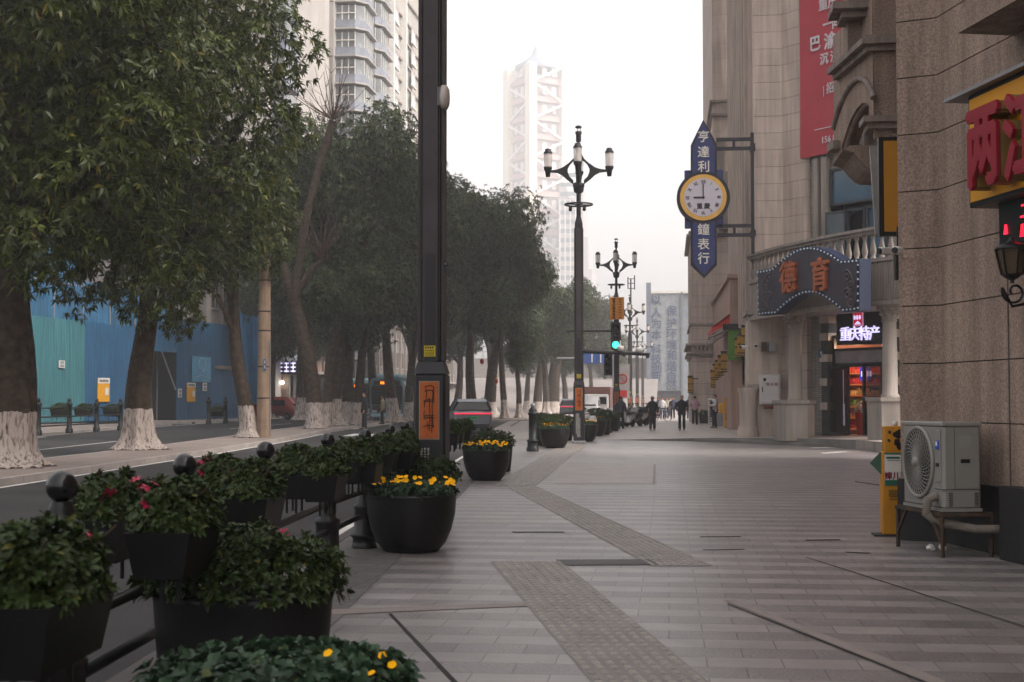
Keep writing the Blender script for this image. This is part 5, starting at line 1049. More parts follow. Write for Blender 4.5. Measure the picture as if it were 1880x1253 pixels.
x, z = P(497, 740, 122); bn = thing('banner_stand', 'white vertical shop banner behind the concrete pole', 'banner', (x, 122, .2)); mb = MB(); mb.box(-.3, .3, -.03, .03, .6, 3.4); mb.build('sheet', mWHITE, bn); mb = MB(); [mb.box(-.16, .16, -.045, -.03, .9+k*.8, 1.4+k*.8) for k in range(3)]; mb.build('print', M('lilac_print', '#6a6aa0', .6), bn); mb = MB(); mb.tube([(0, .06, 0), (0, .06, 3.5)], .03, 6); mb.build('pole', mGREY, bn)
facade_block('shop_house', 'long grey shop house row deep behind the street trees', -32, 152, 215, 15, 12, M('grey_render2', '#6e6a68', .85, 0, .15, .8, streak=.25))
# far railing in front of the hoarding
GR2 = 'iron railings along the far pavement'
def far_rail(posts, label, box_px):
    P0 = [G(*p, med_z(70)) for p in posts]; t = thing('railing', label, 'railing', (*P0[0], med_z(P0[0][1])), 0, GR2); first = None
    for i, (X, Y) in enumerate(P0):
        if first is None: mb = MB(); mb.lathe([(.17, 0), (.17, .2), (.12, .25), (.11, 1.25), (.15, 1.3), (.15, 1.42), (.08, 1.46)], 12); mb.ball((0, 0, 1.55), .1, 10); first = mb.build('post', mDGREEN, t, off=(0, 0, 0)); o = first
        else: o = first.copy(); COL.objects.link(o)
        o.location = (X-P0[0][0], Y-P0[0][1], 0)
    for z in (.4, .8, 1.2):
        for a, b in zip(P0, P0[1:]): mb = MB(); mb.tube([(a[0]-P0[0][0], a[1]-P0[0][1], z), (b[0]-P0[0][0], b[1]-P0[0][1], z)], .035, 6); mb.build('rail', mDGREEN, t, off=(0, 0, 0))
    for k, (px, Y) in enumerate(box_px): X = P(px, 745, Y)[0]; dup(boxes[1], (X, Y, P(px, 765, Y)[1]), R(100), ('far planter box by the large trunk at left', 'far planter box before the teal panels', 'far planter box at the seam of teal and blue panels', 'far planter box left of the second trunk', 'far planter box under the pale blue picture')[k if len(box_px) > 1 else 4], 1.5, 'planter boxes on the far railing')
far_rail([(10, 799), (70, 796), (127, 792), (177, 789), (221, 787)], 'dark iron railing with four planter boxes before the teal hoarding', [(50, 66), (112, 69), (155, 72.5), (207, 76)])
far_rail([(383, 781), (414, 779)], 'short iron railing stub with one planter before the blue hoarding', [(400, 88)])
# ---------------------------------------------------------------- apartment block
mAPT = M('apartment_render', '#a59f99', .85, 0, .1, .3, streak=.12); mAPT2 = M('apartment_brick', '#9a8c85', .85, 0, .12, .4, streak=.15); mBLUB = M('balcony_blue', '#80848d', .8, 0, .18, 1)
ax = P(612, 200, 150)[0]; ap = thing('apartment_block', 'grey residential tower with stacked blue-banded balconies behind the trees', 'building', (ax, 150, .1), 0, world=True)
mb = MB(); mb.box(ax-24, ax, 150, 158, 0, 62); mb.flat([(ax-.5, 158.02), (ax+.6, 215), (ax-24, 215), (ax-24, 158.02)], 0, 62); wl = mb.build('wall', mAPT, ap)
mb = MB(); [mb.box(ax-24, ax-.02, 149.95, 150, 3+k*6.0, 3.06+k*6.0) for k in range(10)]; mb.build('joint', mJOINT, wl)
# stacked corner balconies: projecting from the side wall
def bal(y0, y1, out):
    m1 = MB(); m1.flat([(0, y0-.4), (out*.75, y0-.4), (out+.35, y0+1.0), (out+.35, y1+.3), (0, y1+.3)], 0, .16); b_ = m1.build('balcony', mAPT, ap, off=(0, 0, 0))
    m2 = MB(); m2.flat([(0, y0), (out*.7, y0), (out, y0+.8), (out, y1), (0, y1)], .16, 1.1); m2.build('parapet', mBLUB, b_, off=(0, 0, 0))
    m3 = MB(); m3.flat([(0, y0+.1), (out*.7, y0+.1), (out-.1, y0+.9), (out-.1, y1-.1), (0, y1-.1)], 1.1, 2.75); m3.build('glazing', M('balcony_glass', '#6f7273', .4, 0, .6, .8, spec=.6), b_, off=(0, 0, 0))
    m4 = MB(); [m4.box(out*.7*k/3-.04, out*.7*k/3+.04, y0-.03, y0+.1, 1.1, 2.8) for k in range(4)]; [m4.box(out-.13, out-.02, y0+.9+k*1.1, y0+1.0+k*1.1, 1.1, 2.8) for k in range(int((y1-y0)/1.1))]; m4.box(-.1, out*.72, y0-.06, y0+.1, 1.8, 1.9); m4.build('mullion', mWHITE, b_, off=(0, 0, 0))
    m5 = MB(); m5.box(out*.3, out*.9, y0+2, y0+2.8, 1.2, 1.9); m5.build('washing_line', mAPT2, b_, off=(0, 0, 0)); return b_
p1 = bal(0, 5.5, 3.1); p2 = bal(0, 6, 2.2)
for i in range(18):
    o = p1 if i == 0 else copy_tree(p1, ap); o.location = (0, .8, 3+i*3.0); o = p2 if i == 0 else copy_tree(p2, ap); o.location = (.4, 12.5, 3.6+i*3.0)
m0 = MB(); m0.box(-.05, .06, -1.3, 1.3, 0, 1.9); wn = m0.build('window', M('pale_window', '#b9bbb8', .2, 0, .4, .8, spec=.6), ap, off=(0, 0, 0)); m1 = MB(); [m1.box(.04, .1, -1.3+k*1.3-.06, -1.3+k*1.3+.06, 0, 1.9) for k in range(3)]; m1.box(.0, .3, -1.5, 1.5, -.2, 0); m1.build('window_bar', mWHITE, wn, off=(0, 0, 0))
first = True
for k, yy in enumerate((22, 27, 33.5, 45, 57)):
    for f in range(15):
        o = wn if first else copy_tree(wn, ap); first = False; o.location = (.02*(yy)-.32, yy, 9.5+f*3.0)
for yy in (30.6, 38.5, 51, 62): mb = MB(); x_ = ax+.02*yy-.4; mb.box(x_-.3, x_+.55, 150+yy-.3, 150+yy+.3, 0, 62); mb.build('rib', mWHITE, ap)
mb = MB(); [mb.flat([(ax-.3, 169), (ax+.05, 169), (ax+.85, 214), (ax, 214)], 12.0+f*3-.35, 12.0+f*3-.05) for f in range(17)]; mb.build('floor_band', mAPT2, wl)
for zz in (27, 13, 40): mb = MB(); mb.box(ax-1.6, ax-.5, 149.3, 149.95, zz, zz+.85); q = mb.build('ac_unit', mWHITE, ap); mb = MB(); mb.lathe([(.3, 0), (.3, .04)], 14); mb.rot(R(90), 'X').move((ax-1.2, 149.3, zz+.43)); mb.build('fan', mCHAR, q)
# second, closer block at the left
ax2 = P(492, 100, 118)[0]; ap2 = thing('apartment_block', 'pale apartment tower edge with blue awning behind the upper left foliage', 'building', (ax2, 118, .1), 0, world=True)
mb = MB(); mb.box(ax2-22, ax2, 118, 140, 0, 46); mb.build('wall', mAPT, ap2)
for f in range(13): mb = MB(); mb.box(ax2-.1, ax2+1.3, 119, 124, 5+f*3.0, 5.2+f*3.0); mb.box(ax2, ax2+1.2, 119.2, 123.8, 5.2+f*3, 6.1+f*3.0); q = mb.build('balcony', mBLUB, ap2); mb = MB(); mb.box(ax2, ax2+1.1, 119.3, 123.7, 6.1+f*3, 7.7+f*3); mb.build('glazing', MATS['balcony_glass'], q)
# hazy tower at the left of the lamp pole
x = P(764, 200, 330)[0]; ft = thing('far_tower', 'faint pale tower beside the nearest lamp pole', 'building', (x, 330, 0), 0, world=True); mb = MB(); mb.box(x-22, x+3, 330, 350, 0, P(0, 118, 330)[1]); wl = mb.build('wall', mAPT, ft); mb = MB(); [mb.box(x-21.5, x+2.6, 329.8, 330, 12+k*3.2, 13.6+k*3.2) for k in range(20)]; mb.build('window_band', mWIN, wl)
# ---------------------------------------------------------------- lattice tower and its neighbour
TY = 1050; cx = P(984, 300, TY)[0]; zt = P(984, 128, TY)[1]; lt = thing('lattice_tower', 'very hazy square tower with cream corner columns and diagonal bracing', 'tower', (cx, TY, 0), R(40), world=False)
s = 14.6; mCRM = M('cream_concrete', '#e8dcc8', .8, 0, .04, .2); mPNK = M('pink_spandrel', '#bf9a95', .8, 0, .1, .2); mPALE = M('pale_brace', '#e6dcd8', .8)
K = 1.7
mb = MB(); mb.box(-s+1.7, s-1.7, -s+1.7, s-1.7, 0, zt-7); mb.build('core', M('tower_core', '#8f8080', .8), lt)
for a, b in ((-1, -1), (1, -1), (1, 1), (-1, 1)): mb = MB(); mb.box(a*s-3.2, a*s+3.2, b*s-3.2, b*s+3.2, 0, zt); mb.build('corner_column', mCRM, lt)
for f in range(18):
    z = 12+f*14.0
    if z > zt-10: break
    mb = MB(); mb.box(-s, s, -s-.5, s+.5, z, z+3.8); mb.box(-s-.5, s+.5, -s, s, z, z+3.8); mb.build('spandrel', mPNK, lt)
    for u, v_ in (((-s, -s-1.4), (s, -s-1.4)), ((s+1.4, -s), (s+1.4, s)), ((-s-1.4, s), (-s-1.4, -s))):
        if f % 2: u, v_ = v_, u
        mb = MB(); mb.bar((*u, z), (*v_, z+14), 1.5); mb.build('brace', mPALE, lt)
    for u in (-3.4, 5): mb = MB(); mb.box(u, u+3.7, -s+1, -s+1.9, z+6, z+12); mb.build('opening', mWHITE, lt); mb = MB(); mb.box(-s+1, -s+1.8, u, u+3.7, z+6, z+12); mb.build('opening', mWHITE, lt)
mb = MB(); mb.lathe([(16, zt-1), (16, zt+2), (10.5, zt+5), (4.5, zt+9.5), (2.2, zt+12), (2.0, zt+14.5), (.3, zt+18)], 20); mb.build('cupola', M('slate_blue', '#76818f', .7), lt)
x0 = P(1027, 400, 1000)[0]; x1 = P(1086, 400, 1000)[0]; z1 = P(0, 356, 1000)[1]; n2 = thing('far_block', 'hazy stepped high-rise right of the lattice tower', 'building', ((x0+x1)/2, 1000, 0), 0, world=True)
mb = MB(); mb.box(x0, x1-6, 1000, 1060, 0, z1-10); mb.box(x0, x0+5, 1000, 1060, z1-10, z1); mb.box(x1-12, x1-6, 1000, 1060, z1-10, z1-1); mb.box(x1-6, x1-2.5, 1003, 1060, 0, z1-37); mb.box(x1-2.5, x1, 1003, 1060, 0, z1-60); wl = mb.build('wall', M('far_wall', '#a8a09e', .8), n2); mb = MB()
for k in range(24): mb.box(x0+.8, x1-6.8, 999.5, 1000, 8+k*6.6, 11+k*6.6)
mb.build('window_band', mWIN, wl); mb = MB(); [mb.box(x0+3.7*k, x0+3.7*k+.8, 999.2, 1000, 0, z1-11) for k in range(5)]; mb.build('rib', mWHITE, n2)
# sloping pale plaza closing the street
mb = MB(); v = []; prof = [(168, .04), (186, 1.2), (205, 3.2), (225, 5.2), (262, 6.2)]
for y, z in prof: v += [(-60, y, z-.3), (-1.5, y, z-.3)]
mb.add(v, [(i*2, i*2+1, i*2+3, i*2+2) for i in range(len(prof)-1)]); struct('sloping_plaza', mb, M('pale_paving', '#7d7672', .8, 0, .12, .2))
rw = thing('retaining_wall', 'pale terrace wall with railing at the top of the sloping plaza', 'wall', (-20, 262, 5.9), 0, world=True); mb = MB(); mb.box(-90, 8, 262, 264, 0, 9.5); mb.build('wall', M('terrace', '#8d8783', .8), rw); mb = MB(); [mb.tube([(-60+k*2, 261.5, 9.5), (-60+k*2, 261.5, 10.7)], .08, 5) for k in range(30)]; mb.tube([(-60, 261.5, 10.7), (0, 261.5, 10.7)], .08, 5); mb.build('railing', mGREY, rw)
mb = MB()
# ---------------------------------------------------------------- vehicles
mCARP = M('grey_car_paint', '#6c7078', .28, .55, .06, 2, coat=.5); mCARG = M('car_glass', '#101214', .12, 0, .2, 1, spec=.3); mTAIL = M('tail_light', '#d01030', .4, emit='#ff2048', estr=.35); mRIM = M('alloy_rim', '#7d7f84', .35, .7)
mHEAD = M('head_light', '#ffffff', .3, emit='#fff6e8', estr=1.6)
def loft(mb, rings, cap=True):
    n = len(rings[0]); v = [p for r in rings for p in r]; f = [(i*n+k, i*n+(k+1) % n, (i+1)*n+(k+1) % n, (i+1)*n+k) for i in range(len(rings)-1) for k in range(n)]
    mb.add(v, f, True)
    if cap: mb.add(rings[0], [tuple(range(n-1, -1, -1))]); mb.add(rings[-1], [tuple(range(n))])
    return mb
def ring_body(y, hw, zb, zs, k=.93):
    h = [(hw*.86, zb), (hw*.97, zb+.1), (hw, zb+.3), (hw, zs-.22), (hw*.97, zs-.06), (hw*k, zs)]
    return [(x, y, z) for x, z in h]+[(0, y, zs+.03)]+[(-x, y, z) for x, z in h[::-1]]+[(0, y, zb)]
def wheel(parent, x, y, r=.36, w=.24):
    m = MB(); s_ = 1 if x > 0 else -1; m.lathe([(r*.6, -w/2), (r*.94, -w/2), (r, -w*.32), (r, w*.32), (r*.94, w/2), (r*.6, w/2)], 24); m.rot(R(90), 'Y').move((x, y, r)); o = m.build('wheel', mRUBBER, parent)
    m = MB(); m.lathe([(.05, w*.42), (r*.62, w*.4), (r*.64, w*.5), (r*.6, w*.44)], 20); m.rot(R(90)*1, 'Y')
    if s_ < 0: m.rot(math.pi)
    m.move((x, y, r)); [m.bar((x+s_*w*.46, y, r), (x+s_*w*.46, y+r*.58*math.cos(a), r+r*.58*math.sin(a)), .05, .03) for a in [k*1.2566 for k in range(5)]]; m.build('rim', mRIM, o)
def suv(label, loc, rz, paint=None, lit=True):
    t = thing('parked_car' if False else 'car', label, 'car', loc, rz); pm_ = paint or mCARP
    m = MB(); loft(m, [ring_body(0, .80, .42, 1.02), ring_body(.06, .90, .34, 1.1), ring_body(.3, .955, .3, 1.14), ring_body(1.0, .975, .27, 1.13), ring_body(2.5, .97, .26, 1.1), ring_body(3.6, .965, .27, 1.07), ring_body(4.4, .93, .3, .98), ring_body(4.75, .84, .34, .88), ring_body(4.85, .7, .4, .8)]); b_ = m.build('body', pm_, t)
    def rg_(y, z, hw): return [(hw, y, z)]
    lo_ = [(.12, .88, 1.1), (.6, .92, 1.12), (2.4, .92, 1.1), (3.75, .88, 1.06)]; hi = [(.42, .66, 1.6), (.8, .69, 1.665), (2.0, .69, 1.67), (2.75, .65, 1.6)]
    m = MB(); v = []
    for (y, hw, z), (y2, h2, z2) in zip(lo_, hi): v += [(-hw, y, z), (-h2, y2, z2), (h2, y2, z2), (hw, y, z)]
    m.add(v, [(0, 1, 2, 3)]+[(i*4+k, (i+1)*4+k, (i+1)*4+k+1, i*4+k+1) for i in range(3) for k in range(3)]+[(15, 14, 13, 12)], True); m.build('cabin', mCARG, b_)
    m = MB(); m.add([(-.7, .3, 1.60), (.7, .3, 1.60), (.71, .8, 1.675), (-.71, .8, 1.675), (-.71, 2.1, 1.69), (.71, 2.1, 1.69), (-.66, 2.78, 1.615), (.66, 2.78, 1.615), (-.69, .28, 1.55), (.69, .28, 1.55)], [(0, 3, 2, 1), (3, 4, 5, 2), (4, 6, 7, 5), (0, 1, 9, 8)], True)
    for s_ in (-1, 1):
        m.bar((s_*.7, .42, 1.6), (s_*.93, .5, 1.12), .26, .03); m.bar((s_*.69, 2.0, 1.66), (s_*.935, 2.05, 1.1), .1, .03); m.bar((s_*.67, 2.75, 1.6), (s_*.9, 3.7, 1.07), .09, .04); m.tube([(s_*.64, .6, 1.7), (s_*.66, .8, 1.73), (s_*.66, 2.1, 1.74), (s_*.64, 2.4, 1.69)], .02, 6); m.bar((s_*.7, .5, 1.6), (s_*.68, 2.7, 1.61), .06, .06)
    m.build('roof', pm_, b_)
    m = MB(); m.add([(-.66, .235, 1.53), (.66, .235, 1.53), (.8, .02, 1.16), (-.8, .02, 1.16)], [(0, 3, 2, 1)]); m.build('rear_window', mCARG, t)
    m = MB(); m.tube([(-.9, .03, .985), (-.6, -.045, .985), (.6, -.045, .985), (.9, .03, .985)], .032, 8); m.build('tail_light_bar', mTAIL if lit else mRED, t)
    m = MB(); m.box(-.26, .26, -.035, .0, .72, .86); pl_ = m.build('number_plate', M('green_plate', '#2f9a62', .5), t); m = MB(); [m.box(-.22+k*.056, -.182+k*.056, -.04, -.035, .75, .83) for k in range(8)]; m.build('plate_marks', M('plate_dark', '#12251a', .6), pl_)
    m = MB(); m.box(-.78, .78, -.02, .12, .32, .5, .03); m.build('lower_bumper', M('black_plastic', '#17181a', .6), t); m = MB(); m.box(-.6, .6, -.03, .0, .5, .525); m.build('bumper_strip', mRIM, t)
    for s_ in (-1, 1):
        m = MB(); m.box(s_*1.0-.1, s_*1.0+.1, 2.95, 3.1, 1.08, 1.24, .03); m.build('wing_mirror', mBLACK, t)
        for y in (.95, 3.85): m = MB(); m.lathe([(.42, -.02), (.42, .02)], 20); m.rot(R(90), 'Y').move((s_*.955, y, .38)); m.build('wheel_arch', M('black_plastic', '#17181a', .6), t); wheel(t, s_*.87, y)
    return t
xc, _ = P(868, 750, 67); suv('grey SUV with a full-width red tail light bar and green number plate', (xc, 67, road_z(67)), R(13))
xc, _ = P(1047, 740, 128); suv('distant car with glowing tail lights left of the second lamp base', (xc, 128, .1), R(2))
def bus(label, px, Y, rz, tint, led, name='city_bus'):
    X = P(px, 720, Y)[0]; t = thing(name, label, 'bus', (X, Y, .08), rz); W, H, L_ = 1.25, 3.15, 10.5
    def rr(y, k, zt): return [(x*k, y, z) for x, z in ((-W, .35), (W, .35), (W*1.0, zt-.5), (W*.94, zt-.12), (W*.8, zt), (-W*.8, zt), (-W*.94, zt-.12), (-W, zt-.5))]
    m = MB(); loft(m, [rr(0, .93, H-.12), rr(.12, 1, H), rr(L_, 1, H)]); m.build('body', tint, t)
    m = MB(); m.prism([(-1.08, 1.25), (1.08, 1.25), (1.12, 2.4), (1.02, 2.62), (-1.02, 2.62), (-1.12, 2.4)], -.03, .0); m.build('windscreen', mCARG, t); m = MB(); m.prism([(-1.0, 2.64), (1.0, 2.64), (.92, 2.95), (-.92, 2.95)], -.03, .0); q = m.build('destination_box', mBLACK, t)
    m = MB(); [m.box(-.45+k*.16, -.33+k*.16, -.05, -.03, 2.72, 2.9) for k in range(4)]; m.build('led_marks', M('amber_led', '#ff8a20', emit='#ff7a10', estr=1.2), q); m = MB(); m.box(.26, .4, -.05, -.03, 2.7, 2.92); m.build('red_marks', mTAIL, q)
    m = MB(); m.box(-1.16, 1.16, -.06, .05, .4, .62, .03); m.build('bumper', M('pale_blue_bumper', '#8fb0ba', .4), t); m = MB(); m.box(-1.0, 1.0, -.02, .02, .75, 1.2); m.build('grille', mBLACK, t)
    for s_ in (-1, 1): m = MB(); m.box(s_*.88-.18, s_*.88+.18, -.05, .02, .68, .86, .02); m.build('headlight', mGLASS, t); m = MB(); m.box(s_*1.42-.08, s_*1.42+.08, -.3, -.15, 2.0, 2.45, .03); m.bar((s_*1.2, 0, 2.75), (s_*1.42, -.22, 2.45), .04); m.build('wing_mirror', mBLACK, t)
    for s_ in (-1, 1):
        m = MB(); [m.box(s_*1.25-.015, s_*1.25+.015, .6+k*1.55, 2.0+k*1.55, 1.35, 2.5) for k in range(6)]; m.build('side_window', mCARG, t)
        for y in (2.2, 7.8): wheel(t, s_*1.1, y, .48, .3)
    m = MB(); m.box(.1, .16, -.06, -.03, 1.55, 1.7); m.build('dash_light', M('green_lit', '#40ffc0', .3, emit='#38f5c0', estr=1.5), t); m = MB(); m.box(-.85, .85, .5, 9, H, H+.3, .08); m.build('roof_unit', M('pale_blue_bumper', '#8fb0ba', .4), t)
    return t
mBUS = M('bus_paint', '#48616a', .35, .1, .1, 1, coat=.3)
bus('front of a blue-grey city bus with amber display, behind the whitewashed trunk', 710, 100, R(2), mBUS, 0); bus('second city bus further left, its roof showing between two trunks', 660, 119, R(3), mBUS, 0)
def van(label, px, Y, paint, rz=0, name='van', lit=False):
    X = P(px, 740, Y)[0]; t = thing(name, label, 'van', (X, Y, .07), rz); m = MB()
    def rr(y, hw, zb, zt): return [(-hw, y, zb), (hw, y, zb), (hw, y, zt*.6), (hw*.88, y, zt), (-hw*.88, y, zt), (-hw, y, zt*.6)]
    loft(m, [rr(0, .78, .35, .95), rr(.25, .85, .3, 1.1), rr(.9, .86, .3, 1.85), rr(3.9, .86, .3, 1.9), rr(4.0, .8, .35, 1.8)]); m.build('body', paint, t)
    m = MB(); m.add([(-.7, .3, 1.16), (.7, .3, 1.16), (.64, .83, 1.76), (-.64, .83, 1.76)], [(0, 1, 2, 3)]); m.build('windscreen', mCARG, t)
    for s_ in (-1, 1):
        m = MB(); m.box(s_*.6-.12, s_*.6+.12, -.04, .05, .68, .85, .02); m.build('headlight', mHEAD if lit else mGLASS, t)
        m = MB(); m.box(s_*.86-.012, s_*.86+.012, 1.0, 3.6, 1.15, 1.6); m.build('side_window', mCARG, t)
        for y in (.8, 3.2): wheel(t, s_*.76, y, .3, .2)
    m = MB(); m.box(-.75, .75, -.05, .1, .35, .55, .02); m.build('bumper', mBLACK, t); return t
van('small red van in the far street left of the tree trunks', 552, 112, M('red_paint', '#8a2320', .4, coat=.3), R(80)); van('white van with one lit headlight right behind the second lamp', 1076, 104, M('white_car', '#9a9896', .4, coat=.3), R(0), lit=True)
X = P(1094, 740, 122)[0]; tk = thing('cargo_truck', 'truck with a brownish-red cargo box approaching in the haze', 'truck', (X, 122, .07)); m = MB(); m.box(-1.15, 1.15, 1.7, 7, .9, 2.75); m.build('cargo_box', M('rust_red', '#5a352d', .7), tk); m = MB(); m.box(-1.05, 1.05, 0, 1.6, .5, 2.1, .1); m.build('cab', M('white_car', '#c9c6c4', .4), tk); m = MB(); m.box(-.9, .9, -.03, .02, 1.25, 1.85); m.build('windscreen', mCARG, tk); m = MB(); m.box(-1.05, 1.05, 0, 7, .5, .9); m.build('chassis', mBLACK, tk)
for s_ in (-1, 1):
    m = MB(); m.box(s_*.8-.14, s_*.8+.14, -.05, .03, .75, .93); m.build('headlight', mGLASS, tk)
    for y in (1.0, 5.6): wheel(tk, s_*.95, y, .42, .26)
# scooters
def scooter(paint):
    t = thing('motor_scooter', 'x', 'scooter')
    for y in (-.62, .62):
        m = MB(); m.lathe([(.14, -.05), (.22, -.06), (.25, -.03), (.25, .03), (.22, .06), (.14, .05)], 20); m.rot(R(90), 'Y').move((0, y, .25)); o = m.build('wheel', mRUBBER, t); m = MB(); m.lathe([(.02, -.04), (.15, -.03), (.15, .03), (.02, .04)], 14); m.rot(R(90), 'Y').move((0, y, .25)); m.build('rim', mRIM, o)
    m = MB(); loft(m, [[(x*w_, y, z0+zz*h) for x, zz in ((-1, .1), (-.6, 0), (.6, 0), (1, .1), (.9, .8), (.5, 1), (-.5, 1), (-.9, .8))] for y, w_, z0, h in ((-.42, .1, .26, .07), (-.1, .15, .23, .08), (.1, .15, .24, .12), (.2, .14, .28, .42), (.5, .15, .44, .28), (.82, .08, .58, .12))]); m.build('body', paint, t)
    m = MB(); loft(m, [[(x*w_, y+zz*.0, z) for x, zz in ((-1, 0), (1, 0))]+[(x*w_*.8, y-.07, z) for x in (1, -1)] for y, w_, z in ((-.42, .15, .3), (-.5, .2, .55), (-.53, .19, .8), (-.5, .13, .98))]); m.build('front_shield', paint, t)
    m = MB(); m.tube([(0, .05, 0), (0, .05, 0)], .01, 4) if False else None; loft(m, [[(x*w_, y, .74+zz*.1) for x, zz in ((-1, 0), (1, 0), (.8, 1), (-.8, 1))] for y, w_ in ((.05, .1), (.25, .15), (.6, .15), (.78, .1))]); m.build('seat', mRUBBER, t)
    m = MB(); m.tube([(0, -.62, .25), (0, -.5, .7), (0, -.44, 1.02)], .03, 8); m.tube([(-.34, -.3, 1.03), (-.2, -.42, 1.06), (.2, -.42, 1.06), (.34, -.3, 1.03)], .018, 7); m.build('handlebar', mBLACK, t)
    for s_ in (-1, 1): m = MB(); m.tube([(s_*.25, -.4, 1.05), (s_*.3, -.42, 1.25)], .008, 5); m.ball((s_*.3, -.43, 1.28), .06, 8, .8); m.build('mirror', mBLACK, t)
    m = MB(); m.lathe([(.001, 0), (.07, 0), (.07, .04), (.001, .05)], 14); m.rot(R(90), 'X').move((0, -.53, .86)); m.build('headlight', mGLASS, t); m = MB(); m.lathe([(.17, .72+.1), (.19, .86), (.19, 1.04), (.13, 1.12), (.001, 1.14)], 16, (0, .9)); m.build('top_box', paint, t)
    m = MB(); m.add([(-.06, -.88, .36), (.06, -.88, .36), (.07, -.62, .53), (-.07, -.62, .53), (.06, -.4, .48), (-.06, -.4, .48)], [(0, 1, 2, 3), (3, 2, 4, 5)]); m.build('mudguard', paint, t); return t
s1 = scooter(M('scooter_white', '#c2bfbd', .35, .1, coat=.3)); s2 = scooter(M('scooter_dark', '#24262a', .35, .2, coat=.3))
GS = 'scooters parked beyond the traffic light pole'
for i, (p, px, Y, rz, lb) in enumerate(((s1, 1152, 80, -25, 'white scooter nearest the traffic light pole'), (s2, 1163, 81, -35, 'dark scooter parked beside the white one by the pole'), (s1, 1173, 83, -40, 'white-boxed scooter in the middle of the parked row'), (s2, 1185, 84, -30, 'dark scooter beside the man in the long coat'), (s1, 1182, 92, -40, 'pale scooter parked behind the row'), (s2, 1168, 95, -60, 'dark scooter at the back of the parked row'), (s1, 1083, 60, 15, 'white scooter parked between the second lamp and the tubs'))):
    X = P(px, 740, Y)[0]; put(p, (X, Y, plat(X, Y)), R(rz), lb, GS if i < 6 else None)['label'] = lb
if 'group' in s1 and False: pass
X = P(1214, 760, 98)[0]; bk = thing('bicycle', 'pale bicycle standing behind the man in the long coat', 'bicycle', (X, 98, plat(X, 98)), R(60))
for y in (-.52, .52): m = MB(); m.tube([(0, y+.33*math.cos(a), .34+.33*math.sin(a)) for a in [k*math.pi/12 for k in range(24)]], .022, 6, closed=True); [m.tube([(0, y, .34), (0, y+.33*math.cos(a), .34+.33*math.sin(a))], .004, 4) for a in [k*math.pi/5 for k in range(10)]]; m.build('wheel', mRUBBER, bk)
m = MB(); [m.tube(q, .02, 6) for q in ([(0, -.52, .34), (0, -.38, .85), (0, -.34, 1.0)], [(0, -.4, .78), (0, .15, .8)], [(0, -.42, .7), (0, .05, .3)], [(0, .05, .3), (0, .2, .92)], [(0, .05, .3), (0, .52, .34)], [(0, .52, .34), (0, .15, .78)])]; m.build('frame', mWHITE, bk); m = MB(); m.box(-.08, .08, .1, .34, .92, .98, .02); m.build('saddle', mRUBBER, bk); m = MB(); m.tube([(-.28, -.25, 1.02), (0, -.36, 1.04), (.28, -.25, 1.02)], .014, 6); m.build('handlebar', mBLACK, bk)
X, Y, Z = GP(1114, 795); tc_ = thing('traffic_cone', 'white and orange marker cone on a black foot between the flower tubs', 'cone', (X, Y, Z)); m = MB(); m.box(-.26, .26, -.26, .26, 0, .14, .02); m.build('foot', mRUBBER, tc_); m = MB(); m.lathe([(.17, .14), (.07, .95), (.03, .97)], 16); m.build('cone', mWHITE, tc_)
for z0 in (.35, .65): m = MB(); m.lathe([(.176-.1*(z0-.14)/.81, z0), (.176-.1*(z0+.0)/.81, z0+.14)], 16, cap=False); m.build('band', M('orange_band', '#c0522a', .6), tc_)
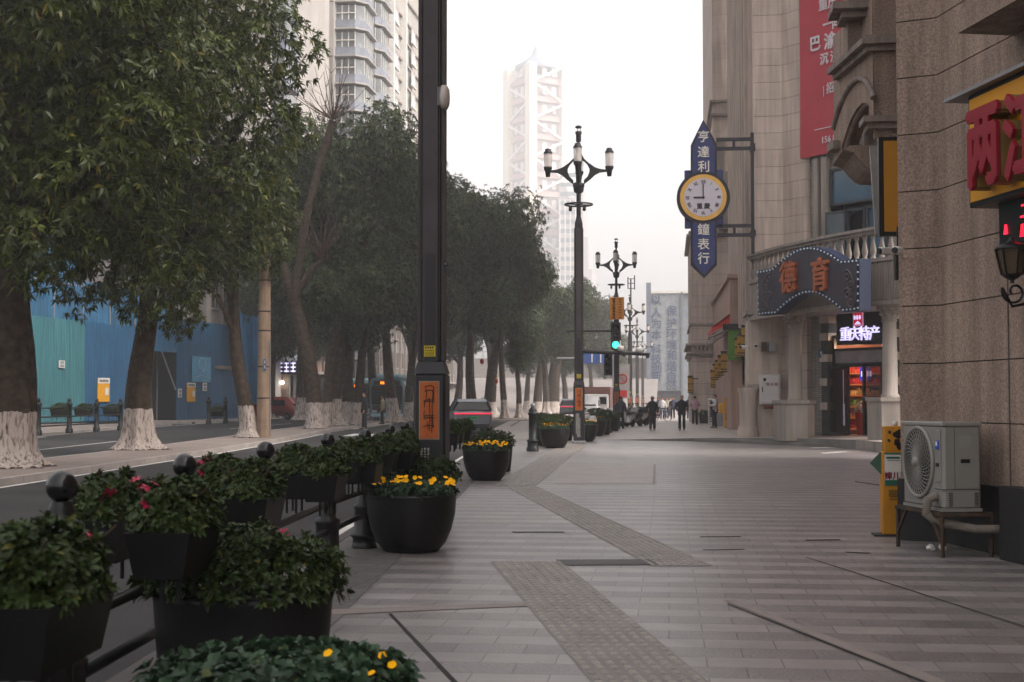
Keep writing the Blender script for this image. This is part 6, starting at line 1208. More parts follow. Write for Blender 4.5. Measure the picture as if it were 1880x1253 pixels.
# ---------------------------------------------------------------- people
def skin(name, V, E, Rd, mat, parent, sub=2, root=0):
    me = bpy.data.meshes.new(name); me.from_pydata(V, E, []); o = bpy.data.objects.new(name, me); COL.objects.link(o); sk = o.modifiers.new('s', 'SKIN'); sk.use_smooth_shade = True; ss = o.modifiers.new('u', 'SUBSURF'); ss.levels = ss.render_levels = sub
    for i, d in enumerate(me.skin_vertices[0].data): r = Rd[i]; d.radius = r if isinstance(r, tuple) else (r, r); d.use_root = (i == root)
    dg = bpy.context.evaluated_depsgraph_get(); dg.update(); m2 = bpy.data.meshes.new_from_object(o.evaluated_get(dg)); bpy.data.objects.remove(o); bpy.data.meshes.remove(me); m2.name = name; m2.materials.clear(); m2.materials.append(mat); return link(name, m2, parent)
def person(label, loc, rz, top, legs, hairc=None, h=1.7, stride=.16, arms='down', coat='short', cap=None, apron=None, mask=None, fold=0):
    t = thing('person', label, 'person', loc, rz); s_ = h/1.72; A = {}
    a = stride
    # facing -y
    kn = [(-.1, -a*.6, .5), (.1, a*.25, .5)]; an_ = [(-.1, -a*.9, .09), (.1, a*1.1, .12 if a > .05 else .09)]
    if arms == 'down': el = [(-.26, .05+a*.3, 1.13), (.26, .03-a*.3, 1.13)]; wr = [(-.27, -.04+a*.6, .88), (.27, -.02-a*.6, .88)]
    elif arms == 'pockets': el = [(-.29, .1, 1.13), (.29, .1, 1.13)]; wr = [(-.22, -.06, .95), (.22, -.06, .95)]
    elif arms == 'front': el = [(-.28, -.02, 1.14), (.28, -.02, 1.14)]; wr = [(-.12, -.26, 1.16), (.12, -.26, 1.16)]
    V = [(0, 0, .95), (0, 0, 1.12), (0, .0, 1.32), (0, .01, 1.46), (0, 0, 1.53), (0, -.012, 1.6), (0, -.005, 1.68)]; E = [(0, 1), (1, 2), (2, 3), (3, 4), (4, 5), (5, 6)]; Rd = [(.15, .1), (.14, .095), (.14, .09), .05, .06, (.078, .098), (.055, .07)]
    V.append((0, -.115, 1.585)); E.append((5, 7)); Rd.append(.014)                 # nose
    for i, sd in enumerate((-1, 1)):
        b = len(V); V += [(sd*.155, 0, 1.36), el[i], wr[i]]; E += [(2, b), (b, b+1), (b+1, b+2)]; Rd += [.04, .038, .03]
        w0 = Vector(wr[i]); d = (w0-Vector(el[i])).normalized(); pal = w0+d*.07; c = len(V); V.append(tuple(pal)); E.append((b+2, c)); Rd.append((.035, .018))
        for k in range(4): f0 = len(V); off_ = Vector((0, -.03+.02*k, 0)); p1 = pal+d*.04+off_; p2 = p1+d*(.035+.008*(k in (1, 2)))+Vector((-sd*.012, 0, 0)); V += [tuple(p1), tuple(p2)]; E += [(c, f0), (f0, f0+1)]; Rd += [.009, .007]
        f0 = len(V); p1 = w0+d*.035+Vector((0, -.035, 0)); V += [tuple(p1), tuple(p1+d*.04+Vector((0, -.01, 0)))]; E += [(c, f0), (f0, f0+1)]; Rd += [.01, .008]
        b = len(V); V += [(sd*.09, 0, .9), kn[i], an_[i], (an_[i][0], an_[i][1]-.13, an_[i][2]-.05)]; E += [(0, b), (b, b+1), (b+1, b+2), (b+2, b+3)]; Rd += [.085, .058, .042, .035]
    V = [(x*s_, y*s_, z*s_) for x, y, z in V]; body = skin('body', V, E, Rd, mSKIN, t, 1)
    # clothing
    zl = {'short': .84, 'long': .58, 'mid': .76}[coat]
    tm = MB(); rings = []
    for z, rx, ry in ((zl, .205 if coat != 'short' else .19, .15), (zl+.01, .21 if coat != 'short' else .195, .155), (.97, .192, .145), (1.12, .185, .138), (1.28, .205, .145), (1.37, .215, .135), (1.42, .185, .12), (1.45, .12, .1), (1.47, .085, .085), (1.505, .075, .078)):
        rings.append([(rx*s_*math.cos(q*math.pi/10), (ry*math.sin(q*math.pi/10)+.01)*s_, z*s_) for q in range(20)])
    loft(tm, rings, cap=False)
    jk = tm.build('jacket', top, t)
    for i, sd in enumerate((-1, 1)):
        V = [(sd*.165, 0.005, 1.385), el[i], tuple(Vector(wr[i])*.97+Vector(el[i])*.03)]; skin('sleeve', [(x*s_, y*s_, z*s_) for x, y, z in V], [(0, 1), (1, 2)], [.092, .068, .056], top, t, 2)
    V = [(0, 0, .94)]; E = []; Rd = [(.16, .12)]
    for i, sd in enumerate((-1, 1)): b = len(V); V += [(sd*.095, 0, .86), kn[i], (an_[i][0], an_[i][1], an_[i][2]-.07)]; E += [(0, b), (b, b+1), (b+1, b+2)]; Rd += [.1, .08, .075]
    skin('trousers', [(x*s_, y*s_, z*s_) for x, y, z in V], E, Rd, legs, t, 2)
    for i in range(2): m = MB(); x, y, z = an_[i]; loft(m, [[(x*s_+xx*w_, y*s_+yy, zz*hh+z-.09) for xx, zz in ((-1, 0), (1, 0), (1, .6), (.5, 1), (-.5, 1), (-1, .6))] for yy, w_, hh in ((.07, .035, .06), (.02, .045, .09), (-.1, .048, .07), (-.19, .03, .04))]); m.build('shoe', mRUBBER, t)
    hm = MB(); k = 10; n = 16
    c = Vector((0, .008, 1.615))*s_; v = []; f = []
    for i in range(k):
        ph = math.pi*.62*i/(k-1)
        for j in range(n):
            th = 2*math.pi*j/n; lim = .52 if math.sin(th) < -.3 else 1; p = ph*lim; r = .112*s_; v.append((c.x+r*.86*math.sin(p)*math.cos(th), c.y+r*1.03*math.sin(p)*math.sin(th), c.z+r*math.cos(p)))
    f = [(i*n+j, i*n+(j+1) % n, (i+1)*n+(j+1) % n, (i+1)*n+j) for i in range(k-1) for j in range(n)]; hm.add(v, f, True); hm.build('cap' if cap else 'hair', cap or hairc or mHAIR, t)
    if not mask and True:
        for sd in (-1, 1): m = MB(); m.ball((sd*.035*s_, -.093*s_, 1.615*s_), .012, 8); m.build('eye', mHAIR, body)
        m = MB(); m.box(-.025*s_, .025*s_, -.1*s_, -.088*s_, 1.545*s_, 1.555*s_); m.build('mouth', M('lips', '#8a4a42', .5), body)
    for sd in (-1, 1): m = MB(); m.ball((sd*.088*s_, .0, 1.6*s_), .022, 8, 1.4); m.build('ear', mSKIN, body)
    if mask: m = MB(); m.lathe([(.07, 1.535), (.092, 1.555), (.1, 1.59), (.095, 1.6)], 12, sx=.85, sy=1.05, cap=False); m.v = [(x*s_, y*s_-.01, z*s_) for x, y, z in m.v]; m.build('mask', mask, t)
    if apron: m = MB(); m.v = []; m.add([(-.15, -.15, 1.35), (.15, -.15, 1.35), (.2, -.165, 1.0), (.21, -.165, .55), (-.21, -.165, .55), (-.2, -.165, 1.0)], [(0, 5, 2, 1), (5, 4, 3, 2)]); m.build('apron', apron, t)
    return t
mBK = M('black_cloth', '#17171a', .85, 0, .2, 20); mBK2 = M('near_black_trousers', '#1b1c20', .85, 0, .2, 20); mPK = M('dusty_pink_cloth', '#a5858f', .85, 0, .12, 20); mLG = M('pale_grey_cloth', '#b9b6b6', .85, 0, .12, 20); mNV = M('navy_cloth', '#2b3046', .85, 0, .15, 20); mBG = M('khaki_cloth', '#8a8169', .85, 0, .15, 20); mGH = M('grey_hair', '#8b8582', .6)
def at(px, py): return GP(px, py)
person('man in a long black coat and dark face mask walking towards the view', at(1198, 791), R(4), mBK, mBK2, mGH, 1.72, .14, 'down', 'long', mask=mBK2)
person('grey-haired man in a dark jacket walking with hands in pockets', at(1252, 791), R(-2), mBK, mBK2, mGH, 1.72, .12, 'pockets', 'mid')
person('woman in a dusty pink jacket seen from behind', at(1276, 780), R(172), mPK, mBK2, None, 1.62, .06, 'front', 'short')
person('vendor in a black apron standing beside the grey bin', at(1312, 786), R(-75), mLG, mBK2, None, 1.68, .03, 'front', 'short', apron=mBK)
person('person in dark clothes standing beside the traffic light pole, turned away', at(1140, 788), R(165), M('slate_cloth', '#2c2f38', .85, 0, .15, 20), mBK2, None, 1.76, .04, 'down', 'short')
X, Y, _ = GP(668, 784, lambda a, b: .3); person('man all in black standing on the median in front of the bus', (P(669, 740, 70)[0], 70, med_z(70)), R(-70), mBK, mBK2, None, 1.85, .05, 'down', 'mid')
person('person in a pale top half hidden by the thick whitewashed trunk', (P(702, 750, 84)[0], 84, med_z(84)), R(-80), mBG, mBK2, None, 1.72, .05, 'down', 'short')
for px, Y, rz, c, lb in ((1216, 108, 0, mLG, 'distant pedestrian in white at the left of the hazy group'), (1224, 112, 10, mBG, 'distant pedestrian in khaki in the hazy group'), (1235, 110, -8, mNV, 'distant pedestrian in navy between the two walking men'), (1231, 128, 0, mLG, 'faintest pedestrian, pale top, at the back of the group'), (1265, 104, 170, M('slate_cloth', '#2c2f38', .85), 'dark pedestrian half hidden beside the man with hands in pockets'), (1209, 118, 5, mNV, 'hazy pedestrian by the parked bicycle')):
    X = P(px, 740, Y)[0]; person(lb, (X, Y, plat(X, Y)), R(rz), c, mNV if c != mNV else mBK2, None, 1.68, .1, 'down', 'short')
# ---------------------------------------------------------------- clock sign
CY = 55.2
def pc(px, py, Y=CY): return P(px, py, Y)
x0, z0 = pc(1291, 364); ck = thing('clock_sign', 'tall dark blue hanging sign with a round white clock showing nine', 'clock sign', (x0, CY, z0)); OFF[ck.name] = (x0, CY, z0)
mNAVY = M('navy_sign', '#27305e', .45, 0, .08, 2); mRIMC = M('dark_rim', '#25222a', .5, .2); mGOLD = M('gold_ring', '#c89b4e', .5, .2, .08, 3); mFACE = M('clock_face', '#b4aeb6', .5, 0, .03, 2)
def outl(k): c = pc(1291, 364); return [(c[0]+(x-c[0])*1, z) for x, z in k]
oo = [pc(*p) for p in ((1268, 268), (1291, 221), (1316, 266), (1316, 487), (1293, 511), (1268, 487))]
mb = MB(); mb.prism(oo, CY-.12, CY+.2); S_ = 2611/55.5; r48 = 48/S_; r42 = 42/S_; r34 = 34.5/S_
mb.prism([(x0+r48*math.cos(a), z0+r48*math.sin(a)) for a in [k*math.pi/24 for k in range(48)]], CY-.15, CY+.22); mb.build('case', mRIMC, ck)
ears = MB(); e0 = pc(1257, 420); e1 = pc(1327, 312); ears.box(e0[0], e1[0], CY-.05, CY+.15, e0[1], e1[1], .03); ears.build('side_ear', mNAVY, ck)
inn = [(x0+(x-x0)*.84, z0+(z-z0)*.965) for x, z in oo]; mb = MB(); mb.prism(inn, CY-.14, CY-.1); pn = mb.build('panel', mNAVY, ck)
def disc(r, y0, y1): m = MB(); return m.prism([(x0+r*math.cos(a), z0+r*math.sin(a)) for a in [k*math.pi/32 for k in range(64)]], y0, y1)
disc(r42, CY-.19, CY-.14).build('gold_ring', mGOLD, ck); fc = disc(r34, CY-.2, CY-.18).build('dial', mFACE, ck)
for k, nm in enumerate(('XII', 'I', 'II', 'III', 'IIII', 'V', 'VI', 'VII', 'VIII', 'IX', 'X', 'XI')):
    a = k*math.pi/6; q = text(nm, .19, .01, .002, 0, r34*.82, -.21, .8); q.rot(a, 'Y'); q.move((x0, CY, z0)); q.build('numeral', mRIMC, fc)
for i, ch in enumerate('重慶'): text(ch, .24, .01, .004, x0-.14+i*.28, z0-.33, CY-.21).build('character', mRIMC, fc)
mb = MB(); mb.bar((x0+.02, CY-.225, z0), (x0-.36, CY-.225, z0), .02, .05); mb.build('hour_hand', mRIMC, ck); mb = MB(); mb.bar((x0, CY-.225, z0-.05), (x0, CY-.225, z0+.52), .03, .02); mb.build('minute_hand', mRIMC, ck); mb = MB(); mb.lathe([(.06, 0), (.05, .04)], 14); mb.rot(R(90), 'X').move((x0, CY-.2, z0)); mb.build('hand_hub', mRIMC, ck)
mIV = M('ivory_letters', '#cfcac0', .6)
for ch, y in zip('亨達利鐘表行', (252, 280, 307, 422, 449, 475)): x, z = pc(1291.5, y); text(ch, .47, .03, .004, x, z, CY-.155).build('character', mIV, pn)
br = thing('sign_bracket', 'dark steel double bracket holding the clock sign to the pilaster', 'bracket', (*pc(1379, 370)[:1], CY, pc(1379, 480)[1])); OFF[br.name] = tuple(br.location)
mb = MB(); xa = pc(1376, 0)[0]; xb = pc(1382, 0)[0]; mb.box(xa, xb, CY-.07, CY+.07, pc(0, 482)[1], pc(0, 272)[1]); mb.box(xa, xb+.06, CY, 56.0, pc(0, 300)[1], pc(0, 290)[1]); mb.box(xa, xb+.06, CY, 56, pc(0, 450)[1], pc(0, 440)[1]); mb.build('upright', mRIMC, br)
for y0, y1, y2, y3 in ((280, 286, 296, 302), (430, 436, 446, 452)):
    mb = MB(); mb.box(pc(1314, 0)[0], xa, CY-.05, CY+.05, pc(0, y1)[1], pc(0, y0)[1]); mb.box(pc(1314, 0)[0], xa, CY-.05, CY+.05, pc(0, y3)[1], pc(0, y2)[1]); mb.box(pc(1343, 0)[0], pc(1348, 0)[0], CY-.04, CY+.04, pc(0, y2+1)[1], pc(0, y1-1)[1]); mb.build('arm', mRIMC, br)
# ---------------------------------------------------------------- red banner on the facade
zb0 = FD.uz(1470, 292, .05)[1]; u0 = FD.uz(1470, 292, .05)[0]; u1 = u0+2.9; bn = FD.thing('hanging_banner', 'tall faded red banner with white writing hung on the stone facade', 'banner', (u0+u1)/2, -.05, zb0)
mb = MB(); v = []; n = 14
for i in range(n+1):
    for j in range(13): a, b = i/n, j/12; v.append((u0+(u1-u0)*a, -.08+.03*math.sin(a*6+b*5), zb0+13*b))
mb.add(v, [(i*13+j, (i+1)*13+j, (i+1)*13+j+1, i*13+j+1) for i in range(n) for j in range(12)], True); mb.build('sheet', M('banner_red', '#a63a44', .75, 0, .08, .6), bn)
mBW = M('banner_white', '#c4b9bd', .7)
def bt(s, px, py, size, bold=.0): u, z = FD.uz(px, py, .14); text(s, size, .01, bold, u, z, -.14).build('writing', mBW, bn)
bt('巴', 1497, 80, .62, .02); bt('渝', 1524, 74, .66, .02); bt('一', 1519, 44, .5, .015); bt('阵', 1536, 40, .5, .01); bt('沉', 1513, 108, .46, .015); bt('浸', 1532, 103, .46, .015); bt('招', 1524, 161, .44, .01); bt('租', 1536, 158, .44, .01); bt('重庆', 1520, 5, .5, .01); bt('156 8', 1522, 255, .34, .008)
u, z = FD.uz(1495, 240, .14); mb = MB(); mb.box(u, u+2.2, -.13, -.11, z, z+.03); u, z = FD.uz(1511, 168, .14); mb.box(u, u+.02, -.13, -.11, z-.2, z+.2); mb.build('rule', mBW, bn)
# ---------------------------------------------------------------- arched theatre-style sign on the balcony
FS = Fr((3.27, 52.4), (6.10-3.27, 46.1-52.4))
up = [(1392, 497), (1406, 495), (1418, 492)]+[(1418+(1545-1418)*k/12, 492-(14*k/12)-math.sin(math.pi*k/12)*32) for k in range(1, 12)]+[(1545, 478), (1560, 477), (1578, 475)]
dn = [(1578, 570), (1562, 572), (1548, 573)]+[(1548-(1548-1424)*k/12, 573+4*k/12-math.sin(math.pi*k/12)*36) for k in range(1, 12)]+[(1424, 577), (1408, 578), (1392, 580)]
U = [FS.uz(*p) for p in up]; D = [FS.uz(*p) for p in dn]; cu_ = sum(p[0] for p in U)/len(U); zc_ = sum(p[1] for p in U+D)/len(U+D)
tsn = FS.thing('arched_sign', 'dark arched sign with blue bulb-studded border and two copper characters', 'sign', cu_, 0, D[0][1]); poly = U+D
mb = MB(); mb.prism(poly, 0, .42); mb.build('case', M('royal_blue', '#17223c', .5, 0, .1, 2), tsn)
def shrink(p, k=.11):
    q = offset_path(p+[p[0]], k)[:-1]; return q
area = sum(poly[i][0]*poly[(i+1) % len(poly)][1]-poly[(i+1) % len(poly)][0]*poly[i][1] for i in range(len(poly)))
inner_ = shrink(poly, .13 if area > 0 else -.13); mb = MB(); mb.prism(inner_, -.03, .05); mb.build('face', M('sign_plum', '#35303a', .55, 0, .1, 2), tsn)
mid = shrink(poly, .065 if area > 0 else -.065); ring_ = mid+[mid[0]]; Ls = [0]
for p, q in zip(ring_, ring_[1:]): Ls.append(Ls[-1]+math.hypot(p[0]-q[0], p[1]-q[1]))
nb_ = 74; b0_ = MB(); b0_.ball((0, 0, 0), .034, 8); bulb = None
for k in range(nb_):
    s_ = k/nb_*Ls[-1]; i = max(j for j in range(len(ring_)-1) if Ls[j] <= s_); t_ = (s_-Ls[i])/max(1e-6, Ls[i+1]-Ls[i]); x = ring_[i][0]+(ring_[i+1][0]-ring_[i][0])*t_; z = ring_[i][1]+(ring_[i+1][1]-ring_[i][1])*t_
    if bulb is None: bulb = b0_.build('bulb', M('bulb_glass', '#a9b4c0', .3, emit='#cfd6e0', estr=.04), tsn, off=(0, 0, 0)); o = bulb
    else: o = bulb.copy(); COL.objects.link(o)
    o.location = (x-cu_, -.02, z-D[0][1])
mCOP = M('copper_letters', '#a85a36', .5, .3, .2, 4)
for ch, px, py in (('德', 1452, 509), ('育', 1510, 504)): u, z = FS.uz(px, py); text(ch, 1.16, .12, .024, u, z, -.09).build('character', mCOP, tsn)
def spiral(cx, cz, r, a0, turns, sgn): return [(cx+r*(1-.8*k/24)*math.cos(a0+sgn*turns*6.28*k/24), -.05, cz+r*(1-.8*k/24)*math.sin(a0+sgn*turns*6.28*k/24)) for k in range(25)]
for px, sg in ((1409, 1), (1563, -1)):
    mb = MB()
    for py, r, a0 in ((512, .2, 1.0), (528, .22, 2.6), (545, .2, .4), (560, .2, 3.0)):
        u, z = FS.uz(px+sg*(5 if py in (512, 545) else -1), py-(5 if sg < 0 else 0)); mb.tube(spiral(u, z, r, a0 if sg > 0 else math.pi-a0, 1.3, sg), .03, 6)
    pts = [FS.uz(px+sg*d, y-(5 if sg < 0 else 0)) for d, y in ((0, 505), (-6, 520), (3, 535), (-5, 550), (3, 565))]; mb.tube([(u, -.04, z) for u, z in pts], .035, 6); mb.build('scroll', M('bronze_scroll', '#5a5054', .5, .3), tsn)
# ---------------------------------------------------------------- fire cabinet and small wall items
x0, z0 = P(1394, 743, 55.7); x1, z1 = P(1432, 688, 55.7); fcb = thing('fire_cabinet', 'white wall cabinet with three small characters left of the shop column', 'cabinet', ((x0+x1)/2, 55.7, z0)); OFF[fcb.name] = tuple(fcb.location)
mb = MB(); mb.box(x0, x1, 55.5, 55.95, z0, z1, .02); mb.build('case', M('cabinet_white', '#bcb7b5', .5, 0, .05, 2), fcb); mb = MB(); mb.box(x0+.06, x1-.06, 55.47, 55.51, z0+.06, z1-.06, .01); dr = mb.build('door', M('cabinet_door', '#c4bfbd', .5, 0, .05, 2), fcb); mb = MB(); mb.box(x0+.09, x0+.12, 55.44, 55.47, (z0+z1)/2-.1, (z0+z1)/2+.1); mb.build('handle', mBLACK, dr)
for k, ch in enumerate('消火栓'): text(ch, .14, .008, .002, x0+.3+k*.17, z1-.38, 55.465).build('character', M('dull_red', '#7a4a44', .6), dr)
mb = MB(); mb.lathe([(.06, 0), (.05, .02)], 12); mb.rot(R(90), 'X').move((x0+.2, 55.46, z1-.2)); mb.lathe([(.03, 0), (.03, .01)], 8); mb.build('badge', mBLACK, dr); mb = MB(); mb.tube([(x0+.15, 55.4, z0-.12), (x1-.1, 55.4, z0-.12)], .05, 8); mb.build('pipe', M('red_pipe', '#6a2a24', .6), fcb)
x, z = P(1418, 638, 55.7); jb = thing('junction_box', 'small pale junction box on the stone wall under the arched sign', 'box', (x, 55.75, z)); mb = MB(); mb.box(-.14, .14, -.1, .1, -.18, .18, .015); mb.build('case', mGREY, jb); mb = MB(); mb.box(-.42, -.2, -.08, .1, -.16, .2); mb.build('dark_case', M('brown_box', '#4a4038', .6), jb)
def cctv(x, y, z, label, s=1.0, d=(-1, -.6)):
    t = thing('security_camera', label, 'camera', (x, y, z)); a = math.atan2(d[1], d[0]); mb = MB(); mb.box(-.02, .24*s, -.055*s, .055*s, -.05*s, .06*s, .015); mb.rot(a, 'Z'); mb.build('body', mWHITE, t); mb = MB(); mb.lathe([(.05*s, 0), (.045*s, .03*s)], 12); mb.rot(R(90), 'Y').move((.24*s, 0, 0)).rot(a, 'Z'); mb.build('lens', mBLACK, t); mb = MB(); mb.tube([(0, 0, 0), (.05*s, .1*s, -.08*s), (.12*s, .22*s, -.08*s)], .02*s, 6); mb.build('bracket', mWHITE, t); return t
x, z = P(1391, 636, 55.5); cctv(x, 55.5, z, 'white security camera high beside the junction box', 1.2, (-.3, -1)); x, z = P(1372, 638, 56); cctv(x, 56, z, 'white security camera by the yellow lantern signs', 1.2, (-1, -.6))
x, z = P(1656, 462, 16.6); cctv(x-.02, 16.62, z, 'white and black security camera on the granite corner', .75, (-.5, -1)); x, z = P(1637, 463, 20); cctv(x, 20, z, 'white box camera in front of the balcony beside the granite corner', .9, (-1, -.7))
x, z = P(1512, 650, 54.6); bp_ = thing('street_plate', 'small blue plate on the slate pier left of the shop door', 'plate', (x, 54.45, z)); mb = MB(); mb.box(-.2, .2, -.02, .02, -.16, .16, .01); mb.build('plate', M('plate_blue', '#2d5a86', .5), bp_); mb = MB(); [mb.box(-.14+k*.1, -.08+k*.1, -.03, -.02, -.02, .08) for k in range(3)]; mb.build('marks', mWHITE, bp_)
# yellow wall lanterns along the street side
mLY = M('lantern_yellow', '#a97f2c', .6, 0, .15, 3)
GLN = 'tall yellow lantern boxes along the wall'
for i, (px, Y, y0, y1, lb) in enumerate(((1377, 57.4, 585, 636, 'tallest yellow lantern box, at the stone corner'), (1368, 59.6, 597, 640, 'second yellow lantern box from the stone corner'), (1360, 62.2, 612, 655, 'third yellow lantern box from the stone corner, before the green panel'), (1355, 65.2, 620, 658, 'fourth yellow lantern box at the edge of the green panel'),
      (1329, 69.5, 645, 684, 'yellow lantern box below the green panel, nearest of the far five'), (1323, 72.5, 652, 690, 'yellow lantern box, second of the far five'), (1318, 76, 661, 694, 'yellow lantern box, middle of the far five'), (1313, 80, 668, 698, 'yellow lantern box, fourth of the far five'), (1309, 84, 679, 712, 'yellow lantern box at the far end by the grey wing'), (1267, 87.0, 690, 722, 'single yellow lantern on the far stone wing corner'))):
    x, zt_ = P(px, y0, Y); z0 = P(px, y1, Y)[1]; t = thing('wall_lantern', lb, 'lantern', (x, Y, z0), 0, GLN); h = zt_-z0; mb = MB(); mb.box(-.14, .14, -.14, .14, .04, h-.04); mb.build('shade', mLY, t); mb = MB()
    for zz in (0, h*.12, h*.5, h*.88, h-.06): mb.box(-.16, .16, -.16, .16, zz, zz+.05)
    mb.box(.14, .5, -.03, .03, h*.8, h*.85); mb.build('frame', mBLACK, t)
# awning
x0, z1 = P(1362, 571, 69); xw = 2.95; aw = thing('red_awning', 'red retractable awning projecting over the pavement', 'awning', (xw, 69, z1)); OFF[aw.name] = tuple(aw.location); xf, zf = P(1306, 602, 69)
mb = MB()
for y0, y1 in ((68.2, 74.5),): mb.add([(xw+.25, y0, z1), (xw+.25, y1, z1), (xf, y1, zf), (xf, y0, zf), (xw+.25, y0, z1-.12), (xw+.25, y1, z1-.12), (xf, y1, zf-.06), (xf, y0, zf-.06), (xf, y0, zf-.4), (xf, y1, zf-.4), (xw+.25, y0, z1-.5)], [(0, 3, 2, 1), (4, 5, 6, 7), (0, 4, 7, 3), (0, 3, 8, 10), (3, 8, 9, 2), (1, 2, 6, 5)])
mb.build('canvas', M('awning_red', '#c0322a', .7, 0, .1, 1), aw); mb = MB()
for y in (68.15, 74.5): mb.tube([(xw+.2, y, z1-.6), (xf+.45, y, zf-.1), (xf, y, zf-.3)], .035, 6); mb.tube([(xf, y, zf-.3), (xf-.12, y, zf-.75), (xw, y, zf-.1)], .03, 6)
mb.tube([(xf, 68.15, zf-.33), (xf, 74.5, zf-.33)], .04, 6); mb.build('arm', mGREY, aw)
x0, z0 = P(1337, 661, 67.7); x1, z1 = P(1359, 606, 67.7); gp = thing('green_panel_sign', 'plain green panel sign under the awning', 'sign', ((x0+x1)/2, 67.7, z0)); OFF[gp.name] = tuple(gp.location); mb = MB(); mb.box(x0, x1, 67.6, 67.8, z0, z1); mb.build('panel', mGREENP, gp); mb = MB(); mb.box(x0-.25, x1, 67.5, 67.95, z1, z1+.28); mb.build('head_box', mBLACK, gp)
# stall goods by the wall
def wbox(name, label, cat, px0, px1, py0, py1, Y, mat, extra=None, d=.4, bev=.02):
    x0, z1 = P(px0, py0, Y); x1, z0 = P(px1, py1, Y); z0 = plat((x0+x1)/2, Y); t = thing(name, label, cat, ((x0+x1)/2, Y, z0)); OFF[t.name] = tuple(t.location); mb = MB(); mb.box(x0, x1, Y-d/2, Y+d/2, z0, z1, bev); mb.build('case', mat, t)
    if extra: extra(t, x0, x1, z0, z1, Y-d/2)
    return t
mSIGNY = M('stall_yellow', '#c28a1c', .6, 0, .15, 3)
def ink(t, x0, x1, z0, z1, y): mb = MB(); w_ = x1-x0; h = z1-z0; mb.tube([(x0+w_*.3, y-.01, z0+h*.42), (x0+w_*.7, y-.01, z0+h*.5), (x0+w_*.4, y-.01, z0+h*.3), (x0+w_*.75, y-.01, z0+h*.22), (x0+w_*.5, y-.01, z0+h*.1)], .05, 6); mb.build('brush_mark', mGLYPH, t)
wbox('stall_board', 'tall yellow board with dark brush marks leaning by the stall', 'board', 1329, 1341, 731, 791, 72, mSIGNY, ink, .1)
def lab(t, x0, x1, z0, z1, y): mb = MB(); h = z1-z0; mb.box(x0+.02, x1-.02, y-.012, y, z0+h*.56, z0+h*.7); mb.build('label', M('pink_label', '#c06a7a', .6), t); mb = MB(); mb.tube([((x0+x1)/2, y+.1, z1), ((x0+x1)/2, y+.1, z1+.25)], .07, 8); mb.build('neck', mBLACK, t)
wbox('yellow_dispenser', 'yellow upright dispenser with a pink label by the stone footing', 'dispenser', 1350, 1361, 750, 791, 70, mYEL, lab)
def dial(t, x0, x1, z0, z1, y): mb = MB(); [mb.ball(((x0+x1)/2+dx, y, z1-.25), .1, 10) for dx in (-.09, .12)]; mb.build('round_head', mGREY, t); mb = MB(); mb.box(x0, x1, y-.02, y, z0+.95, z0+1.0); mb.build('strap', mBLACK, t)
wbox('grey_machine', 'pale grey upright machine between the yellow board and dispenser', 'machine', 1342, 1352, 722, 789, 72.5, M('machine_grey', '#8b8c90', .5), dial)
def bag(t, x0, x1, z0, z1, y): mb = MB(); mb.box(x0+.1, x1+.05, y+.05, y+.35, z1, z1+.55, .06); mb.build('yellow_bag', mYEL, t)
wbox('grey_bin', 'grey stall bin with a yellow top beside the vendor', 'bin', 1316, 1328, 760, 788, 76, mGREY, bag)
def louv(t, x0, x1, z0, z1, y): mb = MB(); [mb.box(x0+.03, x1-.03, y-.02, y+.02, z0+.1+k*.13, z0+.17+k*.13) for k in range(int((z1-z0-.1)/.13))]; mb.build('louvre', M('louvre_dark', '#6a6668', .6), t)
wbox('louvred_cabinet', 'white louvred cabinet standing behind the vendor', 'cabinet', 1300, 1312, 732, 783, 82, mWHITE, louv, .5)
x, z0 = P(1293, 780, 84); sp = thing('square_planter', 'dark square planter with a low shrub against the stone wing', 'planter', (x, 84, plat(x, 84))); mb = MB(); mb.add([(-.24, -.24, 0), (.24, -.24, 0), (.24, .24, 0), (-.24, .24, 0), (-.32, -.32, .5), (.32, -.32, .5), (.32, .32, .5), (-.32, .32, .5)], [(0, 1, 5, 4), (1, 2, 6, 5), (2, 3, 7, 6), (3, 0, 4, 7), (4, 5, 6, 7)]); mb.build('box', mCHAR, sp); p, nn = dome(120, .34, .34, .28, 77, .5); V, F = leaf_mesh(p, nn, 8, .08, .035, 7); npmesh('shrub', V, F, mAZ, sp)
# ---------------------------------------------------------------- items on the near granite wall
OFR = .42
us0, zs1 = FN.uz(1777, 178, OFR); zs0 = FN.uz(1780, 383, OFR)[1]; ys = FN.thing('restaurant_sign', 'yellow sign box with huge red raised characters on the granite wall', 'sign', us0+1.3, -.2, zs0); u1 = us0+3.4
mb = MB(); mb.box(us0, u1, -OFR, -.06, zs0, zs1, .01); mb.build('case', mBLACK, ys); mb = MB(); mb.box(us0+.05, u1, -OFR-.012, -OFR+.02, zs0+.05, zs1-.05); fcx = mb.build('face', M('sign_amber', '#c98c12', .5, 0, .08, 1.2), ys); mb = MB(); mb.box(us0-.35, u1, -OFR-.1, 0, zs1+.005, zs1+.04); mb.build('rain_cap', mGREY, ys)
mRC = M('crimson_letters', '#8a0f26', .45, 0, .06, 2); mRCS = M('letter_side', '#8a7040', .5, .3)
for ch, px, py, sz in (('两', 1801, 258, 1.0), ('江', 1872, 232, 1.0)):
    u, z = FN.uz(px, py, OFR+.26); q = text(ch, sz*.86, .04, .03, u, z-.06, -OFR-.24, .8); q.build('character', mRC, fcx); q = text(ch, sz*.86, .16, .026, u, z-.06, -OFR-.13, .8); q.build('character_return', mRCS, fcx)
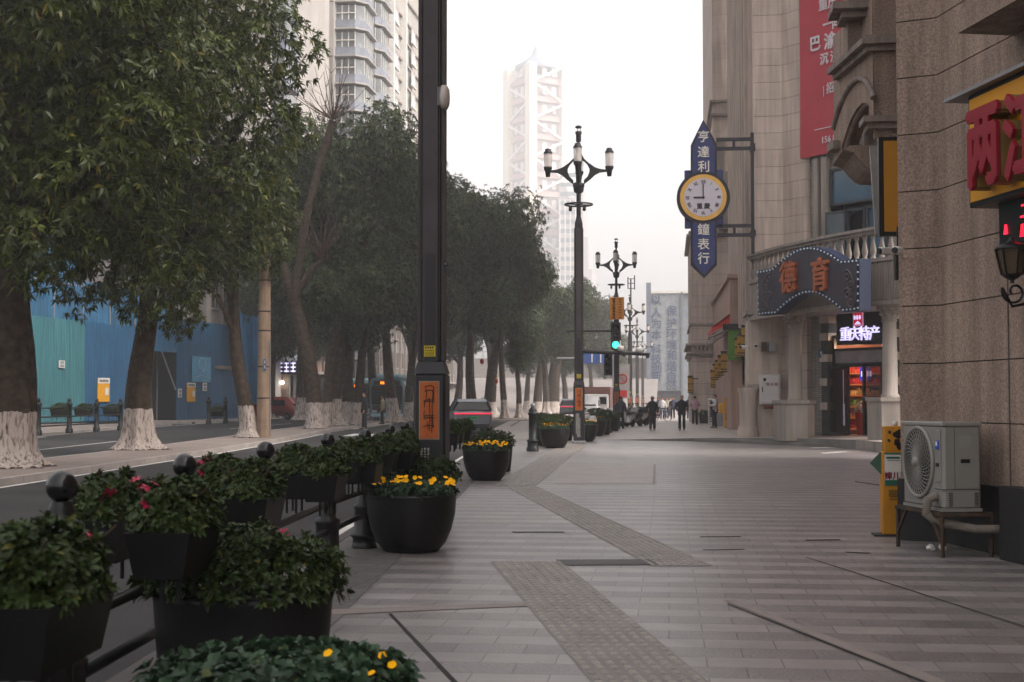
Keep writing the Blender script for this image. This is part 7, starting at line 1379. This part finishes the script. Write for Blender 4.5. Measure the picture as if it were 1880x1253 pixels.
ul, zl1 = FN.uz(1833, 388, .28); zl0 = FN.uz(1838, 452, .28)[1]; lb_ = FN.thing('led_board', 'black LED board with a few red lit marks under the yellow sign', 'led board', ul+.8, -.14, zl0); mb = MB(); mb.box(ul, ul+2.4, -.28, -.04, zl0, zl1+.1, .01); mb.build('case', M('led_black', '#0d0d0f', .35), lb_); mb = MB()
def ledpx(px, py): u, z = FN.uz(px, py, .29); return u, z
for px, py, w_, h in ((1846, 424, .035, .1), (1877, 426, .05, .13)):
    u, z = ledpx(px, py)
    for k in range(6): mb.box(u-w_*(.5+k*.1), u+w_*(.5+k*.1), -.292, -.282, z+h*.5-k*h/6, z+h*.5-k*h/6+.01)
for px, py in ((1878, 377), (1876, 398)): u, z = ledpx(px, py); mb.box(u-.03, u+.12, -.292, -.282, z-.008, z+.008)
mb.build('lit_marks', M('led_red', '#ff2030', emit='#ff1e38', estr=1.2), lb_)
# wall lantern with scroll bracket
u, z = FN.uz(1849, 508, .5); wl_ = FN.thing('wall_lamp', 'black iron lantern on a scrolled bracket beside the granite joint', 'wall lamp', u, -.45, z-.1); yc = -.45
zt_ = FN.uz(1849, 440, .45)[1]; zb_ = FN.uz(1849, 513, .45)[1]; H = zt_-zb_
mb = MB(); mb.lathe([(.02, zb_-.02), (.06, zb_), (.09, zb_+.02), (.1, zb_+.04)], 8, (u, yc)); mb.lathe([(.16, zb_+H*.72), (.165, zb_+H*.76), (.12, zb_+H*.84), (.05, zb_+H*.9), (.03, zb_+H*.95), (.035, zb_+H*.98), (.01, zb_+H*1.04)], 12, (u, yc))
for k in range(6): a = k*math.pi/3; mb.bar((u+.095*math.cos(a), yc+.095*math.sin(a), zb_+.03), (u+.15*math.cos(a), yc+.15*math.sin(a), zb_+H*.73), .014)
mb.build('frame', mBLACK, wl_); mb = MB(); mb.lathe([(.085, zb_+.03), (.14, zb_+H*.72)], 6, (u, yc), smooth=False); mb.build('glass', M('amber_smoked_glass', '#4a3a22', .2, spec=.6, alpha=.85), wl_)
mb = MB(); cz = zb_-.13; mb.tube([(u, yc, zb_-.02), (u, yc, zb_-.05)], .02, 6); pts = [(u+.0+.0*k, yc+(.13*(1-.75*k/22))*math.cos(math.pi*.9+k*.32)+.02, cz+(.13*(1-.75*k/22))*math.sin(math.pi*.9+k*.32)) for k in range(23)]; mb.tube(pts, .013, 6); mb.tube([pts[0], (u, yc+.0, cz-.14), (u, yc+.2, cz-.1), (u, -.02, cz+.12)], .016, 6); mb.box(u-.03, u+.03, -.03, .0, cz-.15, cz+.4); mb.build('scroll_bracket', mBLACK, wl_)
# perpendicular yellow sign and its grey neighbour beyond the corner
x0, z1 = P(1618, 257, 21); x1, z0 = P(1654, 428, 21); pj = thing('projecting_sign', 'blank yellow projecting sign panel in a black frame beyond the granite corner', 'sign', ((x0+x1)/2, 21, z0)); OFF[pj.name] = tuple(pj.location); x1 = 3.9
mb = MB(); mb.box(x0-.04, x1, 21, 21.14, z0-.04, z1+.04); mb.build('frame', mBLACK, pj); mb = MB(); mb.box(x0+.03, x1-.05, 20.985, 21.01, z0+.02, z1-.02); mb.build('panel', M('sign_ochre', '#b57d12', .5, 0, .08, 1.5), pj)
p0 = P(1603, 268, 22.5); p1 = P(1611, 430, 22.5); gs = thing('grey_sign_edge', 'grey slanting sign edge beside the blank yellow panel', 'sign', (p1[0], 22.5, p1[1])); OFF[gs.name] = tuple(gs.location); mb = MB(); mb.add([(p0[0]-.05, 22.5, p0[1]), (p0[0]+.06, 22.5, p0[1]), (p1[0]+.04, 22.5, p1[1]), (p1[0]-.03, 22.5, p1[1]), (p0[0]-.02, 22.8, p0[1]), (p0[0]+.09, 22.8, p0[1]), (p1[0]+.07, 22.8, p1[1]), (p1[0], 22.8, p1[1])], [(3, 2, 1, 0), (0, 1, 5, 4), (1, 2, 6, 5), (2, 3, 7, 6), (3, 0, 4, 7), (4, 5, 6, 7)]); mb.build('panel', M('sign_grey', '#8a8886', .5), gs); mb = MB(); mb.bar((p1[0], 22.6, p1[1]+.3), (4.3, 22.6, p1[1]+.3), .04); mb.bar((p0[0], 22.6, p0[1]-.2), (4.3, 22.6, p0[1]-.2), .04); mb.build('bracket', mBLACK, gs)
x, z0 = P(1648, 515, 17.6); x, z1 = P(1648, 464, 17.6); bx = thing('black_box', 'slim black box fixed behind the granite corner under the yellow panel', 'box', (x, 17.6, z0)); mb = MB(); mb.box(-.04, .5, -.06, .06, 0, z1-z0, .01); mb.build('case', mBLACK, bx); mb = MB(); mb.tube([(.0, 0, z1-z0), (0, 0, z1-z0+.3), (.1, .0, z1-z0+.5)], .012, 6); mb.build('cable', mBLACK, bx)
# air conditioner on its stand
mAC = M('ac_white', '#817e78', .45, 0, .05, 2); mACD = M('ac_dark', '#2b2b2b', .7)
ac = FN.thing('air_conditioner', 'large off-white outdoor air conditioner with spiral fan grille on a rusty stand', 'air conditioner', 1.0, -.47, .45)
A0, A1, B0_, B1_, Z0, Z1 = .5, 1.5, -.68, -.26, .46, 1.38
mb = MB(); mb.box(A0, A1, B0_, B1_, Z0+.02, Z1-.03, .03); bd = mb.build('casing', mAC, ac); mb = MB(); mb.box(A0-.006, A1+.006, B0_-.006, B1_+.006, Z1-.045, Z1, .01); mb.build('lid', mAC, ac); mb = MB(); mb.box(A0+.0, A1+.0, B0_-.004, B1_+.004, Z0, Z0+.035); mb.build('base_pan', mAC, ac)
fcx, fcz, fr_ = A0+.42, (Z0+Z1)/2+.03, .365
fn = MB(); fn.tube([(fcx+fr_*math.cos(a), B0_-.012, fcz+fr_*math.sin(a)) for a in [k*math.pi/24 for k in range(48)]], .022, 8, closed=True); fg = fn.build('fan_ring', mAC, ac); fn = MB(); fn.prism([(fcx+fr_*math.cos(a), fcz+fr_*math.sin(a)) for a in [k*math.pi/20 for k in range(40)]], B0_-.003, B0_+.0); fn.build('fan_opening', mACD, fg)
fn = MB()
for k in range(36):
    a = k*math.pi/18; fn.tube([(fcx+r*math.cos(a+1.1*(r/fr_)**.8), B0_-.02-.02*(1-r/fr_), fcz+r*math.sin(a+1.1*(r/fr_)**.8)) for r in [.05+(fr_-.05)*i/6 for i in range(7)]], .0055, 5)
for r in (.12, .18, .24, .29, .33): fn.tube([(fcx+r*math.cos(a), B0_-.022, fcz+r*math.sin(a)) for a in [k*math.pi/18 for k in range(36)]], .003, 4, closed=True)
fn.build('fan_grille', mAC, fg); fn = MB(); fn.ball((fcx, B0_-.03, fcz), .055, 14); fn.build('fan_hub', mAC, fg)
mb = MB(); mb.box(A0+.84, A0+.96, B0_-.012, B0_+.0, Z0+.3, Z1-.08, .005); rp = mb.build('front_rib', mAC, ac); mb = MB(); mb.box(A0+.86, A0+.94, B0_-.02, B0_-.012, Z1-.28, Z1-.19); mb.box(A0+.87, A0+.95, B0_-.022, B0_-.02, Z1-.27, Z1-.255); mb.build('blue_label', M('label_blue', '#2354a8', .4), rp); mb = MB(); mb.box(A0+.87, A0+.91, B0_-.021, B0_-.019, Z1-.245, Z1-.2); mb.build('label_white', mWHITE, rp); mb = MB(); mb.box(A0+.87, A0+.93, B0_-.02, B0_-.012, Z0+.46, Z0+.5); mb.build('catch', mBLACK, rp)
mb = MB(); mb.box(A1, A1+.006, B0_+.13, B1_-.03, Z0+.24, Z1-.09); sp_ = mb.build('service_panel', mAC, ac); mb = MB(); mb.box(A1+.004, A1+.009, B0_+.19, B0_+.29, Z0+.5, Z0+.54); mb.build('grip', mBLACK, sp_); mb = MB(); mb.box(A1+.005, A1+.008, B0_+.17, B0_+.31, Z1-.26, Z1-.14); mb.build('rating_label', M('label_grey', '#87857f', .6), sp_)
mb = MB(); mb.box(A1-.2, A1+.005, B0_-.005, B1_, Z0+.225, Z0+.231); mb.box(A1, A1+.003, B0_+.125, B0_+.128, Z0+.23, Z1-.05); mb.build('seam', mACD, ac)
for y in (B0_+.08, B1_-.06): mb = MB(); [mb.box(A1+.002, A1+.006, y-.022, y+.022, Z0+.06+k*.018, Z0+.068+k*.018) for k in range(8)]; mb.build('vent', mACD, ac)
mb = MB(); mb.tube([(A1-.14, B0_-.01, Z0+.15), (A1-.14, B0_-.1, Z0+.12), (A1-.16, B0_-.12, Z0-.02), (A1-.14, B0_+.0, Z0-.12), (A1+.1, B0_+.3, Z0-.17), (A1+.15, -.05, Z0-.17)], [.045, .05, .05, .05, .045, .045], 10); mb.build('wrapped_pipe', M('wrapped_pipe', '#6f675e', .8, 0, .2, 15, .6, 40), ac)
mRUST = M('rusty_angle', '#3c3732', .75, .2, .35, 6, .2, 40, col2='#4a3426')
stn = FN.thing('ac_stand', 'rusty angle-iron stand under the air conditioner', 'stand', 1.0, -.47, 0)
S0, S1, T0, T1 = .44, 1.56, -.73, -.2; mb = MB()
for y in (T0, T1): mb.bar((S0, y, .44), (S1, y, .44), .035)
for x in (S0, S1): mb.bar((x, T0-.02, .435), (x, T1+.02, .435), .035)
mb.build('top_frame', mRUST, stn)
for x in (S0, S1):
    for y in (T0, T1): mb = MB(); mb.box(x-.025, x+.025, y-.004, y+.004, 0, .42); mb.box(x-.025, x-.017, y, y+.04, 0, .42); mb.build('leg', mRUST, stn)
for x, s_ in ((S0, 1), (S1, -1)): mb = MB(); mb.bar((x+s_*.02, T0, .16), (x+s_*.26, T0, .43), .03); mb.build('brace', mRUST, stn)
x, y, _ = FN.w(.95, -.5, 0); tr = thing('litter', 'small crumpled white paper under the air conditioner', 'paper litter', (x, y, 0)); mb = MB(); rg = random.Random(8)
for dx in (-.07, .05): mb.add([(p[0]+dx+rg.uniform(-.012, .012), p[1]+rg.uniform(-.012, .012), max(0, p[2]+rg.uniform(-.01, .01))) for p in MB().ball((0, 0, .035), .05, 8, .7).v], MB().ball((0, 0, .035), .05, 8).f)
mb.build('paper', mWHITE, tr)
# yellow barrier post with posters
X, Y = G(1640, 985); yb = thing('yellow_barrier', 'scuffed yellow barrier post plastered with small posters beside the air conditioner', 'barrier', (X+.02, Y+.1, 0)); mb = MB(); mb.box(-.14, .16, -.12, .12, .02, 1.0, .01); mb.build('post', M('barrier_yellow', '#b87c0e', .5, 0, .15, 4, streak=.2), yb); mb = MB(); mb.box(-.11, .16, -.11, .11, 1.0, 1.3, .01); hd_ = mb.build('head', M('barrier_yellow', '#b87c0e', .5), yb); mb = MB(); mb.box(-.24, .22, -.16, .16, 0, .02); mb.build('foot_plate', mPLINTH, yb)
mb = MB(); rg = random.Random(5); [mb.prism([(cx_+rr_*math.cos(a)*rg.uniform(.6, 1.2), cz_+rr_*math.sin(a)*rg.uniform(.6, 1.2)) for a in [k*.7 for k in range(9)]], -.1125, -.11) for cx_, cz_, rr_ in ((.05, 1.2, .06), (.03, 1.12, .045), (.07, 1.07, .06), (-.05, 1.23, .025), (-.06, 1.13, .02), (.1, 1.24, .03))]; mb.build('torn_patch', mBLACK, hd_)
mb = MB(); mb.box(-.115, .155, -.128, -.121, .6, .99); ps = mb.build('poster', M('poster_white', '#c9c5c0', .6), yb); mb = MB(); mb.box(-.115, .155, -.131, -.127, .965, .99); mb.box(-.095, .06, -.131, -.127, .915, .94); mb.box(-.115, .155, -.131, -.127, .6, .665); mb.build('poster_band', M('poster_green', '#1f5b4a', .6), ps)
q = text('婶儿到', .1, .004, .004, .015, .715, -.13, .9); q.build('poster_text', M('maroon_text', '#6a1a2a', .6), ps); mb = MB(); [mb.box(-.08+k*.03, -.062+k*.03, -.131, -.127, .89, .9) for k in range(5)]; mb.build('small_print', mGLYPH, ps)
mb = MB(); mb.box(-.07, .09, -.126, -.12, .47, .55); [mb.box(-.06, .08, -.127, -.12, .43+k*.03, .445+k*.03) for k in range(3)]; mb.build('faded_print', M('faded_print', '#7a5610', .7), yb)
mb = MB(); mb.add([(-.14, 0, .72), (-.27, .0, .86), (-.14, .0, 1.0), (-.14, -.02, .72), (-.27, -.02, .86), (-.14, -.02, 1.0)], [(0, 1, 2), (5, 4, 3), (0, 3, 4, 1), (1, 4, 5, 2)]); mb.build('side_sticker', M('sticker_green', '#39594a', .6), yb); mb = MB(); mb.ball((.03, 0, 1.33), .035, 10); mb.build('white_cap', mWHITE, yb)
# red lanterns and flags on far trunks
for px, py, Y, lb in ((885, 664, 112, 'small red lantern high on the tree right of the nearest lamp'), (911, 700, 110, 'red lantern hanging above the grey car mirror'), (1065, 712, 180, 'faint red lantern behind the second lamp')):
    x, z = P(px, py, Y); t = thing('red_lantern', lb, 'lantern', (x, Y, z), 0, 'small red lanterns hung in the street trees'); t.scale = (.6, .6, .7); mb = MB(); mb.lathe([(.12, -.28), (.24, -.18), (.28, 0), (.24, .18), (.12, .28)], 14); mb.build('shade', mRED, t); mb = MB(); mb.lathe([(.1, .28), (.1, .33)], 10); mb.tube([(0, 0, .33), (0, 0, .8)], .015, 5); mb.lathe([(.1, -.33), (.1, -.28)], 10); mb.tube([(0, 0, -.33), (0, 0, -.6)], .03, 5); mb.build('fitting', mGOLD, t)
# ---------------------------------------------------------------- air
mb = MB(); mb.box(-420, 420, -90, 1150, -2.0, 290); hz_ = mb.build('haze', None)
hm = bpy.data.materials.new('haze'); hm.use_nodes = True; n_ = hm.node_tree; n_.nodes.clear(); ou = n_.nodes.new('ShaderNodeOutputMaterial'); pv = n_.nodes.new('ShaderNodeVolumePrincipled')
pv.inputs['Color'].default_value = (.985, .985, .99, 1); pv.inputs['Density'].default_value = .00085; pv.inputs['Anisotropy'].default_value = .2; n_.links.new(pv.outputs[0], ou.inputs['Volume']); hz_.data.materials.clear(); hz_.data.materials.append(hm); tag(hz_, kind='stuff')
# ground outside the box: keep the sheet within the air
